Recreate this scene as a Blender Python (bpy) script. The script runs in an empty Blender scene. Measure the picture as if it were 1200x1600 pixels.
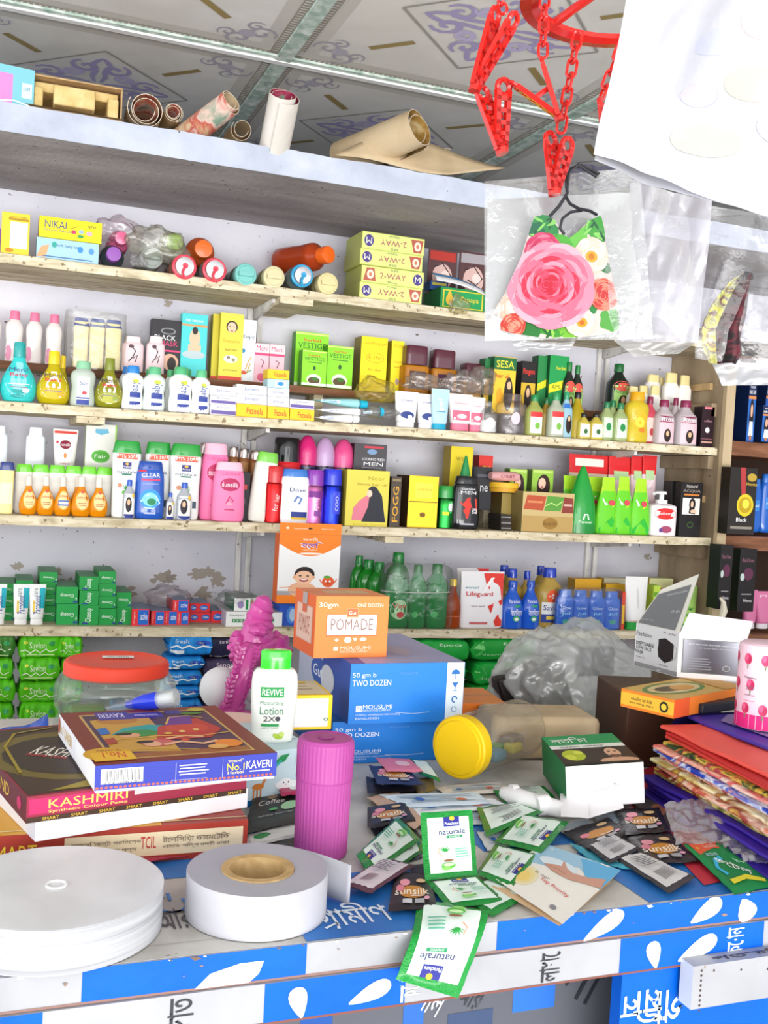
import bpy, math, random
from mathutils import Vector, Matrix, noise
random.seed(7)
PI = math.pi
SC = bpy.context.scene
COL = SC.collection
# ---------------------------------------------------------------- camera, world, light, exposure
CAM_Z = 1.45
FPX = 1613.0
yaw, pitch, roll = math.radians(20.83), math.radians(2.09), math.radians(3.19)
CP = Vector((0, 0, CAM_Z))
FW = Vector((math.sin(yaw)*math.cos(pitch), math.cos(yaw)*math.cos(pitch), -math.sin(pitch)))
R0 = Vector((math.cos(yaw), -math.sin(yaw), 0))
U0 = R0.cross(FW)
RT = R0*math.cos(roll) + U0*math.sin(roll)
UP = U0*math.cos(roll) - R0*math.sin(roll)
cam = bpy.data.cameras.new('camera'); camo = bpy.data.objects.new('camera', cam); COL.objects.link(camo)
cam.sensor_fit = 'HORIZONTAL'; cam.sensor_width = 36; cam.lens = 36*FPX/1200; cam.clip_start = .02
mw = Matrix((( RT.x, UP.x, -FW.x, CP.x), (RT.y, UP.y, -FW.y, CP.y), (RT.z, UP.z, -FW.z, CP.z), (0,0,0,1)))
camo.matrix_world = mw
SC.camera = camo
w = bpy.data.worlds.new('world'); SC.world = w; w.use_nodes = True
bg = w.node_tree.nodes['Background']; bg.inputs[0].default_value = (.93, .96, 1, 1); bg.inputs[1].default_value = 2.1
def area(name, loc, tgt, size, power, col=(1,1,1)):
    l = bpy.data.lights.new(name, 'AREA'); l.shape = 'RECTANGLE'; l.size, l.size_y = size; l.energy = power; l.color = col
    o = bpy.data.objects.new(name, l); COL.objects.link(o); o.location = loc
    o.rotation_euler = (Vector(tgt)-Vector(loc)).to_track_quat('-Z', 'Y').to_euler(); return o
area('daylight_shop_front', (-1.2, -7.0, 1.75), (1.2, 2.4, 1.5), (8.0, 3.3), 300, (1, .985, .965))
area('low_ceiling_fill', (1.0, -5.0, .35), (1.3, 2.2, 2.5), (6.0, 1.0), 210, (1, .98, .95))  # low fill lamp, added to brighten the ceiling
SC.view_settings.view_transform = 'Standard'; SC.view_settings.look = 'None'
SC.view_settings.exposure = 0.32; SC.view_settings.gamma = 1; SC.view_settings.use_curve_mapping = False
# ---------------------------------------------------------------- where a place of the room is
def ray(px, py): return FW + RT*((px-600)/FPX) + UP*((800-py)/FPX)
def onz(px, py, z):
    r = ray(px, py); return CP + r*((z-CP.z)/r.z)
def ony(px, py, y):
    r = ray(px, py); return CP + r*(y/r.y)
def ond(px, py, d): return CP + ray(px, py)*d
def solx(px, y, z):
    k = px-600; zz = z-CP.z
    return (k*(FW.y*y+FW.z*zz) - FPX*(RT.y*y+RT.z*zz)) / (FPX*RT.x - k*FW.x)
def solz(py, x, y):
    k = 800-py
    return CP.z + (k*(FW.x*x+FW.y*y) - FPX*(UP.x*x+UP.y*y)) / (FPX*UP.z - k*FW.z)
# ---------------------------------------------------------------- materials
MC = {}
def lin(h):
    o = []
    for i in (0, 2, 4):
        c = int(h[i:i+2], 16)/255; o.append(c/12.92 if c <= .04045 else ((c+.055)/1.055)**2.4)
    return (*o, 1)
def mat(s):
    if not isinstance(s, str): return s
    if s in MC: return MC[s]
    m = bpy.data.materials.new('m_'+s); m.use_nodes = True; nt = m.node_tree; N = nt.nodes; L = nt.links
    p = N['Principled BSDF']; out = N['Material Output']; k = s[6:]; c = lin(s[:6])
    p.inputs['Base Color'].default_value = c; p.inputs['Specular IOR Level'].default_value = .3
    p.inputs['Roughness'].default_value = {'': .45, 'g': .14, 'k': .2, 'm': .28, 'q': .9, 'l': .1, 's': .3}.get(k, .3)
    if k == 'm': p.inputs['Metallic'].default_value = 1
    if k == 'g': p.inputs['Coat Weight'].default_value = .4
    if k == 'k': p.inputs['Coat Weight'].default_value = .3
    if k in ('', 'q', 's', 'k'): # slight uneven printing and handling
        n = N.new('ShaderNodeTexNoise'); n.inputs['Scale'].default_value = 35; n.inputs['Detail'].default_value = 4
        b = N.new('ShaderNodeBump'); b.inputs['Strength'].default_value = {'s': .4, 'k': .9}.get(k, .12); b.inputs['Distance'].default_value = .002
        L.new(n.outputs[0], b.inputs['Height']); L.new(b.outputs[0], p.inputs['Normal'])
    if k == 'l':  # tinted see-through plastic with liquid
        t = N.new('ShaderNodeBsdfTransparent'); t.inputs[0].default_value = tuple(.35+.65*x for x in c[:3])+(1,)
        mx = N.new('ShaderNodeMixShader'); mx.inputs[0].default_value = .72
        L.new(t.outputs[0], mx.inputs[1]); L.new(p.outputs[0], mx.inputs[2]); L.new(mx.outputs[0], out.inputs[0])
    if k in ('f', 'h', 'j', 'w', 'b', 'v'):   # clear film, f thin, h hazy, j jar wall
        t = N.new('ShaderNodeBsdfTransparent'); t.inputs[0].default_value = tuple(.6+.4*x for x in c[:3])+(1,)
        g = N.new('ShaderNodeBsdfGlossy'); g.inputs['Roughness'].default_value = .12 if k != 'h' else .22
        d = N.new('ShaderNodeBsdfDiffuse'); d.inputs[0].default_value = c
        tl = N.new('ShaderNodeBsdfTranslucent'); tl.inputs[0].default_value = c
        dd = N.new('ShaderNodeMixShader'); dd.inputs[0].default_value = .4
        L.new(d.outputs[0], dd.inputs[1]); L.new(tl.outputs[0], dd.inputs[2])
        a = N.new('ShaderNodeMixShader'); a.inputs[0].default_value = {'f': .13, 'h': .42, 'j': .10, 'w': .04, 'b': .36, 'v': .02}[k]
        L.new(t.outputs[0], a.inputs[1]); L.new(dd.outputs[0], a.inputs[2])
        lw = N.new('ShaderNodeLayerWeight'); lw.inputs[0].default_value = .35
        mr = N.new('ShaderNodeMapRange'); mr.inputs['To Min'].default_value = .05; mr.inputs['To Max'].default_value = .4 if k != 'v' else .14
        L.new(lw.outputs['Fresnel'], mr.inputs['Value'])
        b = N.new('ShaderNodeMixShader'); L.new(mr.outputs[0], b.inputs[0]); L.new(a.outputs[0], b.inputs[1]); L.new(g.outputs[0], b.inputs[2])
        if k != 'j':
            n = N.new('ShaderNodeTexNoise'); n.inputs['Scale'].default_value = 22; n.inputs['Detail'].default_value = 5
            bu = N.new('ShaderNodeBump'); bu.inputs['Strength'].default_value = .45; bu.inputs['Distance'].default_value = .01
            tc = N.new('ShaderNodeTexCoord'); L.new(tc.outputs['Object'], n.inputs[0])
            L.new(n.outputs[0], bu.inputs['Height']); L.new(bu.outputs[0], g.inputs['Normal']); L.new(bu.outputs[0], lw.inputs['Normal'])
        L.new(b.outputs[0], out.inputs[0])
    MC[s] = m; return m
def nmat(name, cols, scale=(8, 8, 8), rough=.8, detail=6, bump=.3, bscale=60, pos=None, dist=.6, specks=None, world=True):
    m = bpy.data.materials.new(name); m.use_nodes = True; nt = m.node_tree; N = nt.nodes; L = nt.links; p = N['Principled BSDF']; p.inputs['Specular IOR Level'].default_value = .25
    tc = N.new('ShaderNodeTexCoord'); mp = N.new('ShaderNodeMapping'); mp.inputs['Scale'].default_value = scale
    L.new(tc.outputs['Object'], mp.inputs[0])
    n = N.new('ShaderNodeTexNoise'); n.inputs['Scale'].default_value = 1; n.inputs['Detail'].default_value = detail; n.inputs['Distortion'].default_value = dist
    L.new(mp.outputs[0], n.inputs[0]); r = N.new('ShaderNodeValToRGB'); L.new(n.outputs[0], r.inputs[0])
    pos = pos or [.3+.4*i/(len(cols)-1) for i in range(len(cols))]
    e = r.color_ramp.elements
    while len(e) < len(cols): e.new(.5)
    for i, c in enumerate(cols): e[i].position = pos[i]; e[i].color = lin(c)
    src = r.outputs[0]
    if specks:
        for (c, sc, th) in specks:
            n2 = N.new('ShaderNodeTexNoise'); n2.inputs['Scale'].default_value = sc; n2.inputs['Detail'].default_value = 3
            L.new(tc.outputs['Object'], n2.inputs[0])
            r2 = N.new('ShaderNodeValToRGB'); r2.color_ramp.elements[0].position = th; r2.color_ramp.elements[1].position = th+.03
            L.new(n2.outputs[0], r2.inputs[0]); mx = N.new('ShaderNodeMixRGB'); L.new(r2.outputs[0], mx.inputs[0]); L.new(src, mx.inputs[1])
            mx.inputs[2].default_value = lin(c); src = mx.outputs[0]
    L.new(src, p.inputs['Base Color']); p.inputs['Roughness'].default_value = rough
    n3 = N.new('ShaderNodeTexNoise'); n3.inputs['Scale'].default_value = bscale; n3.inputs['Detail'].default_value = 5
    L.new(tc.outputs['Object'], n3.inputs[0]); b = N.new('ShaderNodeBump'); b.inputs['Strength'].default_value = bump; b.inputs['Distance'].default_value = .004
    L.new(n3.outputs[0], b.inputs['Height']); L.new(b.outputs[0], p.inputs['Normal']); return m
WOOD = nmat('pale_worn_wood', ['8a7a62', 'b8a98c', 'd8ccb2', 'a59478'], (3, 30, 30), .85, bump=.6, specks=[('5d5040', 55, .70)])
WOODEDGE = nmat('chipped_plywood_edge', ['b3a586', 'd6caab', 'e9dfc8'], (14, 40, 60), .9, bump=.8, specks=[('8d7b5e', 70, .64)])
WOODBACK = nmat('old_plank', ['7d6a50', 'a8957a', 'bba98c'], (6, 6, 1.2), .9, bump=.5, specks=[('5a4a38', 40, .7)])
WOODRED = nmat('red_brown_wood', ['4f3020', '7a4f36', '93654a'], (4, 30, 30), .6, bump=.3)
PLASTER = nmat('lavender_whitewash', ['c3c2cb', 'cdccd6', 'd4d3dc', 'dddce3'], (2.6, 2.6, 3.4), .9, bump=.45, bscale=45, specks=[('6c655e', 75, .705), ('98948f', 9, .745)])
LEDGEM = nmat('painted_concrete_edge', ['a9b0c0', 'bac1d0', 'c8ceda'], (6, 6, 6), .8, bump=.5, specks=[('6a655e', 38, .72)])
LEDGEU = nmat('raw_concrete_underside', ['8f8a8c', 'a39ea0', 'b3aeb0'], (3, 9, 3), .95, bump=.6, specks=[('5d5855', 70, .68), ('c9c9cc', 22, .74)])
CARD = nmat('brown_cardboard', ['a98a60', 'bf9f72', 'cfb083'], (20, 20, 20), .9)
KRAFT = nmat('kraft_paper', ['b39d7c', 'c4ae8c', 'cfbb9a'], (9, 9, 9), .85, bump=.2)
CTOP = nmat('scuffed_white_vinyl', ['a9a69f', 'c6c4be', 'd5d4cf'], (9, 9, 9), .45, bump=.12, specks=[('75695a', 45, .71), ('8b8378', 9, .72)])
CBLUE = nmat('scuffed_blue_vinyl', ['1f62ae', '2f76c4', '3a83d2'], (7, 7, 7), .4, bump=.12, specks=[('c7cfd8', 50, .72), ('4a5a72', 14, .72)])
FWHITE = nmat('white_vinyl_band', ['98999e', 'a2a3a8', 'aaabb0'], (7, 7, 7), .4, bump=.1, specks=[('8b7a6c', 40, .73)])
FBLUE = nmat('bright_blue_vinyl_band', ['0054be', '005ac8', '0060d0'], (7, 7, 7), .38, bump=.1, specks=[('0a5aa8', 40, .74)])
# ---------------------------------------------------------------- mesh building
class MB:
    def __init__(s): s.v = []; s.f = []; s.m = []; s.mats = []
    def mi(s, mt):
        mt = mat(mt)
        if mt not in s.mats: s.mats.append(mt)
        return s.mats.index(mt)
    def add(s, vs, fs, mt):
        o = len(s.v); i = s.mi(mt); s.v += [tuple(p) for p in vs]
        for f in fs: s.f.append([a+o for a in f]); s.m.append(i)
        return s
    def box(s, x0, x1, y0, y1, z0, z1, mt, top=None, side=None, front=None):
        v = [(x0,y0,z0),(x1,y0,z0),(x1,y1,z0),(x0,y1,z0),(x0,y0,z1),(x1,y0,z1),(x1,y1,z1),(x0,y1,z1)]
        if not (top or side or front): return s.add(v, [(0,3,2,1),(4,5,6,7),(0,1,5,4),(1,2,6,5),(2,3,7,6),(3,0,4,7)], mt)
        o = len(s.v); s.v += v
        for f, m_ in (((0,3,2,1), mt), ((4,5,6,7), top or mt), ((0,1,5,4), front or mt), ((1,2,6,5), side or mt), ((2,3,7,6), mt), ((3,0,4,7), side or mt)):
            s.f.append([a+o for a in f]); s.m.append(s.mi(m_))
        return s
    def tube(s, pts, r, mt, n=8, closed=False, flat=1):
        pts = [Vector(p) for p in pts]; k = len(pts); vs = []; prev = None
        for i, p in enumerate(pts):
            t = (pts[(i+1) % k]-pts[i-1]) if closed else (pts[min(i+1, k-1)]-pts[max(i-1, 0)])
            t = t.normalized() if t.length > 0 else Vector((0,0,1))
            if prev is None:
                a = Vector((0,0,1)) if abs(t.z) < .9 else Vector((1,0,0)); prev = t.cross(a).normalized()
            prev = (prev - t*prev.dot(t)).normalized(); b = t.cross(prev)
            rr = r[i] if isinstance(r, (list, tuple)) else r
            for j in range(n):
                a = 2*PI*j/n; vs.append(p+prev*math.cos(a)*rr+b*math.sin(a)*rr*flat)
        fs = [(i*n+j, i*n+(j+1) % n, ((i+1) % k)*n+(j+1) % n, ((i+1) % k)*n+j) for i in range(k if closed else k-1) for j in range(n)]
        if not closed: fs += [tuple(range(n))[::-1], tuple((k-1)*n+j for j in range(n))]
        return s.add(vs, fs, mt)
    def rings(s, rs, mt, cap=True, mfn=None):
        n = len(rs[0]); o = len(s.v)
        for r in rs: s.v += [tuple(p) for p in r]
        for i in range(len(rs)-1):
            m_ = s.mi(mfn(i) if mfn else mt)
            for j in range(n): s.f.append([o+i*n+j, o+i*n+(j+1) % n, o+(i+1)*n+(j+1) % n, o+(i+1)*n+j]); s.m.append(m_)
        if cap:
            s.f.append([o+j for j in range(n)][::-1]); s.m.append(s.mi(mfn(0) if mfn else mt))
            s.f.append([o+(len(rs)-1)*n+j for j in range(n)]); s.m.append(s.mi(mfn(len(rs)-2) if mfn else mt))
        return s
    def grid(s, fn, nu, nv, mt):
        vs = [fn(i/nu, j/nv) for j in range(nv+1) for i in range(nu+1)]
        return s.add(vs, [(j*(nu+1)+i, j*(nu+1)+i+1, (j+1)*(nu+1)+i+1, (j+1)*(nu+1)+i) for j in range(nv) for i in range(nu)], mt)
    def build(s, name, parent=None, loc=None, rz=0, bevel=0, smooth=38, solid=0, sub=0):
        me = bpy.data.meshes.new(name); me.from_pydata(s.v, [], s.f)
        for m_ in s.mats: me.materials.append(m_)
        me.polygons.foreach_set('material_index', s.m); me.update()
        if smooth:
            me.polygons.foreach_set('use_smooth', [True]*len(me.polygons)); me.set_sharp_from_angle(angle=math.radians(smooth))
        o = bpy.data.objects.new(name, me); COL.objects.link(o)
        if parent: o.parent = parent
        if loc is not None: o.location = loc
        o.rotation_euler.z = rz
        if bevel:
            b = o.modifiers.new('bevel', 'BEVEL'); b.width = bevel; b.segments = 2; b.limit_method = 'ANGLE'; b.angle_limit = math.radians(50)
        if solid: q = o.modifiers.new('solid', 'SOLIDIFY'); q.thickness = solid; q.offset = 0
        if sub: q = o.modifiers.new('sub', 'SUBSURF'); q.levels = sub; q.render_levels = sub
        return o
TC = {}
def glyphs(txt):
    if txt in TC: return TC[txt]
    cu = bpy.data.curves.new('t', 'FONT'); cu.body = txt; cu.size = 1; cu.resolution_u = 2; cu.offset = 0 if set(txt) & set('MWNmw') else .007
    o = bpy.data.objects.new('t', cu); COL.objects.link(o); dg = bpy.context.evaluated_depsgraph_get()
    me = bpy.data.meshes.new_from_object(o.evaluated_get(dg)); v = [(a.co.x, a.co.y) for a in me.vertices]; f = [list(p.vertices) for p in me.polygons]
    bpy.data.objects.remove(o); bpy.data.curves.remove(cu); bpy.data.meshes.remove(me)
    if v:
        x0 = min(a[0] for a in v); x1 = max(a[0] for a in v); y0 = min(a[1] for a in v); y1 = max(a[1] for a in v)
        v = [((a[0]-x0)/(x1-x0+1e-9)-.5, (a[1]-y0)/(y1-y0+1e-9)-.5) for a in v]
    TC[txt] = (v, f); return TC[txt]
def art(mb, mp, W, H, items, e0=.00025, de=.00018, nx=8, m=1, nz=4, cap=.0011):
    """prints items on a surface; mp(x, z, e) gives the place in metres, x across, z up, e off the surface"""
    de = min(de, cap/max(1, len(items)))
    for k, it in enumerate(items):
        e = e0+de*k; t = it[0]
        if t == 'r':
            _, cx, cz, w_, h_, c = it[:6]; a = it[6] if len(it) > 6 else 0; ca, sa = math.cos(a), math.sin(a)
            def fn(u, v):
                x = (u-.5)*w_*W; z = (v-.5)*h_*H; return mp(cx*W+x*ca-z*sa, cz*H+x*sa+z*ca, e)
            mb.grid(fn, nx if w_*m > .15 else 2, nz if h_ > .3 and nx > 1 else 1, c)
        elif t == 'e':
            _, cx, cz, w_, h_, c = it[:6]; a = it[6] if len(it) > 6 else 0; ca, sa = math.cos(a), math.sin(a); n = 18; vs = [mp(cx*W, cz*H, e)]; fs = []
            for q in (.5, 1):
                for j in range(n):
                    x = w_*W/2*q*math.cos(2*PI*j/n); z = h_*H/2*q*math.sin(2*PI*j/n); vs.append(mp(cx*W+x*ca-z*sa, cz*H+x*sa+z*ca, e))
            for j in range(n):
                j2 = (j+1) % n; fs += [(0, 1+j, 1+j2), (1+j, 1+n+j, 1+n+j2, 1+j2)]
            mb.add(vs, fs, c)
        elif t == 't':
            _, cx, cz, w_, h_, c, s_ = it[:7]; a = math.radians(it[7]) if len(it) > 7 else 0; ca, sa = math.cos(a), math.sin(a); v, f = glyphs(s_)
            if abs(abs(a)-PI/2) < .3: w_, h_ = h_*H/W, w_*W/H
            if v: mb.add([mp(cx*W+(x*w_*W)*ca-(y*h_*H)*sa, cz*H+(x*w_*W)*sa+(y*h_*H)*ca, e) for x, y in v], f, c)
        elif t == 'p':
            mb.add([mp(x*W, z*H, e) for x, z in it[1]], [tuple(range(len(it[1])))], it[2])
        elif t == 's':
            pts = [Vector((x*W, z*H)) for x, z in it[1]]; hw = it[2]*W/2; vs = []
            for i, p in enumerate(pts):
                d = (pts[min(i+1, len(pts)-1)]-pts[max(i-1, 0)]).normalized(); nn = Vector((-d.y, d.x))
                tp = 1 if len(it) < 5 else (.35+.65*math.sin(PI*(i+.5)/len(pts)))
                vs += [mp(*(p+nn*hw*tp), e), mp(*(p-nn*hw*tp), e)]
            mb.add(vs, [(2*i, 2*i+1, 2*i+3, 2*i+2) for i in range(len(pts)-1)], it[3])
def lines(cx, cz, w_, h_, n, c, seed=1):   # rows of small print
    r = random.Random(seed); o = []
    for i in range(n):
        ww = w_*(.6+.4*r.random()); o.append(('r', cx-(w_-ww)/2*.6, cz+h_*(.5-(i+.5)/n), ww, h_/n*.42, c))
    return o
def face(cx, cz, s, a, skin='e8b995', hair='241a18', long=False):  # s = face width, a = aspect W/H
    o = []
    if long: o += [('e', cx+s*.1, cz-s*.5*a, s*1.7, s*2.6*a, hair)]
    o += [('e', cx, cz+s*.22*a, s*1.2, s*1.25*a, hair), ('r', cx, cz-s*.62*a, s*.35, s*.5*a, skin), ('e', cx, cz-s*.98*a, s*1.5, s*.62*a, skin), ('e', cx, cz, s*.9, s*1.2*a, skin)]
    for d in (-1, 1): o += [('e', cx+d*s*.2, cz+s*.08*a, s*.14, s*.08*a, '1e1614'), ('r', cx+d*s*.2, cz+s*.2*a, s*.2, s*.04*a, hair)]
    o += [('e', cx, cz-s*.08*a, s*.1, s*.18*a, 'cf9a78'), ('e', cx, cz-s*.3*a, s*.3, s*.12*a, 'b8544c')]
    return o
def aloe(cx, cz, s, a, c='2f9a45'):
    o = []
    for k in range(7):
        t = math.radians(30+k*20); o.append(('p', [(cx-.06*s, cz), (cx+.06*s, cz), (cx+s*.5*math.cos(t), cz+s*.5*math.sin(t)*a)], c))
    return o
# ---------------------------------------------------------------- things
def tag(o, label, cat, group=None):
    o['label'] = label; o['category'] = cat
    if group: o['group'] = group
    return o
def empty(name, loc=(0,0,0), rz=0):
    o = bpy.data.objects.new(name, None); COL.objects.link(o); o.location = loc; o.rotation_euler.z = rz; o.empty_display_size = .02; return o
def thing(name, label, cat, loc=(0,0,0), rz=0, group=None): return tag(empty(name, loc, rz), label, cat, group)
def struct(o): o['kind'] = 'structure'; return o
def dup(o, parent=None):
    c = o.copy(); COL.objects.link(c)
    if parent: c.parent = parent; c.matrix_parent_inverse = o.matrix_parent_inverse.copy()
    for ch in [q for q in COL.objects if q.parent == o]: dup(ch, c)
    return c
def again(o, loc, rz, label, group=None):
    c = dup(o); c.location = loc; c.rotation_euler.z = rz; c['label'] = label
    if group: c['group'] = group
    return c
ORD = ['first', 'second', 'third', 'fourth', 'fifth', 'sixth', 'seventh', 'eighth', 'ninth', 'tenth']
def nth(i, n):
    if i == 0: return 'leftmost'
    if i == n-1: return 'rightmost'
    return 'middle' if n == 3 else ORD[i]+' from left'
def box_mp(yf): return lambda x, z, e: (x, yf-e, z)
def lathe_ring(rx, ry, z, n, seg=28):
    o = []
    for j in range(seg):
        t = 2*PI*(j+.5)/seg; c, s_ = math.cos(t), math.sin(t)
        o.append((rx*math.copysign(abs(c)**(2/n), c), ry*math.copysign(abs(s_)**(2/n), s_), z))
    return o
def smooth_prof(pr, k=3):
    o = []
    for i in range(len(pr)-1):
        p0 = pr[max(i-1, 0)]; p1 = pr[i]; p2 = pr[i+1]; p3 = pr[min(i+2, len(pr)-1)]
        for q in range(k):
            t = q/k; r = []
            for a in range(len(p1)):
                r.append(.5*((2*p1[a])+(p2[a]-p0[a])*t+(2*p0[a]-5*p1[a]+4*p2[a]-p3[a])*t*t+(3*p1[a]-p0[a]-3*p2[a]+p3[a])*t**3))
            lo = [min(p1[a], p2[a])-.02 for a in range(len(p1))]; hi = [max(p1[a], p2[a])+.02 for a in range(len(p1))]
            r = [min(max(r[a], lo[a]), hi[a]) for a in range(len(p1))]; r[0] = p1[0]+(p2[0]-p1[0])*t; o.append(tuple(r))
    o.append(pr[-1]); return o
def prof_at(pr, zf):
    for a, b in zip(pr, pr[1:]):
        if zf <= b[0]:
            t = (zf-a[0])/(b[0]-a[0]+1e-9); t = max(0, min(1, t)); return [a[i]+(b[i]-a[i])*t for i in range(1, len(a))]
    return list(pr[-1][1:])
PR = { # outline (height, half width), squareness, depth ratio, cap from, cap radii (bottom, top), cap squareness
 'shampoo': ([(0,.8),(.015,.93),(.12,1),(.45,.97),(.7,.94),(.82,.88),(.86,.8)], 2.7, .5, .855, (.84,.74), 2.7),
 'wide':    ([(0,.8),(.015,.9),(.1,.94),(.45,.93),(.7,.98),(.82,.99),(.85,.95)], 3, .5, .84, (1.0,.84), 3),
 'tear':    ([(0,.66),(.02,.8),(.12,.95),(.25,1),(.4,.9),(.55,.64),(.66,.42),(.74,.33),(.77,.31)], 2.3, .6, .75, (.36,.33), 2),
 'lotion':  ([(0,.85),(.02,.96),(.15,1),(.3,.95),(.42,.9),(.55,.97),(.68,1),(.76,.88),(.82,.6),(.84,.56)], 2.3, .65, .83, (.6,.55), 2),
 'can':     ([(0,.9),(.01,1),(.05,1),(.68,1),(.7,.94),(.71,.92)], 2, 1, .71, (.9,.86), 2),
 'oil':     ([(0,.86),(.02,1),(.1,1),(.5,1),(.64,.93),(.74,.6),(.82,.38),(.86,.36)], 2.5, .75, .84, (.42,.4), 2),
 'neck':    ([(0,.86),(.02,1),(.1,1),(.42,1),(.6,.8),(.72,.5),(.8,.36),(.88,.33)], 2.2, .8, .86, (.4,.38), 2),
 'square':  ([(0,.95),(.02,1),(.1,1),(.54,1),(.58,.94),(.6,.5),(.62,.5)], 6, .8, .6, (.85,.85), 6),
 'cone':    ([(0,.95),(.03,1),(.12,1),(.3,.97),(.5,.84),(.7,.6),(.82,.42),(.92,.26),(.98,.16),(1,.06)], 2.2, .7, .0, (1.03,1.03), 2.2),
 'talc':    ([(0,.85),(.02,1),(.1,1),(.6,1),(.78,.97),(.82,.8),(.84,.75)], 3, .5, .83, (.7,.66), 3),
 'dome':    ([(0,.9),(.01,1),(.05,1),(.5,1),(.55,1),(.6,1)], 2, 1, .58, (1.0,1.0), 2),
 'pump':    ([(0,.93),(.02,1),(.1,1),(.6,1),(.68,.94),(.72,.6),(.74,.36)], 5, .55, .73, (.3,.3), 2),
 'vim':     ([(0,.85),(.03,1),(.15,1),(.55,1),(.68,.95),(.77,.74),(.83,.48),(.87,.42),(.9,.42)], 2.3, .6, .86, (.46,.42), 2),
}
def surf(pr, w, d, h, n, yo=0):
    def f(x, z, e):
        r = prof_at(pr, max(0, min(1, z/h))); rx = r[0]*w/2; ry = (r[1] if len(r) > 1 else r[0])*d/2
        q = min(.97, abs(x)/max(rx, 1e-5)); xx = math.copysign(min(abs(x), rx*.97), x)
        return (xx, yo-ry*(1-q**n)**(1/n)-e, z)
    return f
def bottle(kind, w, h, body, cap, items=(), dr=None, fill=None, name='bottle', crown=None):
    """root empty with body, cap; returns root at origin"""
    pr, n, dr0, cz, cr, cn = PR[kind]; d = w*(dr or dr0); root = empty(name); p2 = smooth_prof(pr)
    mb = MB(); mb.rings([lathe_ring(r*w/2, (r*d/2), z*h, n) for z, r in p2], body)
    art(mb, surf(p2, w, d, h, n), w, h, items); mb.build('body', root)
    if fill:
        f_, lv = fill; mf = MB(); q = [(z, r) for z, r in p2 if z < lv]; mf.rings([lathe_ring(r*w/2*.94, r*d/2*.94, z*h+.002, n) for z, r in q], f_); mf.build('liquid', root)
    if cap:
        mc = MB(); rb, rt = cr; b = cz*h
        if kind == 'dome':
            rs = [lathe_ring(w/2*math.cos(a), d/2*math.cos(a), b+(h-b)*(.35+.65*math.sin(a)), 2) for a in [PI/2*i/7*.98 for i in range(8)]]; rs = [lathe_ring(w/2, d/2, b, 2)]+rs
        elif kind == 'cone':
            rs = [lathe_ring(w/2*1.03, d/2*1.03, 0, 2.2), lathe_ring(w/2*1.03, d/2*1.03, h*.13, 2.2)]
        elif kind == 'pump':
            rs = [lathe_ring(w*.2, w*.2, b, 2), lathe_ring(w*.2, w*.2, b+h*.08, 2), lathe_ring(w*.08, w*.08, b+h*.085, 2), lathe_ring(w*.08, w*.08, h*.93, 2), lathe_ring(w*.17, w*.17, h*.935, 2), lathe_ring(w*.15, w*.15, h, 2)]
            mc.tube([(0, 0, h*.965), (-w*.3, -w*.12, h*.965), (-w*.42, -w*.17, h*.94)], w*.05, cap)
        else:
            hh = h-b; rs = [lathe_ring(rb*w/2*a, (rb*d/2*a if cn > 2.1 else rb*w/2*a), z, cn) for a, z in ((1, b), (1, b+hh*.1))]
            rs += [lathe_ring((rb+(rt-rb)*t)*w/2*k, ((rb+(rt-rb)*t)*d/2*k if cn > 2.1 else (rb+(rt-rb)*t)*w/2*k), b+hh*t, cn) for t, k in ((.5, 1), (.9, 1), (.98, .94), (1, .8))]
        mc.rings(rs, cap); mc.build('cap', root)
    return root
def tubeb(w, h, body, cap, items=(), capf=.14, name='tube', d=None):
    d = d or w*.55; root = empty(name)
    pr = smooth_prof([(capf, .72, .78), (capf+.03, .8, .95), (.4, .88, .8), (.7, .95, .45), (.93, 1, .07), (.94, 1, .04), (1, 1, .035)])
    mb = MB(); mb.rings([lathe_ring(a*w/2, b*d/2, z*h, 2.2) for z, a, b in pr], body); art(mb, surf(pr, w, d, h, 2.2), w, h, items); mb.build('body', root)
    mc = MB(); mc.rings([lathe_ring(a*w/2, a*d/2, z*h, 2.2) for z, a in ((0, .7), (.01, .76), (capf, .74))], cap); mc.build('cap', root); return root
def pouch(w, h, body, items=(), d=None, name='refill_pouch', sl=.0, top=None, seed=0):
    d = d or w*.4; pr = smooth_prof([(0, .9, .7), (.02, .97, .9), (.2, 1, 1), (.55, .97-sl*.3, .7), (.86, .97-sl, .16), (.9, .98-sl, .06), (1, 1-sl*1.2, .05)])
    mb = MB(); rs = []
    for z, a, b in pr:
        r = lathe_ring(a*w/2, b*d/2, z*h, 2.4, 32)
        rs.append([(x, y*(1+.18*noise.noise(Vector((x*60, z*4, seed)))), zz) for x, y, zz in r])
    mb.rings(rs, body, mfn=(lambda i: top if top and pr[i][0] > .72 else body)); art(mb, surf(pr, w, d*1.1, h, 2.4), w, h, items, e0=.001); return mb
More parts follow.
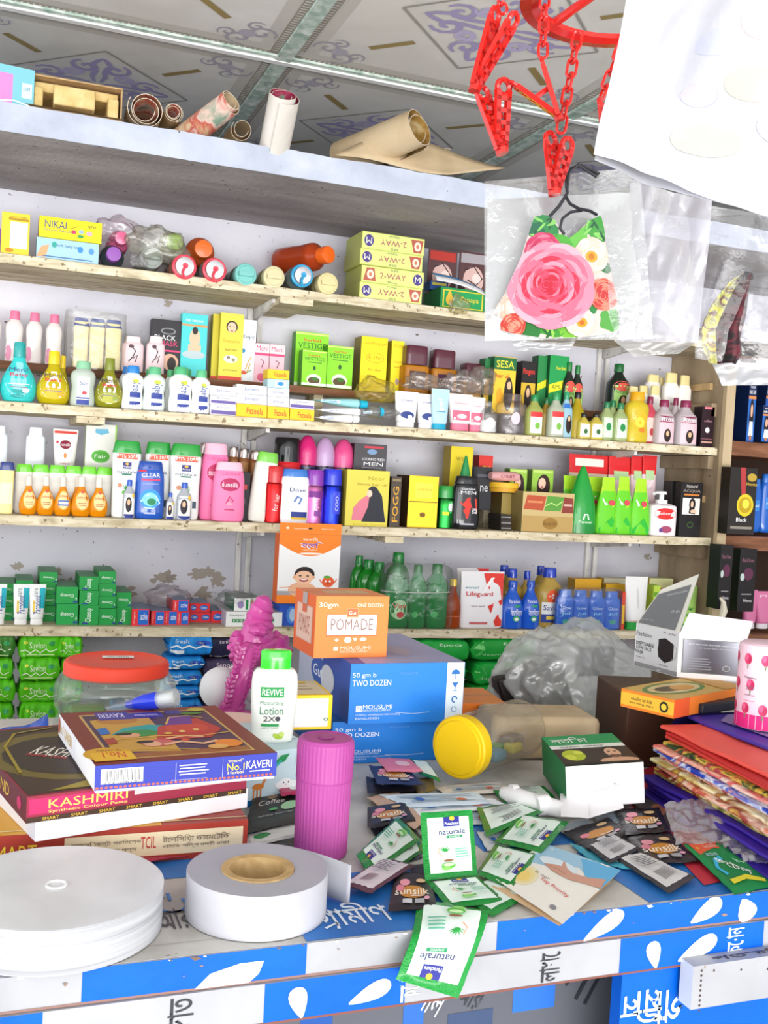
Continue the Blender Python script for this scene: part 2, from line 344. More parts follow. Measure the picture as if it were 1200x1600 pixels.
def pillow(w, d, h, body, items=(), seed=0, amp=.12, fin=.06, top_items=()):
    """soft sealed packet lying down, front to -y, end fins at +-x"""
    mb = MB(); rs = []; N_ = 28; n = 5.5
    for i in range(23):
        u = -1+2*i/22; s_ = max((max(0, 1-abs(u)**9))**.4, .12)
        r = []
        for j in range(N_):
            t = 2*PI*j/N_; c, q = math.cos(t), math.sin(t); y = math.copysign(abs(c)**(2/n), c)*d/2*(.85+.15*s_); z = math.copysign(abs(q)**(2/n), q)*h/2*s_
            k = 1+amp*noise.noise(Vector((u*5, y*25, z*45+seed*7.1)))*(1.6 if abs(u) > .6 else .8)
            r.append((u*w/2*(1-fin), y*k, h/2+z*k))
        rs.append(r)
    mb.rings(rs, body)
    for sx in (-1, 1):
        mb.grid(lambda u, v: (sx*w/2*(1-fin+fin*u*1.3), (v-.5)*d*.9, h/2+.0015*math.sin(v*60)+.002*u), 2, 16, body)
    def mp(x, z, e):
        u = min(1, abs(x)/(w/2*(1-fin))); s_ = max(.12, max(0, 1-u**9)**.4); zz = (z/h-.5)*2; q = (1-min(.999, abs(zz))**n)**(1/n)
        y = -d/2*(.85+.15*s_)*q; k = 1+amp*noise.noise(Vector((x/(w/2*(1-fin))*5, y*25, zz*h/2*s_*45+seed*7.1)))*(1.6 if u > .6 else .8)
        return (x, y*k-.0012-e, h/2+zz*h/2*s_*k)
    art(mb, mp, w, h, items, nx=12); return mb
# ================================================================ the room
YF, YW = 2.95, 3.25            # front edge of the shelves, face of the back wall
ZL1, ZL0 = CAM_Z+.836, CAM_Z+.768
ZC = CAM_Z+1.085
XP = solx(1148, 2.92, CAM_Z+.3)-.035   # side board of the right-hand cabinet
XC = .0                        # x where the shelves are measured
SH = {1: (.531, -.004), 2: (.139, .0075), 3: (-.165, .003), 4: (-.466, -.0085), 5: (-.80, 0)}
def shz(k, x): a, b = SH[k]; return CAM_Z+a+b*x
struct(MB().box(-3, 5, -2.5, 5.5, -.05, 0, nmat('cement_floor', ['a9a49c', 'b8b3aa', 'c4bfb6'], (3, 3, 3), .8)).build('floor'))
struct(MB().box(-3, 5, YW, YW+.12, 0, ZL0, PLASTER).build('wall_back'))
struct(MB().box(-3, 5, 4.6, 4.7, 0, 3, PLASTER).build('wall_far'))
struct(MB().box(3.9, 4.0, -1, 4.6, 0, 3, PLASTER).build('wall_right'))
# concrete ledge over the shelves, rough chipped front edge
mb = MB(); NX = 90
def ledgep(u, v):
    x = -1+5*u; n = .006*noise.noise(Vector((x*9, v*4, 1)))+.004*noise.noise(Vector((x*40, v*9, 3)))
    return [(x, YW+.6, ZL1), (x, 2.67+n*.5, ZL1+n*.7), (x, 2.67-.3*n, ZL1-.01), (x, 2.67+n*.3, ZL0+.008), (x, 2.672+n*.4, ZL0+n*.3), (x, YW+.3, ZL0)][round(v*5)]
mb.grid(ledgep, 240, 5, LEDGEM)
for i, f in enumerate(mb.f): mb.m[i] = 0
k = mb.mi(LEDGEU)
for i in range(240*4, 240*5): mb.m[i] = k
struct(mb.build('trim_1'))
for (px, py, r, s_) in ((262, 902, .022, 1), (27, 885, .012, 2), (88, 893, .014, 3), (105, 910, .014, 4), (245, 903, .016, 5), (322, 895, .018, 9), (338, 907, .022, 6), (306, 897, .016, 7), (318, 928, .022, 8), (200, 925, .02, 10), (262, 474, .01, 11), (1010, 870, .012, 12)):
    p = ony(px, py, YW); mp_ = MB(); vs = []; n = 22
    for j in range(n):
        a = 2*PI*j/n; q = r*(.95+1.0*noise.noise(Vector((math.cos(a)*2.2, math.sin(a)*2.2, s_*3.1)))+.35*noise.noise(Vector((math.cos(a)*6, math.sin(a)*6, s_)))); vs.append((p.x+q*1.25*math.cos(a), YW-.0006-s_*.00025, p.z+q*math.sin(a)))
    mp_.add([(p.x, YW-.0006-s_*.00025, p.z)]+vs, [(0, 1+j, 1+(j+1) % n) for j in range(n)], nmat('bare_plaster%d' % s_, ['8d857c', 'a0988e'], (20, 20, 20), .95) if s_ == 1 else 'a39a90q')
    o = mp_.build('peeled_paint'); o['kind'] = 'structure'; o.name = 'trim_%d' % (20+s_)
# ceiling of printed panels between metal bars
TX = .9; X0 = ond(440, 95, 1).x
r = ray(440, 95); bx = r.x/r.z*1.085; r2 = ray(905, 174); bx2 = r2.x/r2.z*1.085; TX = bx2-bx; by = r.y/r.z*1.085
CEILW = nmat('ceiling_panel', ['d6d3cc', 'dedbd5', 'e5e2dd'], (5, 5, 5), .35, bump=.05)
mb = MB(); mb.box(-3, 5, -2.4, 5.4, ZC+.004, ZC+.03, CEILW)
def scroll(cx, cy, s, a0, m_=1):
    pts = []
    for i in range(15):
        t = i/14*3.6*PI/1.4; q = s*(1-i/16); pts.append((cx+m_*q*math.cos(t+a0), cy+q*math.sin(t+a0)))
    return pts
for i in range(-2, 3):
    for j in range(-3, 3):
        cx = bx+(i+.5)*TX; cy = by+(j+.5)*TX; far = j >= 0
        if abs(i) > 2 or cy < -1: continue
        mpc = lambda x, z, e, cx=cx, cy=cy: (cx+x, cy+z, ZC+.0035-e)
        it = []
        for sx in (-1, 1):
            it += [('r', sx*.43, 0, .035, .93, 'c9c5bd'), ('r', 0, sx*.43, .93, .035, 'c9c5bd'), ('r', sx*.465, 0, .028, .96, '9b9388'), ('r', 0, sx*.465, .96, .028, '9b9388')]
        it += [('r', q*.465, z*.465, .03, .03, '7e746a') for q in (-1, 1) for z in (-1, 1)]
        if cy > 1.2 and -.9 < cx < 3.2:
            for kk in range(56):
                t = -.44+.88*kk/55
                for sx in (-1, 1): it += [('r', t, sx*.465, .006, .02, 'd8d4cc'), ('r', sx*.465, t, .02, .006, 'd8d4cc')]
        d = [(.0, .30), (.30, 0), (0, -.30), (-.30, 0)]
        for q in range(4): it.append(('s', [d[q], d[(q+1) % 4]], .008, '9c9a92'))
        for a in range(4):
            ca, sa = math.cos(a*PI/2), math.sin(a*PI/2); rot = lambda P: [(x*ca-z*sa, x*sa+z*ca) for x, z in P]
            it.append(('s', rot([(.19, .19), (.29, .29)]), .023, '9a8654'))
            for m_ in (-1, 1):   # corner butterfly
                it.append(('s', rot([(p if m_ > 0 else (p[1], p[0])) for p in scroll(.345, .40, .045, 1.2)]), .012, 'a9a4b0', 1))
                it.append(('s', rot([(p if m_ > 0 else (p[1], p[0])) for p in scroll(.305, .375, .03, 2.4)]), .009, 'a9a4b0', 1))
            it.append(('e', *rot([(.36, .36)])[0], .05, .05, 'b5b0bc'))
            for m_ in (-1, 1):   # large centre arabesque
                it.append(('s', rot([(q, m_*z) for q, z in scroll(.15, .045, .05, .4)]), .022, 'a79ec6', 1))
                it.append(('s', rot([(q, m_*z) for q, z in scroll(.085, .085, .04, 1.6)]), .018, 'c0b8d8', 1))
                it.append(('s', rot([(q, m_*z) for q, z in [(.02, .01), (.07, .02), (.12, .015), (.17, .03), (.21, .015), (.235, .0)]]), .02, 'a79ec6', 1))
        art(mb, mpc, TX, TX, it, e0=.0001, de=.000004, nx=2, m=0)
struct(mb.build('ceiling', smooth=0))
MARB = nmat('green_marbled_strip', ['8aa596', 'b9c9be', 'dfe6e0'], (30, 30, 30), .4, detail=3)
tn = 2
for j in range(-1, 3):
    y = by+j*TX; struct(MB().box(-3, 5, y-.011, y+.011, ZC-.008, ZC+.003, 'f6f6f4g').build('trim_%d' % tn)); tn += 1
    struct(MB().box(-3, 5, y-.03, y-.0112, ZC-.003, ZC+.003, MARB).build('trim_%d' % tn)); tn += 1
for i in range(-2, 4):
    x = bx+i*TX; struct(MB().box(x-.02, x+.02, -2.4, 5.4, ZC-.006, ZC+.0025, MARB).build('trim_%d' % tn)); tn += 1
# ---------------------------------------------------------------- wooden wall shelves
XE = solx(1128, YF, CAM_Z+.15)
XR = {1: 3.2, 2: XE, 3: solx(1113, YF, CAM_Z-.16), 4: XE-.02}
SLAB = {1: 'topmost wooden wall shelf with drinking bottles and yellow-green cartons on it', 2: 'second wooden wall shelf from the top, carrying baby lotion and hair oil bottles',
        3: 'third wooden wall shelf from the top, carrying shampoo bottles and spray cans', 4: 'lowest open wooden wall shelf, with toothpaste boxes and green dish soap bottles', 5: 'bottom shelf board behind the counter under the wrapped packs'}
for k in (1, 2, 3, 4, 5):
    x0, x1 = -.8, min(XR.get(k, 2.4), XP-.002); T = .027
    root = thing('wall_shelf', SLAB[k], 'shelf', (0, 0, 0), 0, 'wooden wall shelves')
    mb = MB(); n = 60
    def sp(u, v, k=k):
        x = x0+(x1-x0)*u; z = shz(k, x); q = .0018*noise.noise(Vector((x*14, v*3+k, 0))); f = YF+.004*noise.noise(Vector((x*5, k, 2)))
        return [(x, YW, z), (x, f+.004, z), (x, f+q, z-.002), (x, f-q, z-T+q), (x, f+.004, z-T), (x, YW, z-T)][round(v*5)]
    mb.grid(sp, n, 5, WOOD); ei = mb.mi(WOODEDGE)
    for i in range(n, n*4): mb.m[i] = ei
    mb.add([sp(1, v/5) for v in range(6)], [(0, 1, 2, 3, 4, 5)], WOODEDGE); mb.add([sp(0, v/5) for v in range(6)], [(5, 4, 3, 2, 1, 0)], WOODEDGE)
    mb.build('board', root, smooth=0)
    for (px, kk, w_) in ((463, 1, .10), (142, 2, .075), (615, 3, .06), (930, 2, .0), (350, 5, .1)):
        if kk == k and w_:
            xx = solx(px, YF, shz(k, 1)-.03); MB().box(xx-w_/2, xx+w_/2, YF-.008, YW-.01, shz(k, xx)-T-.02, shz(k, xx)-T-.001, WOOD, front=WOODEDGE).build('batten', root)
    if k in (2, 3):   # raised step at the back
        xa = -.8; xb = solx(1065, YW, shz(k, 2)); zz = shz(k, 1)
        MB().box(xa, xb, YF+.18, YW-.002, zz+.093, zz+.115, WOOD, front=WOODRED).build('riser_board', root)
        for q in range(5): MB().box(xa+.5+q*.62, xa+.53+q*.62, YF+.2, YW-.003, zz+.002, zz+.0928, WOOD).build('riser_block', root)
STEEL = nmat('painted_steel', ['b9b6b2', 'dedcd8', 'efeeec'], (20, 20, 8), .5, specks=[('5b4a40', 60, .68)])
for (pa, pb, lab) in (((393, 500), (378, 930), 'pair of pale steel shelf rails on the wall left of the orange baby box'), ((936, 560), (915, 940), 'pair of pale steel shelf rails on the wall near the right end of the shelves')):
    root = thing('shelf_rail', lab, 'rail'); xx = solx(pa[0], YW, CAM_Z+.3)
    for dx in (-.016, .016):
        MB().box(xx+dx-.008, xx+dx+.008, YW-.014, YW-.001, CAM_Z-.46, CAM_Z+.50, STEEL).build('upright', root)
    for k in (1, 2, 3, 4):
        z = shz(k, xx)-.028; mbb = MB()
        mbb.add([(xx-.006, YW-.014, z-.035), (xx+.006, YW-.014, z-.035), (xx+.006, YW-.014, z), (xx-.006, YW-.014, z), (xx-.006, YF+.05, z-.012), (xx+.006, YF+.05, z-.012), (xx+.006, YF+.05, z), (xx-.006, YF+.05, z)],
                [(0, 1, 2, 3), (4, 7, 6, 5), (0, 4, 5, 1), (3, 2, 6, 7), (0, 3, 7, 4), (1, 5, 6, 2)], STEEL); mbb.build('bracket', root)
# ---------------------------------------------------------------- cabinet at the right
root = thing('wooden_cabinet', 'rough wooden cabinet at the right edge with dark shelves of blue and black cartons', 'cabinet')
mb = MB(); mb.box(XP+.002, XP+.03, YF-.01, YW-.003, .3, ZC-.5, WOODBACK); mb.build('side_board', root)
MB().box(XP-.002, XP+.035, YF-.03, YF-.0105, .3, ZC-.5, nmat('pale_post', ['b7a280', 'cbb897'], (20, 20, 3), .9)).build('post', root)
for py, px in ((695, 1120), (455, 1140), (850, 1100)):
    p = ony(1090, py+ (0), YF+.2)
for (z0, z1) in ((-.02, .115),): pass
for zz, c in ((shz(2, XP)-.03, 0), (shz(3, XP)-.03, 0), (CAM_Z+.31, 0)):
    MB().box(XP-.022, XP+.001, YF+.02, YW-.003, zz-.045, zz, WOODBACK).build('cleat', root)
for (px, py) in ((1105, 607), (1105, 780)):
    p = ony(px, py, YF+.12); MB().box(XP-.012, XP+.001, YF+.05, YF+.2, p.z-.012, p.z+.012, CARD).build('splint', root)
CZ = [ony(1180, 692, YF).z, ony(1180, 838, YF).z, ony(1180, 990, YF).z, ony(1180, 560, YF).z]
for z in CZ:
    MB().box(XP+.036, 3.3, YF-.02, YW-.003, z-.05, z, WOODRED).build('shelf_board', root)
MB().box(XP+.036, 3.3, YW-.015, YW-.003, .9, ZC-.5, 'e'*0+'33231aq').build('back_board', root)
# ================================================================ goods on the wall shelves
CUR = [1]
def place(o, x, y, z, rz=0): o.location = (x, y, z); o.rotation_euler.z = rz; return o
def dims(x0, x1, yt, y, k=None, lift=0, isbox=False, d=.05, pz=None, yb=None):
    """x, width, base height and height of a thing seen between those picture columns, standing at depth y"""
    k = k or CUR[0]; z = shz(k, 1.0)+lift; h = .1; yf = y if isbox else y+d/2
    for _ in range(3):
        zm = z+h/2; xr = solx(x1, yf, zm)
        xl = solx(x0, (y+d) if isbox and (x0+x1)/2 > 560 else yf, zm)
        xc = (xl+xr)/2; z = (shz(k, xc)+lift) if pz is None else pz
        if yb: z = solz(yb, xc, yf)
        h = solz(yt, xc, yf)-z
    return xc, xr-xl, z+.0004, h
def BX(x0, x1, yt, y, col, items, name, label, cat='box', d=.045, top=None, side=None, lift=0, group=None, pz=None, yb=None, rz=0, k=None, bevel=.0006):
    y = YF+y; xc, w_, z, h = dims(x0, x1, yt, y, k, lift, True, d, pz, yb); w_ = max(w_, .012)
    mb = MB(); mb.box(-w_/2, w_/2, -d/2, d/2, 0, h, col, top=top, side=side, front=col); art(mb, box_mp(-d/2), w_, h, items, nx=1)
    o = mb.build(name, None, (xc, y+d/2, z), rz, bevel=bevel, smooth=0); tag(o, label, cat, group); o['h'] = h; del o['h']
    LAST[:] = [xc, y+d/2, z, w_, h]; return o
LAST = []
def BT(kind, x0, x1, yt, y, body, cap, items, label, name='bottle', cat='bottle', dr=None, fill=None, lift=0, group=None, pz=None, yb=None, k=None, rz=0):
    y = YF+y; wg = .05
    dd = dr or PR[kind][2]; xc, w_, z, h = dims(x0, x1, yt, y, k, lift, False, .05*dd, pz, yb)
    xc, w_, z, h = dims(x0, x1, yt, y, k, lift, False, w_*dd, pz, yb)
    o = bottle(kind, w_, h, body, cap, items, dr, fill, name); tag(o, label, cat, group); place(o, xc, y+w_*dd/2, z, rz); LAST[:] = [xc, y+w_*dd/2, z, w_, h]; return o
def TB(x0, x1, yt, y, body, cap, items, label, capf=.14, lift=0, group=None, name='cream_tube', cat='tube', yb=None, pz=None, k=None):
    y = YF+y; xc, w_, z, h = dims(x0, x1, yt, y, k, lift, False, .03, pz, yb); o = tubeb(w_, h, body, cap, items, capf, name); tag(o, label, cat, group); place(o, xc, y+.015, z); LAST[:] = [xc, y+.015, z, w_, h]; return o
def PO(x0, x1, yt, y, body, items, label, top=None, seed=0, group=None, lift=0, sl=0, name='refill_pouch', cat='pouch', d=.035, k=None, rz=0):
    y = YF+y; xc, w_, z, h = dims(x0, x1, yt, y, k, lift, False, d); o = pouch(w_, h, body, items, d, seed=seed, top=top, sl=sl).build(name, None, (xc, y+d/2, z), rz); tag(o, label, cat, group); return o
def lying(xc_px, yc_px, y, r, L, body, cap, label, cap2=None, kind='sport', name='water_bottle', z=None, tilt=0, yaw_=0, k=1):
    """bottle lying on the shelf with its cap towards the shop"""
    root = empty(name); p = ony(xc_px, yc_px, YF+y); mb = MB()
    pr = [(0, .5), (.005, .58), (.06, .62), (.1, .72), (.2, 1), (.35, 1), (.5, .97), (.65, 1), (.97, 1), (1, .9)]
    mb.rings([[(a, zz, b) for a, b, zz in lathe_ring(q*r, q*r, .02+t*L, 2)] for t, q in smooth_prof(pr)], body); mb.build('body', root)
    mc = MB(); c0 = r*.8 if kind == 'ring' else r*.62
    if kind == 'flat': c0 = r*.95
    mc.rings([[(a, zz, b) for a, b, zz in lathe_ring(q, q, t, 2)] for t, q in ((.03, c0), (.0, c0), (-.003, c0*.95), (-.004, c0*.8))], cap)
    if kind == 'ring':
        mc.tube([(c0*1.05*math.cos(a*PI/12), 0, c0*1.05*math.sin(a*PI/12)) for a in range(24)], r*.13, cap, closed=True); mc.build('cap', root)
        mm = MB(); mm.rings([[(a, zz, b) for a, b, zz in lathe_ring(q, q, t, 2)] for t, q in ((-.004, r*.78), (-.012, r*.7), (-.013, r*.45))], cap2 or 'c8c8ccm'); mm.build('steel_disc', root)
        ms = MB(); ms.tube([(0, -.014, 0), (0, -.02, 0)], r*.24, cap); ms.tube([(0, -.018, 0), (-r*.2, -.024, -r*.5), (-r*.1, -.018, -r*.85)], r*.12, cap); ms.build('spout', root)
    elif kind == 'flat':
        mc.box(-r*.62, r*.62, -.012, -.003, -r*.16, r*.16, cap2 or cap); mc.tube([(r*.72*math.cos(a*PI/12), -.004, r*.72*math.sin(a*PI/12)) for a in range(24)], r*.06, cap, closed=True); mc.build('cap', root)
    else:
        mc.build('cap', root)
    place(root, p.x, p.y, p.z if z is None else z, yaw_); root.rotation_euler.x = tilt; tag(root, label, 'bottle', 'drinking bottles on the top shelf'); return root
def film_lump(p, rx, ry, rz_, seed, label, m_='f0f0f0f', name='plastic_bag', cat='plastic bag', amp=.5, group=None, res=3):
    import bmesh
    bm = bmesh.new(); bmesh.ops.create_icosphere(bm, subdivisions=res+1, radius=1)
    for v in bm.verts:
        c = v.co.copy(); n = noise.noise(c*1.7+Vector((seed*3.3, 0, 0)))*amp+amp*.45*abs(noise.noise(c*5+Vector((seed, 5, 0))))
        c *= 1+n; v.co = (c.x*rx, c.y*ry, max(c.z, -.75)*rz_)
    me = bpy.data.meshes.new(name); bm.to_mesh(me); bm.free(); me.materials.append(mat(m_)); me.polygons.foreach_set('use_smooth', [True]*len(me.polygons))
    o = bpy.data.objects.new(name, me); COL.objects.link(o); o.location = p; return tag(o, label, cat, group)
# ---------------- on the concrete ledge
def roll_sheet(name, label, p, axis, r0, turns, L, m_out, m_in, tail=None, lab2=None, spread=1.0):
    root = thing(name, label, 'paper roll', p); ax = Vector(axis).normalized(); a = ax.cross(Vector((0, 0, 1))); a = a.normalized() if a.length > .1 else Vector((1, 0, 0)); b = ax.cross(a)
    mb = MB(); n = int(turns*20); pts = []
    for i in range(n+1):
        t = 2*PI*turns*i/n; rr = r0*(.55+.45*i/n)*(1+.05*math.sin(t*1.3+r0*99)); pts.append((math.cos(t)*rr, math.sin(t)*rr, 0))
    def fn(u, v, off=0):
        i = u*n; q = pts[min(int(i+.5), n)]; s_ = 1+spread*.12*v; k_ = (r0*.0+math.hypot(q[0], q[1])+off)/max(1e-6, math.hypot(q[0], q[1]))
        return a*q[0]*s_*k_+b*q[1]*s_*k_+ax*(L*(v-.0)+.006*math.sin(u*9)*(1-v))
    mb.grid(lambda u, v: fn(u, v), n, 5, m_out); mb.grid(lambda u, v: fn(1-u, v, -.0012), n, 5, m_in)
    mb.grid(lambda u, v: fn(u, 0, -.0012*v), n, 1, 'e8ddc8q')
    mb.build('rolled_sheet', root); return root
def ledge_pt(px, py, y): p = ony(px, py, y); return p
GRN = 'ledge goods'
p = ony(22, 157, 2.70); zt = solz(97, p.x, 2.70)
mb = MB(); mb.box(-.05, .045, 0, .1, 0, zt-ZL1-.01, '7fc4cf', top='a8d4dc', side='6fb8c4'); art(mb, box_mp(0), .095, .08, [('r', -.22, .5, .35, .95, 'e38cc8'), ('r', .3, .55, .25, .45, 'cfe9ee'), ('t', .3, .6, .18, .1, '3a7f90', 'SOFT'), ('s', [(-.5, .1), (.0, .2), (.5, .1)], .03, 'ffffff')], nx=1)
tag(mb.build('cosmetics_box', None, (p.x, 2.71, ZL1+.003), .1, bevel=.001), 'pink and teal carton at the left end of the concrete ledge', 'box')
# brown carton tray with moulded insert
pa, pb = ony(46, 178, 2.72), ony(190, 192, 2.72); w_ = (pb-pa).length
root = thing('moulded_carton', 'open brown carton with a moulded pulp insert lying on the concrete ledge', 'carton', ((pa.x+pb.x)/2, 2.76, ZL1+.008), math.atan2(pb.y-pa.y, pb.x-pa.x)-.02)
mb = MB(); mb.box(-w_/2, w_/2, -.055, .1, 0, .004, CARD); mb.box(-w_/2, -w_/2+.004, -.04, .1, .004, .085, CARD); mb.box(w_/2-.004, w_/2, -.04, .1, .004, .085, CARD); mb.box(-w_/2, w_/2, .096, .1, .004, .085, CARD); mb.box(-w_/2, w_/2, -.045, .1, .083, .087, CARD)
mb.add([(-w_/2, -.055, .004), (w_/2, -.055, .004), (w_/2+.01, -.075, -.018+.02), (-w_/2-.01, -.075, .002)], [(0, 1, 2, 3)], CARD); mb.build('carton', root, bevel=.001)
PULP = nmat('yellow_pulp', ['c9ad6e', 'dcc184', 'e6cf98'], (30, 30, 30), .95)
mb = MB(); mb.box(-w_*.46, w_*.46, -.02, .09, .055, .078, PULP); mb.box(-w_*.46, -w_*.36, -.04, .09, .006, .06, PULP); mb.box(-w_*.25, w_*.2, -.045, .09, .022, .07, PULP); mb.box(w_*.34, w_*.46, -.04, .09, .006, .06, PULP); mb.build('pulp_insert', root, bevel=.004)
FLOR = nmat('faded_floral_print', ['e9dcc8', 'd8b48e', 'c2584a', 'e5c7b8', '8aa08a'], (16, 16, 16), .7, pos=[.3, .42, .5, .58, .68])
WHT = nmat('soiled_white_sheet', ['c9c0b2', 'd9d2c7', 'e2ddd5'], (8, 8, 8), .8)
p = ony(223, 168, 2.73); roll_sheet('rolled_sheet', 'loosely rolled brownish sheets lying end-on beside the moulded carton', (p.x+.006, 2.72, ZL1+.055), (.05, 1, .05), .046, 2.6, .26, KRAFT, FLOR, spread=.3)
p = ony(252, 165, 2.73); roll_sheet('rolled_sheet', 'small brown spiral roll tucked right of the wider brown roll on the ledge', (p.x+.036, 2.76, ZL1+.074), (.0, 1, .0), .026, 3.2, .2, CARD, FLOR, spread=.2)
p = ony(356, 158, 2.70); roll_sheet('rolled_sheet', 'red and pink floral roll leaning out over the concrete ledge', (p.x-.004, 2.64, ZL1+.088), (-.5, .8, -.36), .034, 2.4, .19, FLOR, KRAFT, spread=.9)
p = ony(376, 165, 2.72); roll_sheet('rolled_sheet', 'short tan roll behind the red floral roll', (p.x+.016, 2.76, ZL1+.06), (0, 1, 0), .03, 1.6, .1, CARD, KRAFT, spread=.2)
p = ony(433, 160, 2.66); roll_sheet('rolled_sheet', 'white roll with a magenta core leaning up over the ledge', (p.x, 2.60, ZL1+.112), (.03, .62, -.62), .044, 2.3, .16, WHT, nmat('magenta_print', ['8a2744', 'a83a5a', '6fa58a', 'efe3dd'], (20, 20, 20), .6, pos=[.3, .5, .6, .66]), spread=.15)
p = ony(645, 195, 2.68); o = roll_sheet('rolled_sheet', 'big kraft paper roll with a loose trailing flap at the right of the ledge', (p.x-.005, 2.62, ZL1+.098), (-.52, .82, -.20), .058, 2.2, .27, KRAFT, nmat('amber_paper', ['8a6a34', 'b08a48', 'd9c79a'], (20, 20, 20), .6), spread=.9)
a_, b_, c_, d_ = ony(520, 243, 2.70), ony(700, 272, 2.66), ony(792, 262, 2.70), ony(690, 232, 2.75)
def flap(u, v):
    p = (a_*(1-u)+b_*u)*(1-v)+(d_*(.35 if u < .3 else 1)+a_*(.65 if u < .3 else 0))*v if False else a_.lerp(b_, u).lerp(ony(600, 205, 2.74).lerp(c_, u), v)
    return p-o.location+Vector((0, 0, .006*math.sin(u*6)))
MB().grid(flap, 12, 6, KRAFT).build('loose_flap', o, solid=.0015)
p = ony(690, 205, 2.74); roll_sheet('rolled_sheet', 'half open curl of amber paper right of the big kraft roll', (p.x+.024, 2.74, ZL1+.07), (-.1, 1, 0), .034, .8, .1, KRAFT, KRAFT, spread=.3)
# ---------------- shelf 1
CUR[0] = 1; g1 = 'cartons on the top shelf'
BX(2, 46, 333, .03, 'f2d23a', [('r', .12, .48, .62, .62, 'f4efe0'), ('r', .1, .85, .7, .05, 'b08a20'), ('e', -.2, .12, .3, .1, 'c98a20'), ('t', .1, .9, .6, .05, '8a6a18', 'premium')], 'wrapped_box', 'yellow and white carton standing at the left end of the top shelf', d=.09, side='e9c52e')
BX(-30, 1, 355, .03, '7a4a94', [], 'wrapped_box', 'purple carton cut off by the left edge on the top shelf', d=.08)
BX(57, 154, 376, .02, 'a9cfe6', [('p', [(-.5, .1), (-.35, .1), (-.3, .7), (-.42, .6)], 'e0a878'), ('t', .0, .7, .36, .18, '3f7fa8', 'soft baby set'), ('e', .2, .62, .09, .3, '3f8fd8'), ('e', .38, .6, .09, .3, '5a9ad8'), ('r', 0, .15, .8, .05, '4f7fa8'), ('e', -.22, .72, .08, .28, '3aa89a')], 'gift_box', 'long pale blue carton lying under the yellow carton on the top shelf', d=.07, top='c4dff0', side='8fb8d4')
zz = LAST[2]+LAST[4]+.0006
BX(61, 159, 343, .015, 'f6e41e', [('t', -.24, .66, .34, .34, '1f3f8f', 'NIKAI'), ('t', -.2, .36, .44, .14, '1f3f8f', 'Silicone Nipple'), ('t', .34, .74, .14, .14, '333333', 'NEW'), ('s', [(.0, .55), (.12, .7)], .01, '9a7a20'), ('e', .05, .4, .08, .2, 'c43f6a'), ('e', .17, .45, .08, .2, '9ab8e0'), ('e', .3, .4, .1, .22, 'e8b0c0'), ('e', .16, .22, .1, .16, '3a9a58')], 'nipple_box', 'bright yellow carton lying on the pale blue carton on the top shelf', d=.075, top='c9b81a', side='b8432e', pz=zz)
lying(190, 372, .05, .03, .15, 'e0699a', 'e8709ag', 'pink feeding bottle in a crumpled bag, lying on the top shelf', kind='sport')
lying(178, 397, .03, .033, .14, '4a5558l', '9a5fb4', 'dark bottle with a purple cap lying below the pink one on the top shelf')
lying(237, 402, .03, .034, .14, '7a7c6cl', '9aa29c', 'dull grey-olive bottle in plastic on the top shelf', kind='flat')
lying(273, 378, .08, .038, .15, '8f8f2el', 'a9d83a', 'olive bottle with a lime cap lying on the top shelf')
lying(318, 389, .07, .042, .15, 'd05f2cl', 'f2702ag', 'orange bottle lying above the two red-ringed bottles')
lying(288, 417, .0, .036, .14, '9a6a5al', 'e2495ag', 'left one of two steel-faced bottles with pink-red rings', kind='ring')
lying(335, 422, .0, .036, .14, '8a8a88l', 'e2495ag', 'right one of two steel-faced bottles with pink-red rings', kind='ring')
lying(384, 429, .0, .034, .15, '55695el', '7cc4bc', 'lying bottle with a pale teal flip cap on the top shelf', kind='flat')
lying(428, 433, .0, .034, .15, '8f8c5el', 'd8cfa4', 'lying bottle with a cream flip cap, left of the blue-ringed one', kind='flat')
lying(472, 431, .0, .035, .15, '7e8a88l', '3aa0cfg', 'lying bottle with a blue ring and blue spout on the top shelf', kind='ring')
lying(512, 443, .0, .034, .15, 'a39a68l', 'ddd09a', 'lying bottle with a cream flip cap beside the yellow-green cartons', kind='flat')
lying(513, 398, .06, .042, .2, 'c24a1el', 'f26a22g', 'deep orange bottle lying slanted beside the yellow-green cartons', yaw_=.45)
film_lump(ony(183, 362, YF+.08), .06, .03, .04, 3, 'crumpled clear bag over the pink feeding bottle on the top shelf', 'f2e8ecf')
film_lump(ony(247, 385, YF+.03), .075, .03, .055, 5, 'crumpled clear bag over the olive bottles on the top shelf', 'eeeee0f')
film_lump(ony(216, 408, YF+.0), .02, .02, .02, 6, 'knotted end of clear bag at the shelf edge under the bottles', 'f0f0f0f')
z = None; tops = [446, 420, 394, 367.5]; LB = ['bottom', 'second from bottom', 'third from bottom', 'top']
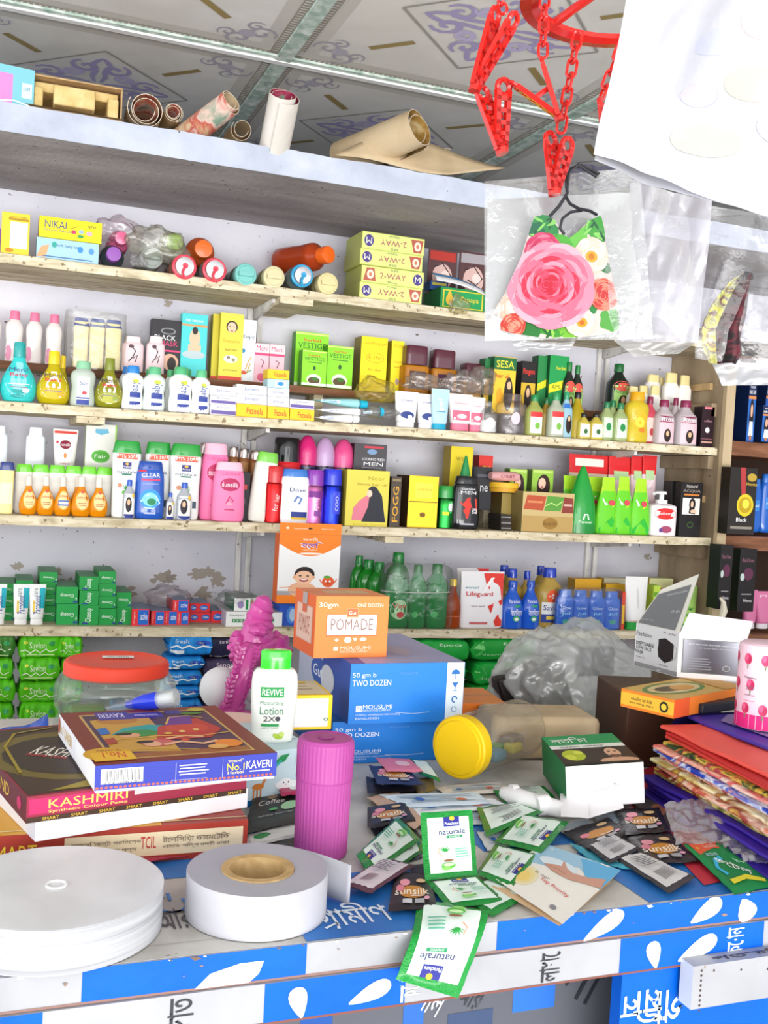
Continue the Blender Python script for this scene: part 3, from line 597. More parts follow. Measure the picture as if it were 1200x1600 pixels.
for i, yt in enumerate(tops):
    dx = (-1, 2, 0, 3)[i]
    a180 = 180 if i != 1 else 0; m1, m2 = (-.39, .38) if i != 1 else (.4, -.37)
    it = [('r', 0, .5, .985, .9, 'dbe389'), ('e', m1, .5, .15, .68, '4f3f88'), ('t', m1, .5, .09, .36, 'f2f0e0', 'M', a180), ('p', [(m2-.1, .88), (m2+.1, .88), (m2+.07, .12), (m2-.05, .12)] if a180 else [(m2-.05, .88), (m2+.07, .88), (m2+.1, .12), (m2-.1, .12)], 'b8604e'), ('e', m2+.01, .5, .11, .55, 'f2e6cc'), ('e', m2+.01, .5, .05, .25, 'c97a62'), ('t', .0, .5, .42, .34, 'b0566a', '2-WAY', a180), ('t', .0, .86 if a180 else .14, .16, .12, '5f7a4a', 'Mirror', a180), ('t', .02, .14 if a180 else .86, .12, .12, '5f7a4a', '555', a180)]
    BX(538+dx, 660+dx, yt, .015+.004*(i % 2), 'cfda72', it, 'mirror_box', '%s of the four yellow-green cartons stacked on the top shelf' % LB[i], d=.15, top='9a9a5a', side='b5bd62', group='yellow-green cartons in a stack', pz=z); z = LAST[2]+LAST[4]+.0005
for i, (a, b) in enumerate(((664, 708), (712, 757))):
    mb = MB(); xc, w_, z, h = dims(a, b, 393+i*4, YF+.13, lift=.06); mb.box(-w_/2, w_/2, 0, .004, 0, h, '4a3238', front='5a3a3c')
    art(mb, box_mp(0), w_, h, [('r', 0, .86, .9, .2, 'b8382e' if i == 0 else 'a8a2a6'), ('e', 0, .4, .7, .6, 'd8b4ac'), ('s', [(-.3, .6), (0, .7), (.3, .45), (.1, .3), (-.2, .4)], .04, '1e1618'), ('r', 0, .1, .8, .08, 'e8e0e0'), ('e', .1, .45, .3, .2, 'f0d8d0')])
    b_ = mb.build('brush_card', None, (xc, YF+.13, z)); tag(b_, ('left' if i == 0 else 'right')+' one of two red and black blister cards behind the top shelf cartons', 'blister card', 'blister cards'); 
BX(661, 758, 452, .03, '1f8a4a', [('r', .0, .5, .9, .8, 'd8c83a'), ('r', 0, .5, .84, .7, '1f9a55'), ('e', -.3, .45, .16, .5, 'e8c04a'), ('e', -.3, .68, .09, .3, 'e8c04a'), ('t', .15, .5, .4, .3, 'd8c83a', 'Papaya')], 'soap_carton', 'green carton with a yellow gourd picture right of the yellow-green stack', d=.14, top='3f6a8a', side='17703c')
zt = LAST[2]+LAST[4]
BX(663, 700, 440, .1, '2a4f8f', [('r', 0, .7, .8, .3, 'c8b84a')], 'soap_carton', 'small navy and yellow carton behind the gourd carton', d=.05, pz=zt+.0005)
mb = MB(); a_ = ony(683, 438, YF+.02); b_ = ony(758, 462, YF+.02)
mb.grid(lambda u, v: a_.lerp(b_, u)+Vector((0, .02*v, .02*v+.008*math.sin(u*3)))-a_, 10, 3, 'f4f4f6'); mb.grid(lambda u, v: a_.lerp(b_, u)+Vector((0, .02+.03*v, .02+.012*v+.008*math.sin(u*3)))-a_, 10, 3, '2f9ae0')
tag(mb.build('plastic_sleeve', None, a_, solid=.001), 'blue and white curved plastic strip lying on the gourd carton', 'packaging')
film_lump(ony(716, 478, YF-.01), .03, .012, .03, 9, 'yellowish crumpled film hanging at the top shelf edge', 'e8e0b8f')
# ---------------- shelf 2: back row stands on the raised step
CUR[0] = 2; LF = .1155; BK = .19
V2 = 'tall baby lotion bottles behind the front row'
for i, (a, b, yt) in enumerate(((-22, 2, 484), (8, 36, 486), (40, 66, 489), (71, 97, 492))):
    BT('lotion', a, b, yt, BK, 'e3dcd8s', 'e2789ag', [('e', -.1, .42, .5, .3, 'f2ece8'), ('e', -.3, .2, .35, .3, 'd890ac')], 'translucent pink-capped bottle, %s of four at back left' % nth(i, 4), lift=LF, group='pink-capped bottles in the back row', cat='bottle')
for i, (a, b, yt) in enumerate(((114, 138, 497), (139, 163, 499), (164, 189, 501))):
    BT('wide', a, b, yt, BK, 'f0e2a8', '2a3f8f', [('r', 0, .9, .9, .05, 'e8d890')], 'tall cream-yellow bottle with a navy cap, %s of three in one film wrap' % nth(i, 3), lift=LF, group='navy-capped cream bottles')
xc, w_, z, h = dims(100, 196, 490, YF+BK-.004, lift=LF)
mb = MB(); mb.rings([[(x*(1+.05*noise.noise(Vector((x*40, zz*30, 2)))), y*1.15, zz) for x, y, zz in lathe_ring(w_/2, .042, t*h, 5)] for t in [0, .05, .2, .4, .6, .8, .93, 1]], 'f2f2eew'); tag(mb.build('film_wrap', None, (xc, YF+BK+.025, z)), 'clear wrinkled film around the three navy-capped cream bottles', 'plastic wrap')
for i, (a, b) in enumerate(((190, 224), (228, 257))):
    BT('talc', a, b, 526, BK+.0, 'edd2d6', 'f2e2e4', [('s', [(-.2, .3), (0, .45), (.1, .6), (-.05, .7)], .05, '3a2a30'), ('s', [(.0, .4), (.2, .5), (.1, .3)], .05, '5a3a40'), ('e', -.1, .72, .25, .1, '5a4048')], 'pale pink bottle with dark figures, %s of two in the back row' % ('left', 'right')[i], lift=LF, group='pale pink bottles')
BX(236, 283, 500, BK+.01, '2c2a2e', [('e', .05, .8, .5, .12, '8a8a90'), ('e', .05, .8, .4, .08, '2c2a2e'), ('t', -.05, .68, .7, .09, 'f2f2f2', 'BLACK'), ('t', .08, .58, .6, .09, 'e8407a', 'MASK'), ('r', 0, .45, 1, .03, 'e8407a'), ('e', .15, .25, .55, .3, 'd8a88e'), ('e', .2, .22, .3, .25, '2a2020')], 'mask_box', 'black face mask carton with pink lettering in the back row', lift=LF, side='1e1c20')
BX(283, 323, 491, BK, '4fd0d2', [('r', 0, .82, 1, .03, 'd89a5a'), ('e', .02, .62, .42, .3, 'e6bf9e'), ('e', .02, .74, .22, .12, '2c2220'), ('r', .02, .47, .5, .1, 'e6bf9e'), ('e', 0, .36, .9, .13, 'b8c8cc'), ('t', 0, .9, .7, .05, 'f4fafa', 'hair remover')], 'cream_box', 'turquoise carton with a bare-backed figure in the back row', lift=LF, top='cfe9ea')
yb_ = [('e', 0, .8, .5, .18, '2a201e'), ('e', 0, .79, .38, .16, 'ecc6a8'), ('e', -.09, .805, .06, .015, '2a201e'), ('e', .09, .805, .06, .015, '2a201e'), ('e', 0, .74, .12, .02, 'c05a50'), ('t', 0, .58, .75, .07, 'c8a832', 'Beauty'), ('e', .0, .32, .6, .12, 'f8f4e0'), ('e', -.1, .34, .16, .05, '8a7a6a'), ('e', .12, .31, .16, .05, '9a8a5a'), ('t', 0, .46, .5, .04, '8a7a3a', 'facial cream'), ('r', 0, .035, 1, .05, 'd8483a'), ('t', 0, .15, .6, .03, '8a7a3a', 'gold & herbs')]
BX(331, 346, 491, BK+.02, 'd6c63a', [('r', 0, .035, 1, .05, 'd8483a')], 'cream_box', 'yellow carton seen edge-on left of the face cream carton', lift=LF, side='a89a2e')
BX(343, 379, 490, BK-.005, 'ecd94e', yb_, 'cream_box', 'tall yellow face cream carton with a woman\'s face in the back row', lift=LF, side='cfc03a')
BX(375, 399, 500, BK+.006, 'e8eef2', [('t', .0, .72, .8, .07, '3a4a5a', 'Kojic'), ('e', -.3, .5, .3, .07, '2a8fc8'), ('s', [(-.1, .2), (.1, .35), (.3, .42)], .07, 'd8a84a'), ('s', [(.0, .15), (.2, .3)], .07, 'd8a84a'), ('s', [(-.2, .12), (.3, .2)], .06, '6aa84a'), ('e', -.2, .15, .4, .06, 'd85a3a')], 'cream_box', 'narrow white carton with wheat ears in the back row', lift=LF)
for i, (a, b) in enumerate(((398, 420), (421, 444))):
    BX(a, b, 537+i*2, BK, 'f0c2cc', [('r', 0, .88, 1, .2, 'f4e4e8'), ('t', 0, .88, .8, .13, 'd83a6a', 'Meril'), ('r', 0, .73, 1, .06, 'e2487a'), ('s', [(.0, .4), (.15, .55), (-.1, .6)], .06, '7a3a50'), ('e', 0, .15, .6, .2, 'e06a8a')], 'jelly_box', 'pink and white carton, %s of two standing in the back row' % ('left', 'right')[i], lift=LF, group='pink and white cartons')
vit = [('r', 0, .97, 1, .03, 'd8f080'), ('t', 0, .86, .5, .06, 'd8282e', 'herbal'), ('t', 0, .76, .85, .1, '3a7a2a', 'VESTIGE'), ('r', .0, .66, .6, .02, '3a6a2a'), ('e', 0, .5, .12, .12, '2a5a2a'), ('e', 0, .18, .6, .3, 'f2f8e0'), ('e', 0, .15, .5, .2, '5a4a2a'), ('e', .05, .2, .25, .1, '3a7a2a'), ('r', 0, .04, 1, .07, 'f4f6ea')]
for i, (a, b, yt, y) in enumerate(((461, 512, 520, BK+.02), (472, 510, 548, BK-.05), (511, 551, 541, BK-.03))):
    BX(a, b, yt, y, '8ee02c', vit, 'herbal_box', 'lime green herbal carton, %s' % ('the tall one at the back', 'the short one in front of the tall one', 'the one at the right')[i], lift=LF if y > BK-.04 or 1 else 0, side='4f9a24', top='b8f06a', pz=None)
BX(552, 604, 527, BK-.01, 'f4e21e', [('t', .05, .88, .8, .07, 'c89a10', 'soothing gel'), ('e', .05, .62, .7, .2, 'd8b01a'), ('e', .05, .62, .64, .17, 'f4e21e'), ('t', .05, .62, .5, .08, 'c89a10', 'Lily'), ('t', .05, .4, .5, .05, 'b8901a', 'for skin')], 'cream_box', 'large yellow carton in the back row, left of the narrow yellow one', lift=LF, side='8a7a20', d=.07)
BX(603, 630, 533, BK-.01, 'f6e62a', [('t', 0, .9, .7, .06, 'c8a020', 'serum'), ('r', 0, .5, .5, .02, 'd8b01a'), ('e', .05, .22, .3, .12, 'b8a0a0'), ('t', 0, .6, .7, .05, 'c8a020', 'vitamin')], 'cream_box', 'narrow yellow carton standing beside the large yellow one', lift=LF, side='c8b01c')
for i, (a, b, yt) in enumerate(((627, 666, 541), (670, 709, 548), (718, 754, 569))):
    BT('square', a, b, yt, BK-.06 if i < 2 else BK-.04, 'c8821el' if i < 2 else 'd8a860l', '5a2a38g', [('r', 0, .28, .62, .36, '4a2440'), ('t', 0, .33, .45, .07, 'e8c8a0', 'OUD'), ('t', 0, .24, .5, .05, 'e8c8a0', 'ROYAL')] if i < 2 else [], 'amber perfume bottle with square maroon cap, %s of three' % nth(i, 3), lift=LF-(.0 if i < 2 else .02), group=None, name='perfume_bottle')
G5 = [('r', 0, .88, 1, .22, '1f6a3a'), ('t', 0, .87, .8, .13, 'f0e040', 'SESA'), ('e', .2, .35, .4, .6, '2a201c'), ('e', .22, .5, .2, .14, 'e8b890'), ('t', -.1, .66, .6, .08, 'b83a20', 'hair oil'), ('e', -.2, .3, .3, .3, 'e8a82a')]
BX(747, 766, 560, BK-.06, '2a7a44', [('r', 0, .3, 1, .6, 'c8a02a')], 'oil_box', 'green and yellow carton edge-on behind the hair oil carton', lift=LF-.03, side='1f5a34')
BX(760, 805, 558, BK-.09, 'f0c83a', G5, 'oil_box', 'yellow and green hair oil carton with a long-haired woman', lift=LF-.045, side='1f5a34', d=.05)
BX(803, 836, 565, BK-.08, 'd8b02e', [('r', 0, .8, 1, .4, '1e1a1a'), ('t', 0, .8, .8, .14, 'e83a2a', 'Rogen'), ('e', 0, .32, .5, .5, '2a1e18'), ('e', 0, .42, .24, .18, 'e8b890')], 'oil_box', 'black and yellow hair oil carton with red lettering', lift=LF-.045, side='1a1616', d=.05)
BX(829, 855, 556, BK-.05, '2a8a4a', [('p', [(-.5, .4), (.5, .5), (.5, .62), (-.5, .52)], 'e8e02a')], 'oil_box', 'dark green carton with a yellow stripe, behind the wider green one', lift=LF-.04, side='174f2c')
BX(847, 887, 556, BK-.07, '1f9a4f', [('p', [(-.5, .38), (.5, .5), (.5, .64), (-.5, .52)], 'f0e82a'), ('t', 0, .5, .7, .07, '2a5a2a', 'AMLA', 5), ('t', .1, .8, .5, .06, 'e8e02a', 'herbal')], 'oil_box', 'wide green carton with a slanted yellow stripe', lift=LF-.045, side='145c30')
oilb = [('r', 0, .36, .8, .44, 'a8d878'), ('e', 0, .57, .75, .2, 'd8584a'), ('t', 0, .46, .6, .07, '1f5a2a', 'Kumarika'), ('e', .05, .25, .45, .3, '2a1e18'), ('e', .05, .3, .2, .14, 'e8b890')]
for i, (a, b, yt) in enumerate(((878, 897, 566), (892, 909, 571))):
    BT('oil', a, b, yt, BK-.09-.0*i, '1f2a20g', '1f7a3ag', oilb, 'dark hair oil bottle with a green cap, %s of two right of the green carton' % ('left', 'right')[i], lift=LF-.05, group=None)
BT('oil', 949, 981, 569, BK-.03, '1c2a22g', '1f6a3ag', oilb, 'tall dark hair oil bottle with green neck standing alone in the back row', lift=LF-.02)
LB2 = [('r', 0, .35, .98, .1, 'e8903a'), ('e', .1, .25, .5, .2, 'b8432a'), ('t', 0, .52, .7, .07, '8a3a6a', 'Joy')]
for i, (a, b, yt, y) in enumerate(((978, 997, 604, .12), (994, 1012, 603, .14), (1006, 1031, 586, .17), (1012, 1030, 603, .11), (1028, 1036, 590, .18), (1034, 1058, 583, .13), (1057, 1077, 587, .13))):
    BT('talc', a, b, yt, y, 'f2efe8', 'e8d89a', LB2, 'white and orange lotion bottle, %s of seven at right end' % nth(i, 7), lift=(LF-.03) if y > .15 else .0 if y < .12 else .03)
# front row of shelf 2
FR = .03
mb_l = lambda c1, c2: [('e', 0, .38, .78, .58, c1), ('t', -.02, .54, .5, .07, '4a2a6a', 'Meril'), ('t', 0, .45, .5, .07, 'd8284a', 'Baby'), ('r', 0, .25, .5, .02, '8a8a8a'), ('e', .2, .2, .2, .08, c2), ('r', 0, .3, .6, .015, c2)]
BT('tear', -52, 2, 540, FR, '2fb8b4', '28a09eg', mb_l('5fc8d8', 'e0f4f4'), 'teal teardrop baby bottle cut off at the left edge')
BT('tear', 1, 58, 535, FR, '34c3c0', '28a09eg', [('e', 0, .14, .85, .14, '1f9a98')]+mb_l('8fd4e4', 'e0f4f4'), 'teal teardrop baby shampoo bottle with a teal cap')
BT('tear', 84, 110, 556, FR+.05, 'c8b41el', 'e8c81ag', [], 'yellow teardrop bottle mostly hidden behind another yellow one')
BT('tear', 57, 110, 549, FR, 'd0be18l', 'eccc1ag', [('e', 0, .36, .8, .52, 'f4f2ea'), ('e', 0, .2, .76, .2, 'f0b82a')]+mb_l('f4f2ea', 'e8a82a')[1:], 'yellow teardrop baby oil bottle with a yellow cap and white label', fill=('c8b010l', .6))
BT('lotion', 110, 149, 565, FR, 'd4e0d4l', '8ec8a0', [('r', 0, .4, .5, .5, 'f2f4f2'), ('r', 0, .12, .5, .16, '3a4a9a'), ('t', 0, .5, .3, .1, '2a4a8a', 'Baby'), ('e', .05, .3, .2, .08, 'd84a5a')], 'see-through baby lotion bottle with a pale green cap')
BT('tear', 148, 193, 560, FR, '9a9a28l', '7f8a28g', [('e', 0, .36, .8, .55, 'f0f0e0'), ('e', 0, .2, .78, .2, 'b8b84a')]+mb_l('f0f0e0', '9aa84a')[1:], 'olive-yellow teardrop baby oil bottle with an olive cap', fill=('a8a01el', .6))
jl = [('r', .1, .34, .5, .12, '3a4a9a'), ('e', .1, .65, .3, .1, 'c8d84a'), ('t', .1, .5, .45, .3, '4a5a9a', 'Baby', 90), ('r', .1, .1, .5, .18, '34449a')]
BT('lotion', 186, 206, 573, FR+.06, 'e8ecee', '2f7ac8g', [], 'white bottle with a blue cap, behind the front blue-capped one')
BT('lotion', 190, 224, 572, FR, 'f2f4f6', '2f86d4g', jl, 'white baby lotion bottle with a blue cap')
BT('lotion', 223, 240, 577, FR+.06, 'dfe8e2', '4faf74g', [], 'bottle with a green cap peeping out left of the see-through one')
BT('lotion', 223, 258, 574, FR, 'dce6e0s', '5fb884g', jl, 'milky see-through baby bottle with a green cap')
BT('lotion', 256, 274, 578, FR+.06, 'e8eeea', '4faf74g', [], 'second row bottle with a green cap, left of the widest white one')
BT('lotion', 263, 300, 574, FR, 'f4f6f6', '4fb478g', jl, 'widest white baby lotion bottle with a green cap')
BT('lotion', 280, 302, 577, FR+.06, 'e8eeea', '3fa86cg', [], 'green-capped bottle half hidden between two white ones')
BT('lotion', 299, 328, 579, FR, 'f2f4f4', '5fbf86g', jl, 'rightmost white baby lotion bottle with a green cap, beside the soap boxes')
SO = [('t', 0, .5, .5, .4, '3a4a8a', 'Johnson'), ('r', 0, .1, 1, .12, 'c8c8d8')]; SP = [('t', 0, .75, .5, .3, '5a5a7a', 'Johnson'), ('r', 0, .3, .96, .34, '6a5aa0')]
SY = [('t', .1, .5, .55, .5, 'd8482a', 'Fazeela')]
def stack(cols, pref):
    for (a, b, y, rows) in cols:
        z = None
        for (yt, c, it, top, lab) in rows:
            BX(a, b, yt, y, c, it, 'soap_box', lab, 'soap box', d=.055, top=top, pz=z, group='small soap cartons on the second shelf'); z = LAST[2]+LAST[4]+.0003
stack([(329, 369, .03, [(633, 'f0eef2', SP, 'e0dee4', 'white and purple soap box at the bottom of the left stack'), (619, 'f0eef2', SP, 'e0dee4', 'white and purple soap box in the middle of the left stack'), (604, 'f2f2f2', SO, 'dcdad6', 'white soap box on top of the left stack')]),
       (370, 417, .02, [(632, 'f4c81e', SY, 'e0b81a', 'yellow soap box at the bottom left of the yellow row'), (617, 'f2f2f4', SO, 'dcdade', 'white soap box on the left yellow one'), (602, 'f2f2f4', SO, 'dcdade', 'topmost white soap box of the second stack')]),
       (418, 452, .02, [(636, 'f4c81e', SY, 'e0b81a', 'yellow soap box at the middle of the yellow row'), (621, 'f2f2f4', SO, 'dcdade', 'lower white soap box of the third stack'), (607, 'f2f2f4', SO, 'dcdade', 'upper white soap box of the third stack'), (593, 'b8dcee', [('r', .1, .5, .5, .7, 'f2f2f2'), ('e', .1, .5, .3, .5, '2f8fd0')], 'cfe4ee', 'blue and white soap box under the topmost yellow one'), (578, 'f4c81e', SY, 'c8a41a', 'yellow soap box on the very top of the third stack')]),
       (453, 491, .02, [(640, 'f4c81e', SY, 'e0b81a', 'yellow soap box at the right end of the yellow row'), (625, 'f0eef2', SP, 'e0dee4', 'white and purple soap box on the right yellow one')])], '')
def lie_tube(pa, pb, y, r, body, cap, label, items=(), z=0):
    a, b = ony(*pa, YF+y), ony(*pb, YF+y-.01); L = (b-a).length; root = thing('toothpaste_tube', label, 'tube', a, -math.atan2(a.y-b.y, b.x-a.x), 'lying tubes'); 
    root.rotation_euler = (0, -math.asin((b.z-a.z)/L), 0)
    mb = MB(); mb.rings([[(t*L*.86, p_[0], p_[1]) for p_ in [(q[0], q[1]) for q in lathe_ring(r*a1, r*b1, 0, 2)]] for t, a1, b1 in ((0, 1.2, .06), (.08, 1.2, .1), (.4, 1.1, .6), (.8, 1, .9), (.96, .95, .95), (1, .6, .6))], body)
    art(mb, lambda x, z_, e: (x, -r*1.02-e*3, z_), L, r, [('r', .3, 0, .35, .5, 'e8f4f4'), ('t', .3, 0, .25, .4, '3a7ab8', 'Fresh')], nx=1); mb.build('body', root)
    mc = MB(); mc.rings([[(L*.86+t*L*.14, p_[0], p_[1]) for p_ in [(q[0], q[1]) for q in lathe_ring(r*a1, r*a1, 0, 2)]] for t, a1 in ((0, .95), (.9, .85), (1, .7))], cap); mc.build('cap', root)
lie_tube((488, 625), (575, 632), .06, .015, '9fd8dc', '1fb0d0', 'topmost lying tube, teal and white with a bright blue cap')
lie_tube((490, 640), (576, 645), .04, .013, 'f2f2f2', '9a9aa0', 'middle white lying tube under the teal one')
lie_tube((489, 652), (562, 655), .02, .014, 'f0eeee', 'e8e8e8', 'bottom white lying tube at the shelf edge')
lie_tube((560, 645), (600, 643), .03, .016, 'f0f4f4f', '2fb4d4', 'short lying tube with a bright blue cap beside the yellow bag')
film_lump(ony(585, 612, YF+.06), .055, .035, .042, 12, 'crumpled yellowish bag in front of the large yellow carton', 'f0e070f')
film_lump(ony(592, 645, YF+.05), .05, .03, .022, 13, 'crumpled grey film below the yellow bag', 'd8dadcf')
TL = [('t', 0, .75, .5, .05, '6a4a8a', 'cream'), ('e', 0, .35, .6, .2, '3a4a8a'), ('e', .1, .3, .2, .12, 'f2f2f2')]
TP = [('t', 0, .75, .5, .05, 'c83a6a', 'lotion'), ('r', 0, .38, .9, .35, 'e8708a'), ('e', 0, .4, .4, .12, 'f4f0f0')]
TB(616, 652, 612, .04, 'f0eff0', 'f2f2f2', TL, 'white tube with a blue picture, left one behind film')
TB(651, 682, 616, .04, 'eeeef0', 'f2f2f2', TL, 'white tube with a blue picture, between two tubes')
TB(673, 701, 608, .02, 'b8dcea', '18a0c4', [('r', 0, .3, .5, .3, '4a9ac8'), ('t', 0, .6, .3, .3, 'f4f8fa', 'gel', 90)], 'light blue tube standing on a bright blue cap')
TB(700, 737, 616, .04, 'f0eeee', 'e87a94', TP, 'white and pink tube, the larger of two', capf=.2)
TB(731, 757, 621, .035, 'f0eeee', 'e87a94', TP, 'white and pink tube, the smaller of two', capf=.2)
BT('oil', 749, 775, 627, .02, 'e0e0e0f', 'e8e8eaf', [('e', 0, .3, .6, .35, 'f2f2f2')], 'small clear bottle with white filling', fill=('f0f0f0', .5))
BT('lotion', 776, 822, 616, .04, 'e2d8dcf', 'd8ccd4f', [('e', 0, .4, .3, .3, 'e8d0d8')], 'pale see-through round bottle wrapped in film')
film_lump(ony(718, 600, YF+.08), .06, .03, .04, 15, 'puffed clear film above the pink tubes', 'efe9e6f', res=3)
film_lump(ony(752, 598, YF+.09), .045, .03, .05, 16, 'puffed clear film beside the maroon cap', 'e8ddd6f', res=3)
film_lump(ony(660, 598, YF+.08), .06, .025, .028, 17, 'crumpled clear film above the white tubes', 'efe9e0f', res=3)
hb = [('r', 0, .32, .7, .5, 'f2f0ea'), ('r', 0, .52, .7, .12, 'd83a3a'), ('e', .05, .25, .3, .16, '7ab84a')]
BT('oil', 821, 847, 617, .03, 'b8c06al', '1f8a4ag', hb, 'small oil bottle with a green cap and red-topped label beside the see-through round bottle')
BT('oil', 843, 862, 622, .05, 'a88a3al', '1f6a3ag', [], 'amber oil bottle half hidden behind two labelled ones')
BT('oil', 855, 880, 615, .02, 'c8d0b8l', '2f9a5ag', hb, 'oil bottle with a green cap and a red, white and lime label')
BT('oil', 874, 893, 613, .03, '9ac0d0', '2a9a6ag', [('e', .1, .3, .5, .4, '2a1e18'), ('e', .1, .42, .22, .12, 'e8b890'), ('r', 0, .7, .8, .1, '3a7ac8')], 'slim bottle with a green cap and a woman on the label')
BT('neck', 889, 913, 613, .03, 'c0a828l', '1e1e1eg', [], 'slender yellow oil bottle with a black cap', fill=('b89a18l', .6))
for i, (a, b) in enumerate(((902, 921), (920, 941))):
    BT('oil', a, b, 646, .01, 'e0cc5al', '1c1c1cg', [('r', 0, .34, .8, .5, 'f2eed8'), ('e', 0, .3, .3, .2, '3a6a3a')], 'small yellow oil bottle with a black cap, %s of two at the shelf edge' % ('left', 'right')[i])
for i, (a, b, yt, y) in enumerate(((937, 957, 628, .035), (946, 966, 626, .05), (958, 979, 630, .02))):
    BT('oil', a, b, yt, y, 'b8c88al', '1f7a4ag', [('r', 0, .34, .85, .5, 'd8ecd4'), ('e', 0, .36, .4, .2, '2a8a4a')], 'pale green labelled oil bottle, %s of three' % nth(i, 3))
BT('lotion', 976, 1011, 613, .02, 'ead23al', 'e8a81ag', [('e', 0, .45, .6, .4, 'f0b82a'), ('e', 0, .4, .4, .2, 'f4e04a'), ('e', .1, .25, .3, .1, 'e8862a')], 'bright yellow bottle with an amber cap')
BT('oil', 1004, 1024, 620, .045, 'c84a5a', '8a2a4ag', [('r', 0, .3, .8, .5, 'e8c8c0'), ('e', 0, .25, .3, .16, 'b83a3a')], 'red and pink bottle behind the yellow one')
rw = [('r', 0, .36, .75, .62, 'e8c4cc'), ('r', 0, .56, .75, .14, '8a1f4a'), ('t', 0, .56, .6, .1, 'f4e8ec', 'Rose'), ('e', 0, .2, .35, .3, '2a1e1c'), ('e', 0, .24, .16, .12, 'e8b890')]
BT('oil', 1021, 1051, 625, .015, 'd8ccd0l', '8a2850g', rw, 'clear rose water bottle with a burgundy cap, the left one')
BT('oil', 1046, 1062, 622, .06, 'd8ccd0l', '8a2850g', [], 'clear bottle with a burgundy cap behind the two rose water bottles')
BT('oil', 1053, 1086, 626, .015, 'd8ccd0l', '8a2850g', rw, 'clear rose water bottle with a burgundy cap, the right one')
BX(1083, 1115, 636, .02, '2a1620', [('r', 0, .97, .6, .06, 'e87a8a'), ('e', 0, .42, .35, .14, 'e8e0e4'), ('t', 0, .65, .6, .06, 'b88a94', 'coffee'), ('r', 0, .12, .9, .04, 'c89a8a'), ('r', 0, .2, .9, .02, '8a5a64')], 'soap_box', 'dark maroon carton at the right end of the second shelf', side='1c0e16')
# ---------------- shelf 3
CUR[0] = 3; g = None
for i, (a, b) in enumerate(((-18, 12), (40, 70))):
    BT('talc', a, b, 665+i*3, BK, 'e6ecf2', 'eef2f6', [], 'plain white talc bottle without a label, %s one at the back of the third shelf' % ('left', 'right')[i], lift=LF, cat='bottle')
TB(82, 121, 671, BK, 'f4f2f0', 'e8e8ea', [('r', 0, .93, .9, .06, 'd8483a'), ('e', 0, .65, .45, .2, '8a1f3a'), ('t', 0, .65, .4, .07, 'f4e4e8', 'sunsilk'), ('e', 0, .4, .12, .12, 'e8904a'), ('t', 0, .22, .4, .04, 'c86a4a', 'conditioner'), ('e', -.32, .7, .1, .06, 'c83a4a')], 'white tube with a maroon oval, standing at the back of the third shelf', lift=LF)
BX(133, 181, 663, BK-.01, 'eceee4', [('r', .47, .5, .05, 1, '9ad84a'), ('e', 0, .5, .6, .2, '5ab83a'), ('e', 0, .5, .5, .14, '4aa82e'), ('t', 0, .5, .4, .06, 'e8f4e0', 'Fair'), ('p', [(-.2, .86), (.0, .83), (.25, .87), (.2, .93), (-.2, .92)], '6ab8d8'), ('t', .05, .06, .3, .08, '6a3a6a', 'SPF')], 'cream_box', 'tall white carton with a green oval on the third shelf', lift=LF-.04, side='c8d8a8')
BT('wide', -2, 22, 722, .03, 'f0e09a', '2a3a7ag', [('r', 0, .4, .8, .4, 'f4eac0')], 'cream-yellow bottle with a navy cap at the left end of the third shelf')
BT('shampoo', -16, 2, 722, .05, 'e8a02al', 'e8e0d8', [], 'amber bottle cut off at the left edge of the third shelf')
GL = 'lime-capped white bottles on the third shelf'
LC = [(23, 50), (49, 76), (75, 101), (100, 127), (126, 150), (149, 175)]
o0 = None
for i, (a, b) in enumerate(LC):
    o0 = BT('wide', a, b, 725+i, .085, 'ecebe4', '72d234g', [('r', 0, .45, .7, .4, 'f2f2ea')], 'white lime-capped bottle, %s of six behind orange bottles' % nth(i, 6), group=GL)
OC = [(30, 59, 744, .02), (57, 86, 744, .02), (84, 112, 745, .02), (109, 132, 746, .045), (111, 143, 745, .018), (139, 169, 747, .02)]
for i, (a, b, yt, y) in enumerate(OC):
    lb = [('e', .05, .4, .68, .5, 'f2b04a'), ('e', .05, .4, .6, .44, 'f8d89a'), ('t', .05, .47, .5, .08, 'b84a2a', 'Johnson'), ('r', .05, .33, .42, .02, 'b8743a'), ('r', .05, .28, .38, .02, 'b8743a'), ('e', .05, .62, .2, .08, 'e8604a')]
    if i == 2: lb = lb[:2]+[('r', .05, .33, .6, .14, '3a6ab8'), ('r', .05, .33, .5, .07, 'e8e8f0'), ('t', .05, .5, .5, .08, 'b84a2a', 'Johnson')]
    BT('tear', a, b, yt, y, 'f09a10l', 'e8e0d4s', lb, 'orange baby oil drop bottle, %s of six in the front row' % nth(i, 6) if i != 2 else 'orange baby oil drop bottle with a blue and white sticker', fill=('f08a08l', .62), group=None)
NT = lambda: [('r', -.0, .80, .72, .07, 'e2583a'), ('t', .03, .80, .5, .045, 'f8ece4', 'Tk 50/-'), ('r', 0, .68, .3, .085, '2a2f7a'), ('e', 0, .70, .12, .03, 'f0b83a'), ('t', 0, .665, .24, .025, 'f4f4f4', 'Parachute'), ('t', 0, .6, .66, .04, '4a4a6a', 'naturale'), ('r', 0, .565, .34, .02, '2a7a5a')]+aloe(.02, .36, .5, .42)+[('e', .0, .33, .3, .06, '6ab84a'), ('e', -.22, .42, .16, .06, 'c88a6a'), ('r', .3, .2, .12, .09, '4a5a6a')]
for i, (a, b, yt, y) in enumerate(((174, 219, 689, .03), (225, 266, 691, .06), (264, 313, 694, .03))):
    BT('wide', a, b, yt, y, 'eff1ee', '2a9a3eg', NT(), 'white aloe shampoo bottle with a wide green cap, %s of three' % nth(i, 3), dr=.42)
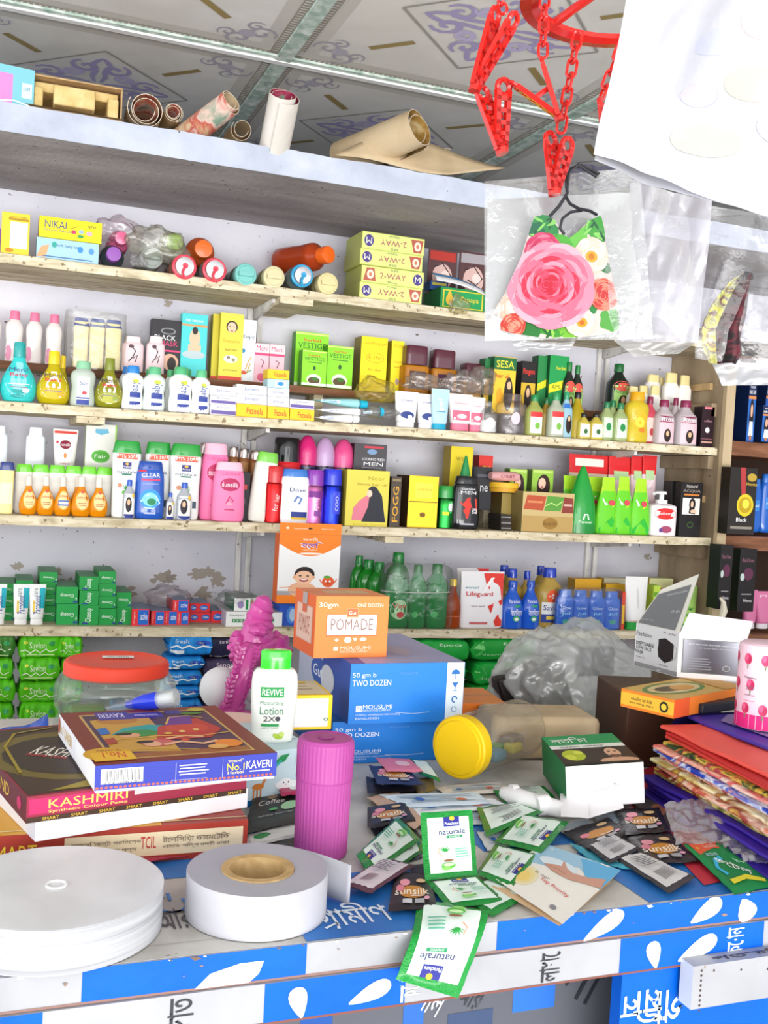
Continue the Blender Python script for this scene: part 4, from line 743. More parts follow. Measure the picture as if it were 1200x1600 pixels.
for i, (a, b, yt, y) in enumerate(((192, 211, 750, .008), (276, 299, 754, .006), (259, 272, 770, .02))):
    BT('oil', a, b, yt, y, 'c8ccd4l', '2a5ac0g', [('r', 0, .36, .8, .55, 'f0f0ea'), ('e', -.05, .36, .5, .4, '221a2a'), ('e', -.05, .42, .24, .16, 'e8b890'), ('e', .3, .6, .2, .1, 'f0c83a'), ('r', 0, .06, .8, .1, '2a3a8a')], 'small oil bottle with a blue cap, %s' % ('in front of the left aloe shampoo', 'in front of the right aloe shampoo', 'half hidden right of the blue shampoo')[i])
BT('shampoo', 210, 257, 721, .012, '2558b8g', '1f4aa4g', [('t', .0, .76, .62, .07, 'f4f4f8', 'CLEAR'), ('r', -.28, .83, .25, .03, 'd83a4a'), ('r', 0, .68, .62, .03, 'e8406a'), ('t', 0, .61, .5, .035, 'b8c8f0', 'complete'), ('e', .0, .35, .7, .34, '3a9ae0'), ('e', 0, .34, .5, .24, '8ae0e8'), ('e', .05, .3, .3, .12, '2a8a5a'), ('s', [(-.3, .3), (-.1, .42), (.2, .4), (.32, .28), (.1, .18), (-.2, .2)], .05, 'c8f0f4'), ('r', .0, .1, .4, .03, 'b8c8f0')], 'blue anti-dandruff shampoo bottle in front of the aloe shampoos')
sk = [('e', 0, .62, .6, .22, 'b81f5a'), ('t', 0, .62, .5, .08, 'f4e0ea', 'sunsilk'), ('t', 0, .8, .6, .04, 'd8407a', 'LUSCIOUS'), ('s', [(-.1, .3), (0, .42), (.1, .36), (.05, .3)], .05, 'c83a6a'), ('e', 0, .3, .2, .06, 'e8a0b8'), ('r', 0, .2, .3, .02, 'c83a6a')]
BT('shampoo', 312, 357, 693, .05, 'f07aae', 'f0b8ccs', sk, 'pink shampoo bottle, the taller one standing behind')
BT('shampoo', 331, 382, 722, .008, 'f283b2', 'f4c0d0s', sk, 'pink shampoo bottle, the one in front at the shelf edge')
for i, (a, b) in enumerate(((311, 328), (328, 348), (356, 372), (372, 389), (388, 410))):
    BT('can', a, b, 692+i*3, BK-.02, 'b8784al', 'd8ccc8m', [('r', 0, .4, .7, .4, 'c8905a')], 'amber bottle with a silvery cap, %s of five at the back' % nth(i, 5), lift=LF, group='silver-capped amber bottles')
BX(366, 390, 738, .06, '1e1a20', [('r', 0, .7, .6, .1, 'c83a3a'), ('e', 0, .4, .5, .2, '5a4a5a')], 'cream_box', 'black carton peeping out behind the pink shampoo', side='141014')
BX(386, 402, 778, .1, '3a4a58', [], 'cream_box', 'dark blue-grey carton low behind the leaning white bottle')
o = BT('shampoo', 388, 428, 706, .035, 'e4e6dc', '7ac84ag', [('r', .1, .5, .1, .7, 'd0d4c8')], 'plain white bottle with a green cap leaning to the right'); o.rotation_euler.y = .08
BT('can', 424, 468, 684, .085, 'd8262c', '1c1c1eg', [('t', 0, .55, .6, .05, 'f4e4e4', 'Reebok'), ('p', [(-.2, .47), (.0, .5), (.25, .49), (.0, .46)], 'f4e4e4'), ('p', [(-.1, .44), (.1, .47), (.28, .45), (.1, .43)], 'f4e4e4')], 'big red can with a wide black cap', lift=.0, name='spray_can', cat='spray can')
BT('can', 411, 444, 728, .02, 'cf2a2cm', 'c8262ag', [('t', 0, .36, .25, .3, 'f4d4d4', 'for her', 82)], 'slim red spray can at the shelf edge', name='spray_can', cat='spray can')
for i, (a, b, c) in enumerate(((463, 493, 'd82a78g'), (490, 521, 'c0a0c8g'), (518, 551, 'e0508cg'))):
    BT('dome', a, b, 680+i*3, BK-.09, '2a2f5ag', c, [('r', 0, .48, .95, .06, 'b8a860'), ('t', 0, .48, .8, .05, '22244a', 'BODYSPRAY'), ('e', 0, .3, .6, .2, '5a4a9a'), ('e', .1, .3, .3, .12, 'd88a4a')], 'navy body spray can with a rounded %s cap' % ('magenta', 'lilac', 'bright pink')[i], lift=.04, name='spray_can', cat='spray can')
BT('shampoo', 434, 484, 733, .015, 'f0f0f2', '3a78c8g', [('t', .05, .62, .5, .07, '2a3a7a', 'Dove'), ('s', [(-.05, .4), (.05, .5), (.18, .46), (.1, .36)], .06, '5a7ab8'), ('r', .12, .17, .5, .1, '2a3a8a'), ('r', .12, .1, .5, .04, 'd8b83a')], 'white shampoo bottle with a blue cap beside the slim red can')
BT('can', 474, 506, 734, .012, 'b8689cm', '8a3aa8g', [('r', 0, .55, .7, .12, '7a2f8a'), ('t', 0, .38, .3, .25, 'f0d8e8', 'spray', 90), ('r', .1, .2, .4, .1, '8a4a9a')], 'purple and rose body spray can', name='spray_can', cat='spray can')
BT('can', 502, 534, 733, .012, '2a3ac0m', '2a3ad0g', [('r', .1, .4, .4, .4, '3a4ad8'), ('t', .08, .4, .25, .3, 'b8c0f0', 'cool', 90)], 'deep blue body spray can', name='spray_can', cat='spray can')
BX(542, 604, 694, .1, '48454a', [('e', .05, .7, .3, .2, '7a9ac0'), ('t', .1, .42, .7, .1, 'f0f0f0', 'LOOKING FRESH'), ('t', .1, .24, .6, .14, 'f4f4f4', 'MEN'), ('r', .1, .88, .6, .08, 'c83a4a'), ('r', .05, .1, .6, .03, '9a9aa0')], 'cream_box', 'dark grey men\'s cream carton on top of the goods behind the woman-in-black carton', side='3a2a34', top='8a868a', d=.07, yb=735)
z_ = LAST[2]
BX(548, 600, 737, .1, '57525a', [('r', 0, .5, .8, .2, 'c8a83a')], 'cream_box', 'grey carton under the dark men\'s cream carton', d=.07)
BX(531, 607, 735, .012, 'd9cc4e', [('t', .2, .86, .4, .07, 'a89a20', 'Noor'), ('t', .1, .75, .7, .05, 'a88a20', 'henna hair oil'), ('e', .12, .62, .24, .2, '22222c'), ('p', [(-.35, .1), (-.32, .32), (-.18, .46), (-.02, .55), (.12, .6), (.16, .1)], 'd8788a'), ('p', [(-.12, .08), (.02, .35), (.05, .6), (.2, .7), (.34, .55), (.42, .2), (.45, .08)], '20222c'), ('e', .04, .585, .13, .13, 'ecc8b0'), ('t', .1, .03, .8, .03, 'c8b020', 'black henna')], 'henna_box', 'golden yellow carton with a woman whose long black hair falls over her', side='b8a83a', top='8a8038', d=.06)
BX(601, 626, 745, .02, '4a4034', [('t', .0, .45, .55, .7, 'e8a82a', 'FOGG', 90), ('r', 0, .93, .8, .05, '8a7a5a')], 'perfume_box', 'black carton with golden upright lettering', side='2a241e', d=.05)
BX(618, 684, 744, .03, 'c8a030m', [('r', 0, .5, .96, .02, '8a6a18'), ('e', .0, .25, .2, .1, '7a5a10'), ('t', 0, .74, .6, .06, '8a6a18', 'Gold Oud'), ('r', .0, .72, .6, .28, 'd8b440m'), ('t', 0, .74, .5, .05, '8a6a18', 'Gold Oud')], 'perfume_box', 'shiny gold foil carton between the black carton and the green can', side='4a3216', top='d8b850', d=.11)
BT('can', 678, 709, 759, .03, '2a8a3am', '2f9a44g', [('e', .15, .5, .5, .3, '3ab85a'), ('e', .15, .5, .3, .2, 'e8f0e8'), ('r', -.1, .35, .3, .08, 'd8e02a')], 'green deodorant can in front of the yellow carton', name='spray_can', cat='spray can')
BX(691, 737, 698, .15, 'e8d228', [('e', .1, .4, .5, .3, '3a9ad0'), ('e', .1, .4, .3, .2, 'e8f0f4'), ('t', 0, .8, .5, .06, 'a88a1a', 'wax')], 'wax_box', 'tall yellow carton with a blue splash in the back row', side='a8901e', d=.06, lift=.06)
BX(738, 769, 712, .17, 'd8362e', [('t', 0, .62, .6, .24, 'f0c83a', 'HD', 180)], 'cream_box', 'red carton with yellow letters in the back row', side='9a241e', lift=.11, yb=None)
BX(735, 768, 730, .12, '2a2a30', [('t', 0, .5, .5, .14, 'd8d8dc', 'ne'), ('r', 0, .8, .9, .06, '5a5a64')], 'cream_box', 'black carton in front of the red one', side='3a4a7a', lift=.06)
BT('cone', 713, 738, 712, .075, '1f8a4ag', '1f7a40g', [], 'green pointed bottle behind the black men\'s bottle', lift=.03)
BT('shampoo', 706, 748, 744, .012, '17171ag', '1c1c20g', [('t', 0, .76, .5, .04, 'e8e8ec', 'Garnier'), ('t', 0, .69, .56, .06, 'f4f4f8', 'MEN'), ('p', [(-.35, .25), (-.1, .4), (-.3, .5), (.0, .6), (.3, .58), (.35, .3), (.1, .42), (.0, .2)], 'e23a2e'), ('t', .25, .35, .2, .1, 'f4f4f8', 'acno', 90), ('r', 0, .1, .5, .03, 'b8b8c0')], 'glossy black men\'s face wash bottle with a red zigzag')
lie = [('r', 0, .5, .9, .5, 'e8a8a8')]
root = thing('cream_tube', 'dusty pink tube lying on the yellow round tin', 'tube', ony(766, 743, YF+.1)); mb = MB()
L_ = solx(812, YF+.1, CAM_Z-.05)-solx(768, YF+.1, CAM_Z-.05)
mb.rings([[(t*L_, q[0], q[1]) for q in lathe_ring(.016*a1, .016*b1, 0, 2.2)] for t, a1, b1 in ((0, 1, .7), (.1, 1, .9), (.5, 1, 1), (.9, .95, .95), (1, .7, .7))], 'd8a0a0'); art(mb, lambda x, z, e: (x, -.0165-e, z), L_, .03, [('t', .55, 0, .5, .35, '9a4a5a', 'cream')], nx=1); mb.build('body', root)
p = ony(790, 768, YF+.1); root = thing('round_tin', 'round yellow tin under the dusty pink tube', 'tin', (p.x, YF+.12, p.z-.002)); R_ = (solx(812, YF+.1, CAM_Z-.1)-solx(768, YF+.1, CAM_Z-.1))/2*.95
mb = MB(); mb.rings([lathe_ring(R_, R_, z, 2) for z in (0, .014)], 'd8a028'); mb.build('body', root); mb = MB(); mb.rings([lathe_ring(r_, r_, z, 2) for r_, z in ((R_*1.04, .0145), (R_*1.04, .03), (R_*.98, .032))], 'eab830'); mb.build('lid', root)
zt = p.z-.003; BX(766, 812, 771, .1, 'a08a4a', [], 'cream_box', 'brownish gold box under the yellow tin', d=.08, side='6a5a2a')
for i, (a, b) in enumerate(((787, 823), (822, 864))):
    BX(a, b, 733+i, .155, '9ac84a', [('r', 0, .93, .9, .08, 'c8e07a')]+[('e', .05, .45, .62, .8, '3a1e1c'), ('e', -.02, .55, .34, .36, 'f0c8b0'), ('e', -.02, .44, .12, .05, 'b83a4a'), ('r', .05, .05, .8, .1, 'c85a7a')], 'henna_box', 'green hair colour carton with a dark-haired woman, %s of two' % ('left', 'right')[i], side='6a8a3a', lift=.10, d=.04, yb=None)
for i in range(3):
    BX(763, 799, 822-i*9, .02+.004*i, '2a2420', [('r', 0, .5, .9, .12, 'b8b0a8')], 'slim_case', 'slim dark case, %s of three stacked at the left of the display box' % ('bottom', 'middle', 'top')[i], d=.09, top='4a4038', pz=(None if i == 0 else LAST[2]+LAST[4]+.0003), group=None)
disp = [('p', [(-.48, .56), (-.42, .92), (-.05, .9), (-.1, .54)], 'b8502e'), ('p', [(-.08, .54), (-.03, .92), (.3, .9), (.24, .54)], '5a9a3a'), ('p', [(.26, .5), (.3, .9), (.48, .88), (.5, .5)], '8a3a30'), ('s', [(-.06, .66), (.05, .74), (.16, .68), (.27, .8)], .02, 'b8e07a'), ('r', -.0, .2, .98, .4, 'b8985a'), ('e', .05, .22, .3, .3, '9a7430'), ('t', .05, .22, .26, .1, '6a4a18', 'facial kit'), ('r', -.26, .75, .3, .05, 'd88a5a'), ('r', .38, .7, .16, .05, 'd8b0a0')]
BX(798, 896, 770, .02, 'c8b078', disp, 'facial_kit_box', 'wide golden facial kit box with red and green panels', side='8a7a4a', top='e8e4d8', d=.08)
for i, (a, b, yt) in enumerate(((886, 949, 711), (948, 986, 714), (983, 1003, 713), (1001, 1023, 712))):
    PO(a, b, yt, .15-.008*i, 'e9ccd0' if i else 'd8c8b0', [('r', 0, .9, .7, .1, 'f0e8e0'), ('t', 0, .9, .5, .05, 'c82a2a', 'SUPER')] if i == 0 else [('r', 0, .75, .6, .12, 'b8d8a0'), ('p', [(-.3, .55), (.3, .75), (.3, .68), (-.3, .5)], 'e8e0e0')], 'red-topped refill pouch, %s of four in the back row' % nth(i, 4), top='dd2a2e', seed=i, name='refill_pouch')
BT('cone', 887, 930, 728, .012, '1f9a3ag', '1a8a34g', [('s', [(-.1, .2), (-.05, .28), (.05, .28), (.1, .2)], .05, 'e8f4e8'), ('t', 0, .17, .5, .04, 'e8f4e8', 'Power')], 'tall green pointed bottle beside the facial kit box')
for i, (a, b, yt, y, s_) in enumerate(((878, 950, 745, .085, 0), (931, 967, 746, .03, 0), (958, 988, 745, .02, 0), (984, 1015, 748, .02, 0))):
    PO(a, b, yt, y, '6ad02a', [('p', [(-.45, .3), (-.3, .8), (.4, .75), (.2, .5)], 'dce83a'), ('p', [(-.3, .62), (.4, .68), (.4, .6), (-.2, .5)], 'e8f0e8'), ('e', .1, .55, .3, .1, 'd84a5a'), ('p', [(-.4, .1), (.1, .3), (.4, .12), (.4, .02), (-.4, .02)], '2fb83a')], ('wide green refill pouch behind the green pointed bottle', 'green and yellow pouch right of the pointed bottle', 'green and yellow pouch in the middle of three', 'green and yellow pouch beside the hand wash pump')[i], top='a8dc2a', seed=i+5, sl=.42 if i else 0)
BT('pump', 1012, 1052, 768, .015, 'f0e8ea', 'f2f2f2g', [('e', 0, .5, .85, .26, 'dc2f2f'), ('t', 0, .5, .7, .09, 'f8e8e8', 'lifebuoy'), ('t', 0, .7, .4, .03, '8a3a4a', 'hand wash'), ('e', .05, .15, .45, .16, 'a84a6a'), ('e', -.15, .13, .15, .1, '6a4a8a')], 'white hand wash pump bottle with a red oval', name='pump_bottle')
BX(1035, 1060, 752, .06, '1a1818', [], 'henna_box', 'black carton edge-on behind the hand wash pump', side='121010')
BX(1050, 1096, 754, .015, '201c1e', [('t', 0, .93, .5, .06, 'd8d0c8', 'Natural'), ('t', 0, .84, .8, .06, 'a89a90', 'ACQUA'), ('r', 0, .77, .7, .03, 'd8843a'), ('r', .0, .56, .8, .3, 'ece6e2'), ('e', .05, .6, .3, .22, '1c1416'), ('p', [(-.1, .43), (-.05, .62), (.12, .66), (.2, .42)], '1c1416'), ('e', .04, .6, .13, .12, 'ecc4a8'), ('e', .12, .47, .3, .07, 'ecc4a8'), ('e', 0, .22, .3, .12, '3a5a2a'), ('e', 0, .22, .22, .08, '201c1e')], 'henna_box', 'black hair colour carton with a dark-haired woman on a white panel', side='141214')
# ---------------- shelf 4
CUR[0] = 4
GT = [('t', 0, .5, .62, .26, 'e4f4e6', 'Closeup', 180), ('s', [(.38, .3), (.46, .3)], .02, 'f4f4f4'), ('s', [(.42, .2), (.42, .4)], .02, 'f4f4f4'), ('r', .38, .12, .2, .1, '2a4a8f')]
GV = [('t', 0, .5, .4, .7, 'e4f4e6', 'Closeup', 90), ('r', -.2, .1, .3, .1, '2a4a8f')]
gcols = [(-2, 24, 5, .10, [948, 930, 912], GT), (25, 52, 5, .10, [945, 926, 907], GT), (62, 90, 5, .09, [947, 929, 911, 894], GT), (88, 122, 3, .03, [944, 917], GT), (124, 154, 3, .025, [946, 923, 901], GV), (154, 181, 3, .03, [951, 932, 913, 893], GT), (181, 205, 3, .04, [949, 926], GT)]
nbx = 0
for ci, (a, b, _, y, tops, it) in enumerate(gcols):
    z = None
    for ri, yt in enumerate(tops):
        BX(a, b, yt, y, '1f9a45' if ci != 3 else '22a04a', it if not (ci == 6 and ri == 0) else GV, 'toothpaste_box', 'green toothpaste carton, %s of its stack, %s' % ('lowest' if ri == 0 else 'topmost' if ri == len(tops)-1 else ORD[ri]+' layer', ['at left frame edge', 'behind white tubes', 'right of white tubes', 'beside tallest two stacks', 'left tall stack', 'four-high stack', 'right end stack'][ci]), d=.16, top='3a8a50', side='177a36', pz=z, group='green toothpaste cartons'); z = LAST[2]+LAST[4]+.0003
for i, (a, b) in enumerate(((-12, 10), (20, 46), (45, 71))):
    TB(a, b, 913, .018, 'eef0ee', 'f4f4f4', [('r', .3, .66, .36, .5, '1fb0c0'), ('r', -.2, .45, .12, .3, 'e8c84a'), ('t', .0, .5, .45, .45, '2a3a8a', 'Parodont', 90), ('t', -.1, .8, .2, .2, '8a9aa0', 'care', 90)], 'white and turquoise toothpaste tube standing on its cap, %s of three' % nth(i, 3), name='toothpaste_tube')
CG = [('r', .15, .5, .6, .9, '2468c8'), ('t', .2, .55, .4, .4, 'f0f4f8', 'active'), ('r', -.35, .5, .2, .6, 'e23a3a'), ('t', -.35, .5, .1, .7, 'f4e4e4', 'Colgate', 90)]
z = None
rc = [(206, 233, 952, .025), (236, 257, 955, .04), (257, 277, 955, .045), (277, 295, 956, .045), (295, 312, 957, .10), (312, 330, 957, .10), (330, 349, 955, .09)]
tops2 = {}
for i, (a, b, yt, y) in enumerate(rc):
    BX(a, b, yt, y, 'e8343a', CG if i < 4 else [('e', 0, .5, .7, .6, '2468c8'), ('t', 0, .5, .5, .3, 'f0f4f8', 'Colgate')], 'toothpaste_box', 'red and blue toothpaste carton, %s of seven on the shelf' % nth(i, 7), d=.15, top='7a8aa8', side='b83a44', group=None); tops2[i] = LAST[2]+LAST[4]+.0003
for (a, b, yt, j, lab) in ((270, 295, 938, 3, 'largest upper'), (296, 309, 943, 4, 'small upper left'), (309, 328, 943, 5, 'small upper right')):
    BX(a, b, yt, rc[j][3], 'e8343a', CG if j == 3 else [('e', 0, .5, .7, .6, '2468c8'), ('t', 0, .5, .5, .3, 'f0f4f8', 'Colgate')], 'toothpaste_box', '%s red and blue toothpaste carton lying on the others' % lab, d=.12, top='7a8aa8', side='b83a44', pz=tops2[j])
film_lump(ony(262, 932, YF+.14), .06, .05, .035, 21, 'crumpled clear bag on the red and blue toothpaste cartons', 'f0eaf0f')
WG = [('r', .0, .4, .5, .22, '1f8a4a'), ('t', -.05, .75, .6, .16, '4a5a5a', 'Mediplus'), ('t', 0, .4, .4, .12, 'e8f4ea', 'DS')]
BX(353, 391, 956, .02, 'f0f2f0', WG, 'toothpaste_box', 'white and green toothpaste carton at the shelf edge', d=.16, top='c4c0c8', side='b8b4c4'); z1 = LAST[2]+LAST[4]+.0003
BX(391, 404, 957, .03, 'f0f2f0', WG, 'toothpaste_box', 'narrow white and green carton right of the shelf edge one', d=.14, top='c4c0c8'); 
BX(418, 441, 957, .03, 'f0f2f0', [('r', -.2, .45, .3, .2, '1f8a4a')], 'toothpaste_box', 'white and green carton below the orange baby carton', d=.1, top='c4c0c8')
BX(366, 391, 935, .03, 'eef0ee', [('r', .3, .5, .16, .8, '1f8a4a'), ('e', -.1, .5, .4, .6, '9a8ab8')], 'toothpaste_box', 'white carton with a purple picture on top of the white and green ones', d=.14, top='9aa8a0', side='2f6a4a', pz=z1)
BX(389, 407, 934, .05, 'eef0ee', [('r', .1, .5, .16, .8, '1f8a4a'), ('e', -.2, .5, .3, .6, 'c09070')], 'toothpaste_box', 'white carton with a brown picture, right of the purple one', d=.12, top='9aa8a0', pz=z1)
film_lump(ony(365, 935, YF+.09), .05, .06, .022, 22, 'clear bag around the white and green toothpaste cartons', 'f0f2f4f')
# blue bottles in a lying pair, orange baby carton on them
BX(436, 468, 944, .05, '2a5ac8', [('e', .1, .5, .5, .8, '4a8ae0'), ('e', .15, .5, .3, .6, 'b8d4f0')], 'detergent_pack', 'glossy blue pack below the hanging orange baby carton', d=.1, top='2048a0'); zb = LAST[2]+LAST[4]
zb = ony(480, 943, YF-.06).z; xc, w_, z, h = dims(427, 531, 817, YF-.06, pz=zb, isbox=False)
w_ = solx(528, YF-.06, zb+.1)-solx(430, YF-.06, zb+.02)
root = thing('baby_carton', 'orange and white baby carton with smiling child, hung on a shelf edge by its tab', 'carton', (xc, YF-.035, zb)); mb = MB(); d = .05; hb = h*.86
mb.box(-w_/2, w_/2, -d/2, d/2, 0, hb, 'f0efee', top='f07a1a', side='d8601a')
arc = [(.5, 1), (-.5, 1), (-.5, .86)]+[(-.5+i/14, .86-.17*math.sin(PI*i/14)) for i in range(1, 14)]+[(.5, .86)]
it = [('r', 0, .09, 1, .18, 'a8a4a6'), ('r', 0, .06, 1, .12, 'f4811a'), ('t', .25, .08, .4, .025, 'fbe4c8', 'super dry'), ('t', .28, .04, .3, .02, 'fbe4c8', 'belt system'), ('p', arc, 'f4811a'), ('t', .0, .93, .25, .05, 'f8e8d8', 'সেভিন'), ('t', .02, .85, .36, .1, 'f4f0f8', 'বেবি'), ('t', .025, .852, .32, .085, '5a4ab8', 'বেবি'), ('t', 0, .775, .24, .03, 'fbe4c8', 'প্যান্টস'), ('e', .02, .725, .38, .03, 'f8e8d8'),
      ('e', -.1, .2, .46, .22, 'eab28c'), ('r', -.08, .3, .12, .08, 'eab28c'), ('e', -.07, .42, .33, .23, '2a1c1a'), ('e', -.08, .375, .3, .2, 'efbf9c'), ('e', -.235, .38, .05, .05, 'e8b08a'), ('e', .075, .38, .05, .05, 'e8b08a'), ('e', -.14, .4, .05, .018, '2a1c1a'), ('e', -.02, .4, .05, .018, '2a1c1a'), ('e', -.08, .34, .14, .05, 'a8303a'), ('e', -.08, .35, .11, .02, 'f6ece8'), ('r', -.36, .235, .22, .012, 'e0a880', .1), ('r', 0, .165, 1, .02, 'a8a4a6'),
      ('e', .32, .32, .2, .16, 'e25a2a'), ('e', .3, .39, .12, .04, '5aa83a'), ('e', .28, .33, .035, .03, 'f8f4f0'), ('e', .35, .33, .035, .03, 'f8f4f0'), ('e', .32, .29, .06, .015, '7a1f1a'), ('s', [(.22, .3), (.18, .35)], .015, 'e25a2a'), ('s', [(.42, .3), (.46, .36)], .015, 'e25a2a'), ('t', .32, .2, .24, .02, 'c8603a', 'রান')]
art(mb, box_mp(-d/2), w_, hb, it, nx=1); mb.build('carton', root, bevel=.0006, smooth=0)
mb = MB(); mb.box(-w_/2, w_/2, -d/2, -d/2+.002, hb+.0005, h*1.0, 'f4811a'); art(mb, box_mp(-d/2), w_, h, [('t', -.15, .93, .25, .02, 'fbe4c8', 'hypoallergenic'), ('t', .28, .935, .22, .015, 'fbe4c8', 'skin care'), ('e', -.38, .935, .05, .03, 'fbe4c8'), ('e', -.02, .935, .05, .025, '3a2a20')], nx=1)
mb.build('hanging_tab', root, smooth=0)
mb = MB(); mb.tube([(-.002, -.045, h*.935), (-.002, .028, h*.95)], .0016, '6a6058m'); mb.build('nail', root)
# green dish soap bottles
VL = [('e', .0, .3, .7, .32, 'b8e0b0'), ('t', 0, .36, .55, .08, 'd8282a', 'Vim'), ('e', .05, .22, .3, .1, 'd83a3a')]
for i, (a, b, yt, y) in enumerate(((546, 572, 868, .17), (556, 592, 874, .14), (574, 607, 878, .105), (601, 639, 863, .15))):
    BT('vim', a, b, yt, y, '1f8a2ag', '1f8a3ag', VL if i == 2 else [], 'green dish soap bottle in the back group, %s of four' % nth(i, 4))
for i, (a, b, yt) in enumerate(((600, 638, 883), (637, 665, 882), (664, 698, 881))):
    BT('vim', a, b, yt, .012, '17803cg', '1f7a3ag', VL if i == 0 else [('e', -.2, .22, .3, .1, '3ab05a')], 'green dish soap bottle in film at the shelf edge, %s of three' % nth(i, 3), dr=.8)
xc, w_, z, h = dims(597, 705, 880, YF+.01)
mb = MB(); mb.rings([[(x*(1+.04*noise.noise(Vector((x*40, zz*30, 2)))), y*1.1, zz) for x, y, zz in lathe_ring(w_/2*s_, .04*s_, t*h, 6, 40)] for t, s_ in [(0, .97), (.05, 1), (.2, 1), (.4, 1.01), (.6, 1), (.8, .97), (.93, .93), (.98, .8)]], 'eef4eew'); mb.tube([(w_/2*math.cos(a*PI/12)*1.01, .041*math.sin(a*PI/12)*1.05, h*.56) for a in range(24)], .0012, 'd8e0d8', closed=True)
tag(mb.build('film_wrap', None, (xc, YF+.045, z)), 'clear film and string around three green dish soap bottles', 'plastic wrap')
BT('neck', 694, 719, 905, .015, 'a8481al', 'eec42ag', [('r', 0, .25, .9, .02, 'c86a3a')], 'small amber oil bottle with a yellow cap, left of the red and white pouch', fill=('9a3c10', .6))
PO(712, 762, 888, .07, 'e8e4e4', [('p', [(.1, 1), (.5, 1), (.5, .8)], 'd83a3a')], 'white and red pouch standing behind the front pouch', seed=31)
PO(718, 786, 893, .02, 'eceaec', [('p', [(.02, .97), (.48, .97), (.46, .5), (.1, .72)], 'e23a30'), ('p', [(.46, .52), (.46, .04), (.3, .04), (.1, .4)], 'e23a30'), ('p', [(.2, .9), (.28, .9), (-.0, .6), (-.06, .62)], 'f4f0f0'), ('t', -.08, .6, .6, .1, 'c8202a', 'Lifeguard'), ('t', -.12, .4, .3, .03, '8a6a7a', 'hand wash'), ('r', -.1, .1, .4, .04, 'c86a6a'), ('t', -.25, .72, .3, .04, '5aa0a0', 'total')], 'white refill pouch with a red flash, in front of the gold bottles', seed=32)
for i, (a, b, yt, y) in enumerate(((771, 800, 883, .13), (781, 815, 888, .07), (811, 832, 892, .10), (830, 855, 884, .14))):
    BT('oil', a, b, yt, y, 'c8a848l', '2040b8g', [], 'golden antiseptic bottle with a blue cap, %s of four at the back' % nth(i, 4), dr=.6)
BT('oil', 834, 879, 887, .05, 'cfae58l', '2040b8g', [('e', 0, .52, .42, .24, 'e8582a'), ('t', 0, .53, .3, .08, 'f4e8e0', '+'), ('r', 0, .3, .7, .26, 'f0f0ee'), ('t', 0, .34, .6, .09, '22408a', 'Savlon'), ('r', 0, .16, .7, .14, '22409a'), ('r', 0, .17, .4, .06, 'e8c84a')], 'golden antiseptic bottle with an orange circle and a white and blue label', dr=.6)
PB = [('t', 0, .58, .5, .07, 'e8ecf8', 'Parachute'), ('r', .1, .48, .3, .05, '2aa06a'), ('t', .05, .35, .55, .14, 'e8f0f8', 'নারিকেল'), ('e', .05, .22, .35, .12, '3aa86a'), ('e', .05, .21, .2, .07, 'f0f4f0')]
BT('neck', 783, 816, 907, .012, '1f5ac8g', '1a4fb8g', PB, 'blue coconut oil bottle at the shelf edge, the left one of two')
BT('neck', 813, 842, 907, .014, '1f5ac8g', '1a4fb8g', PB, 'blue coconut oil bottle at the shelf edge, the right one of two')
for i, (a, b) in enumerate(((868, 894), (893, 918), (917, 943), (941, 967))):
    BT('talc', a, b, 921+i, .014+.004*i, '2068d0g', '2468c8g', [('t', 0, .55, .6, .08, 'd8ecf8', 'Glow'), ('t', 0, .4, .5, .1, '8ad0e8', 'jui'), ('e', 0, .2, .4, .12, '3aa88a')], 'blue oil bottle in a clear four-pack, %s' % nth(i, 4), group=None)
xc, w_, z, h = dims(866, 969, 920, YF+.01)
mb = MB(); mb.rings([[(x*(1+.04*noise.noise(Vector((x*40, zz*30, 7)))), y*1.12, zz) for x, y, zz in lathe_ring(w_/2*s_, .032*s_, t*h, 6, 40)] for t, s_ in [(0, .97), (.05, 1), (.3, 1), (.6, 1), (.85, .98), (1, .92)]], 'e8f0f8w'); tag(mb.build('film_wrap', None, (xc, YF+.042, z)), 'shiny clear film around the four blue oil bottles', 'plastic wrap')
for (a, b, yt, c, y, lab) in ((885, 938, 905, 'e0a82a', .14, 'amber yellow carton behind the four blue bottles, left one'), (933, 975, 913, 'e8b42a', .13, 'amber yellow carton behind the four blue bottles, right one'), (930, 985, 904, 'e0dcc0', .2, 'cream carton at the back behind the amber ones'), (1000, 1050, 904, 'd8d8a0', .15, 'pale green and cream carton behind the white tube')):
    BX(a, b, yt, y, c, [('r', 0, .75, .9, .1, 'c8802a'), ('t', .1, .5, .5, .14, 'a85a1a', 'Herbal')], 'cream_box', lab, side='b8902a', d=.05, yb=None)
BX(962, 974, 925, .03, 'e0482a', [('r', 0, .4, .8, .5, 'e8b82a')], 'cream_box', 'thin red and orange carton left of the white tube')
TB(975, 1010, 901, .02, 'f0f0ee', '1f9a3a', [('e', .0, .6, .1, .4, 'd8d8d6'), ('r', 0, .17, .7, .03, 'd83a2a')], 'white tube with a green base, standing right of the blue four-pack', capf=.15)
BX(1008, 1030, 915, .03, 'b8d84a', [('e', 0, .4, .5, .3, 'e8e84a'), ('r', 0, .8, .9, .1, '6aa82a')], 'cream_box', 'lime green carton right of the white tube')
TB(1052, 1088, 915, .03, 'b8e87a', '4aa82a', aloe(0, .3, .8, .3, '2a8a2a')+aloe(.1, .45, .6, .3, '2a8a2a'), 'bright green tube with dark leaves at the right end of the lowest shelf')
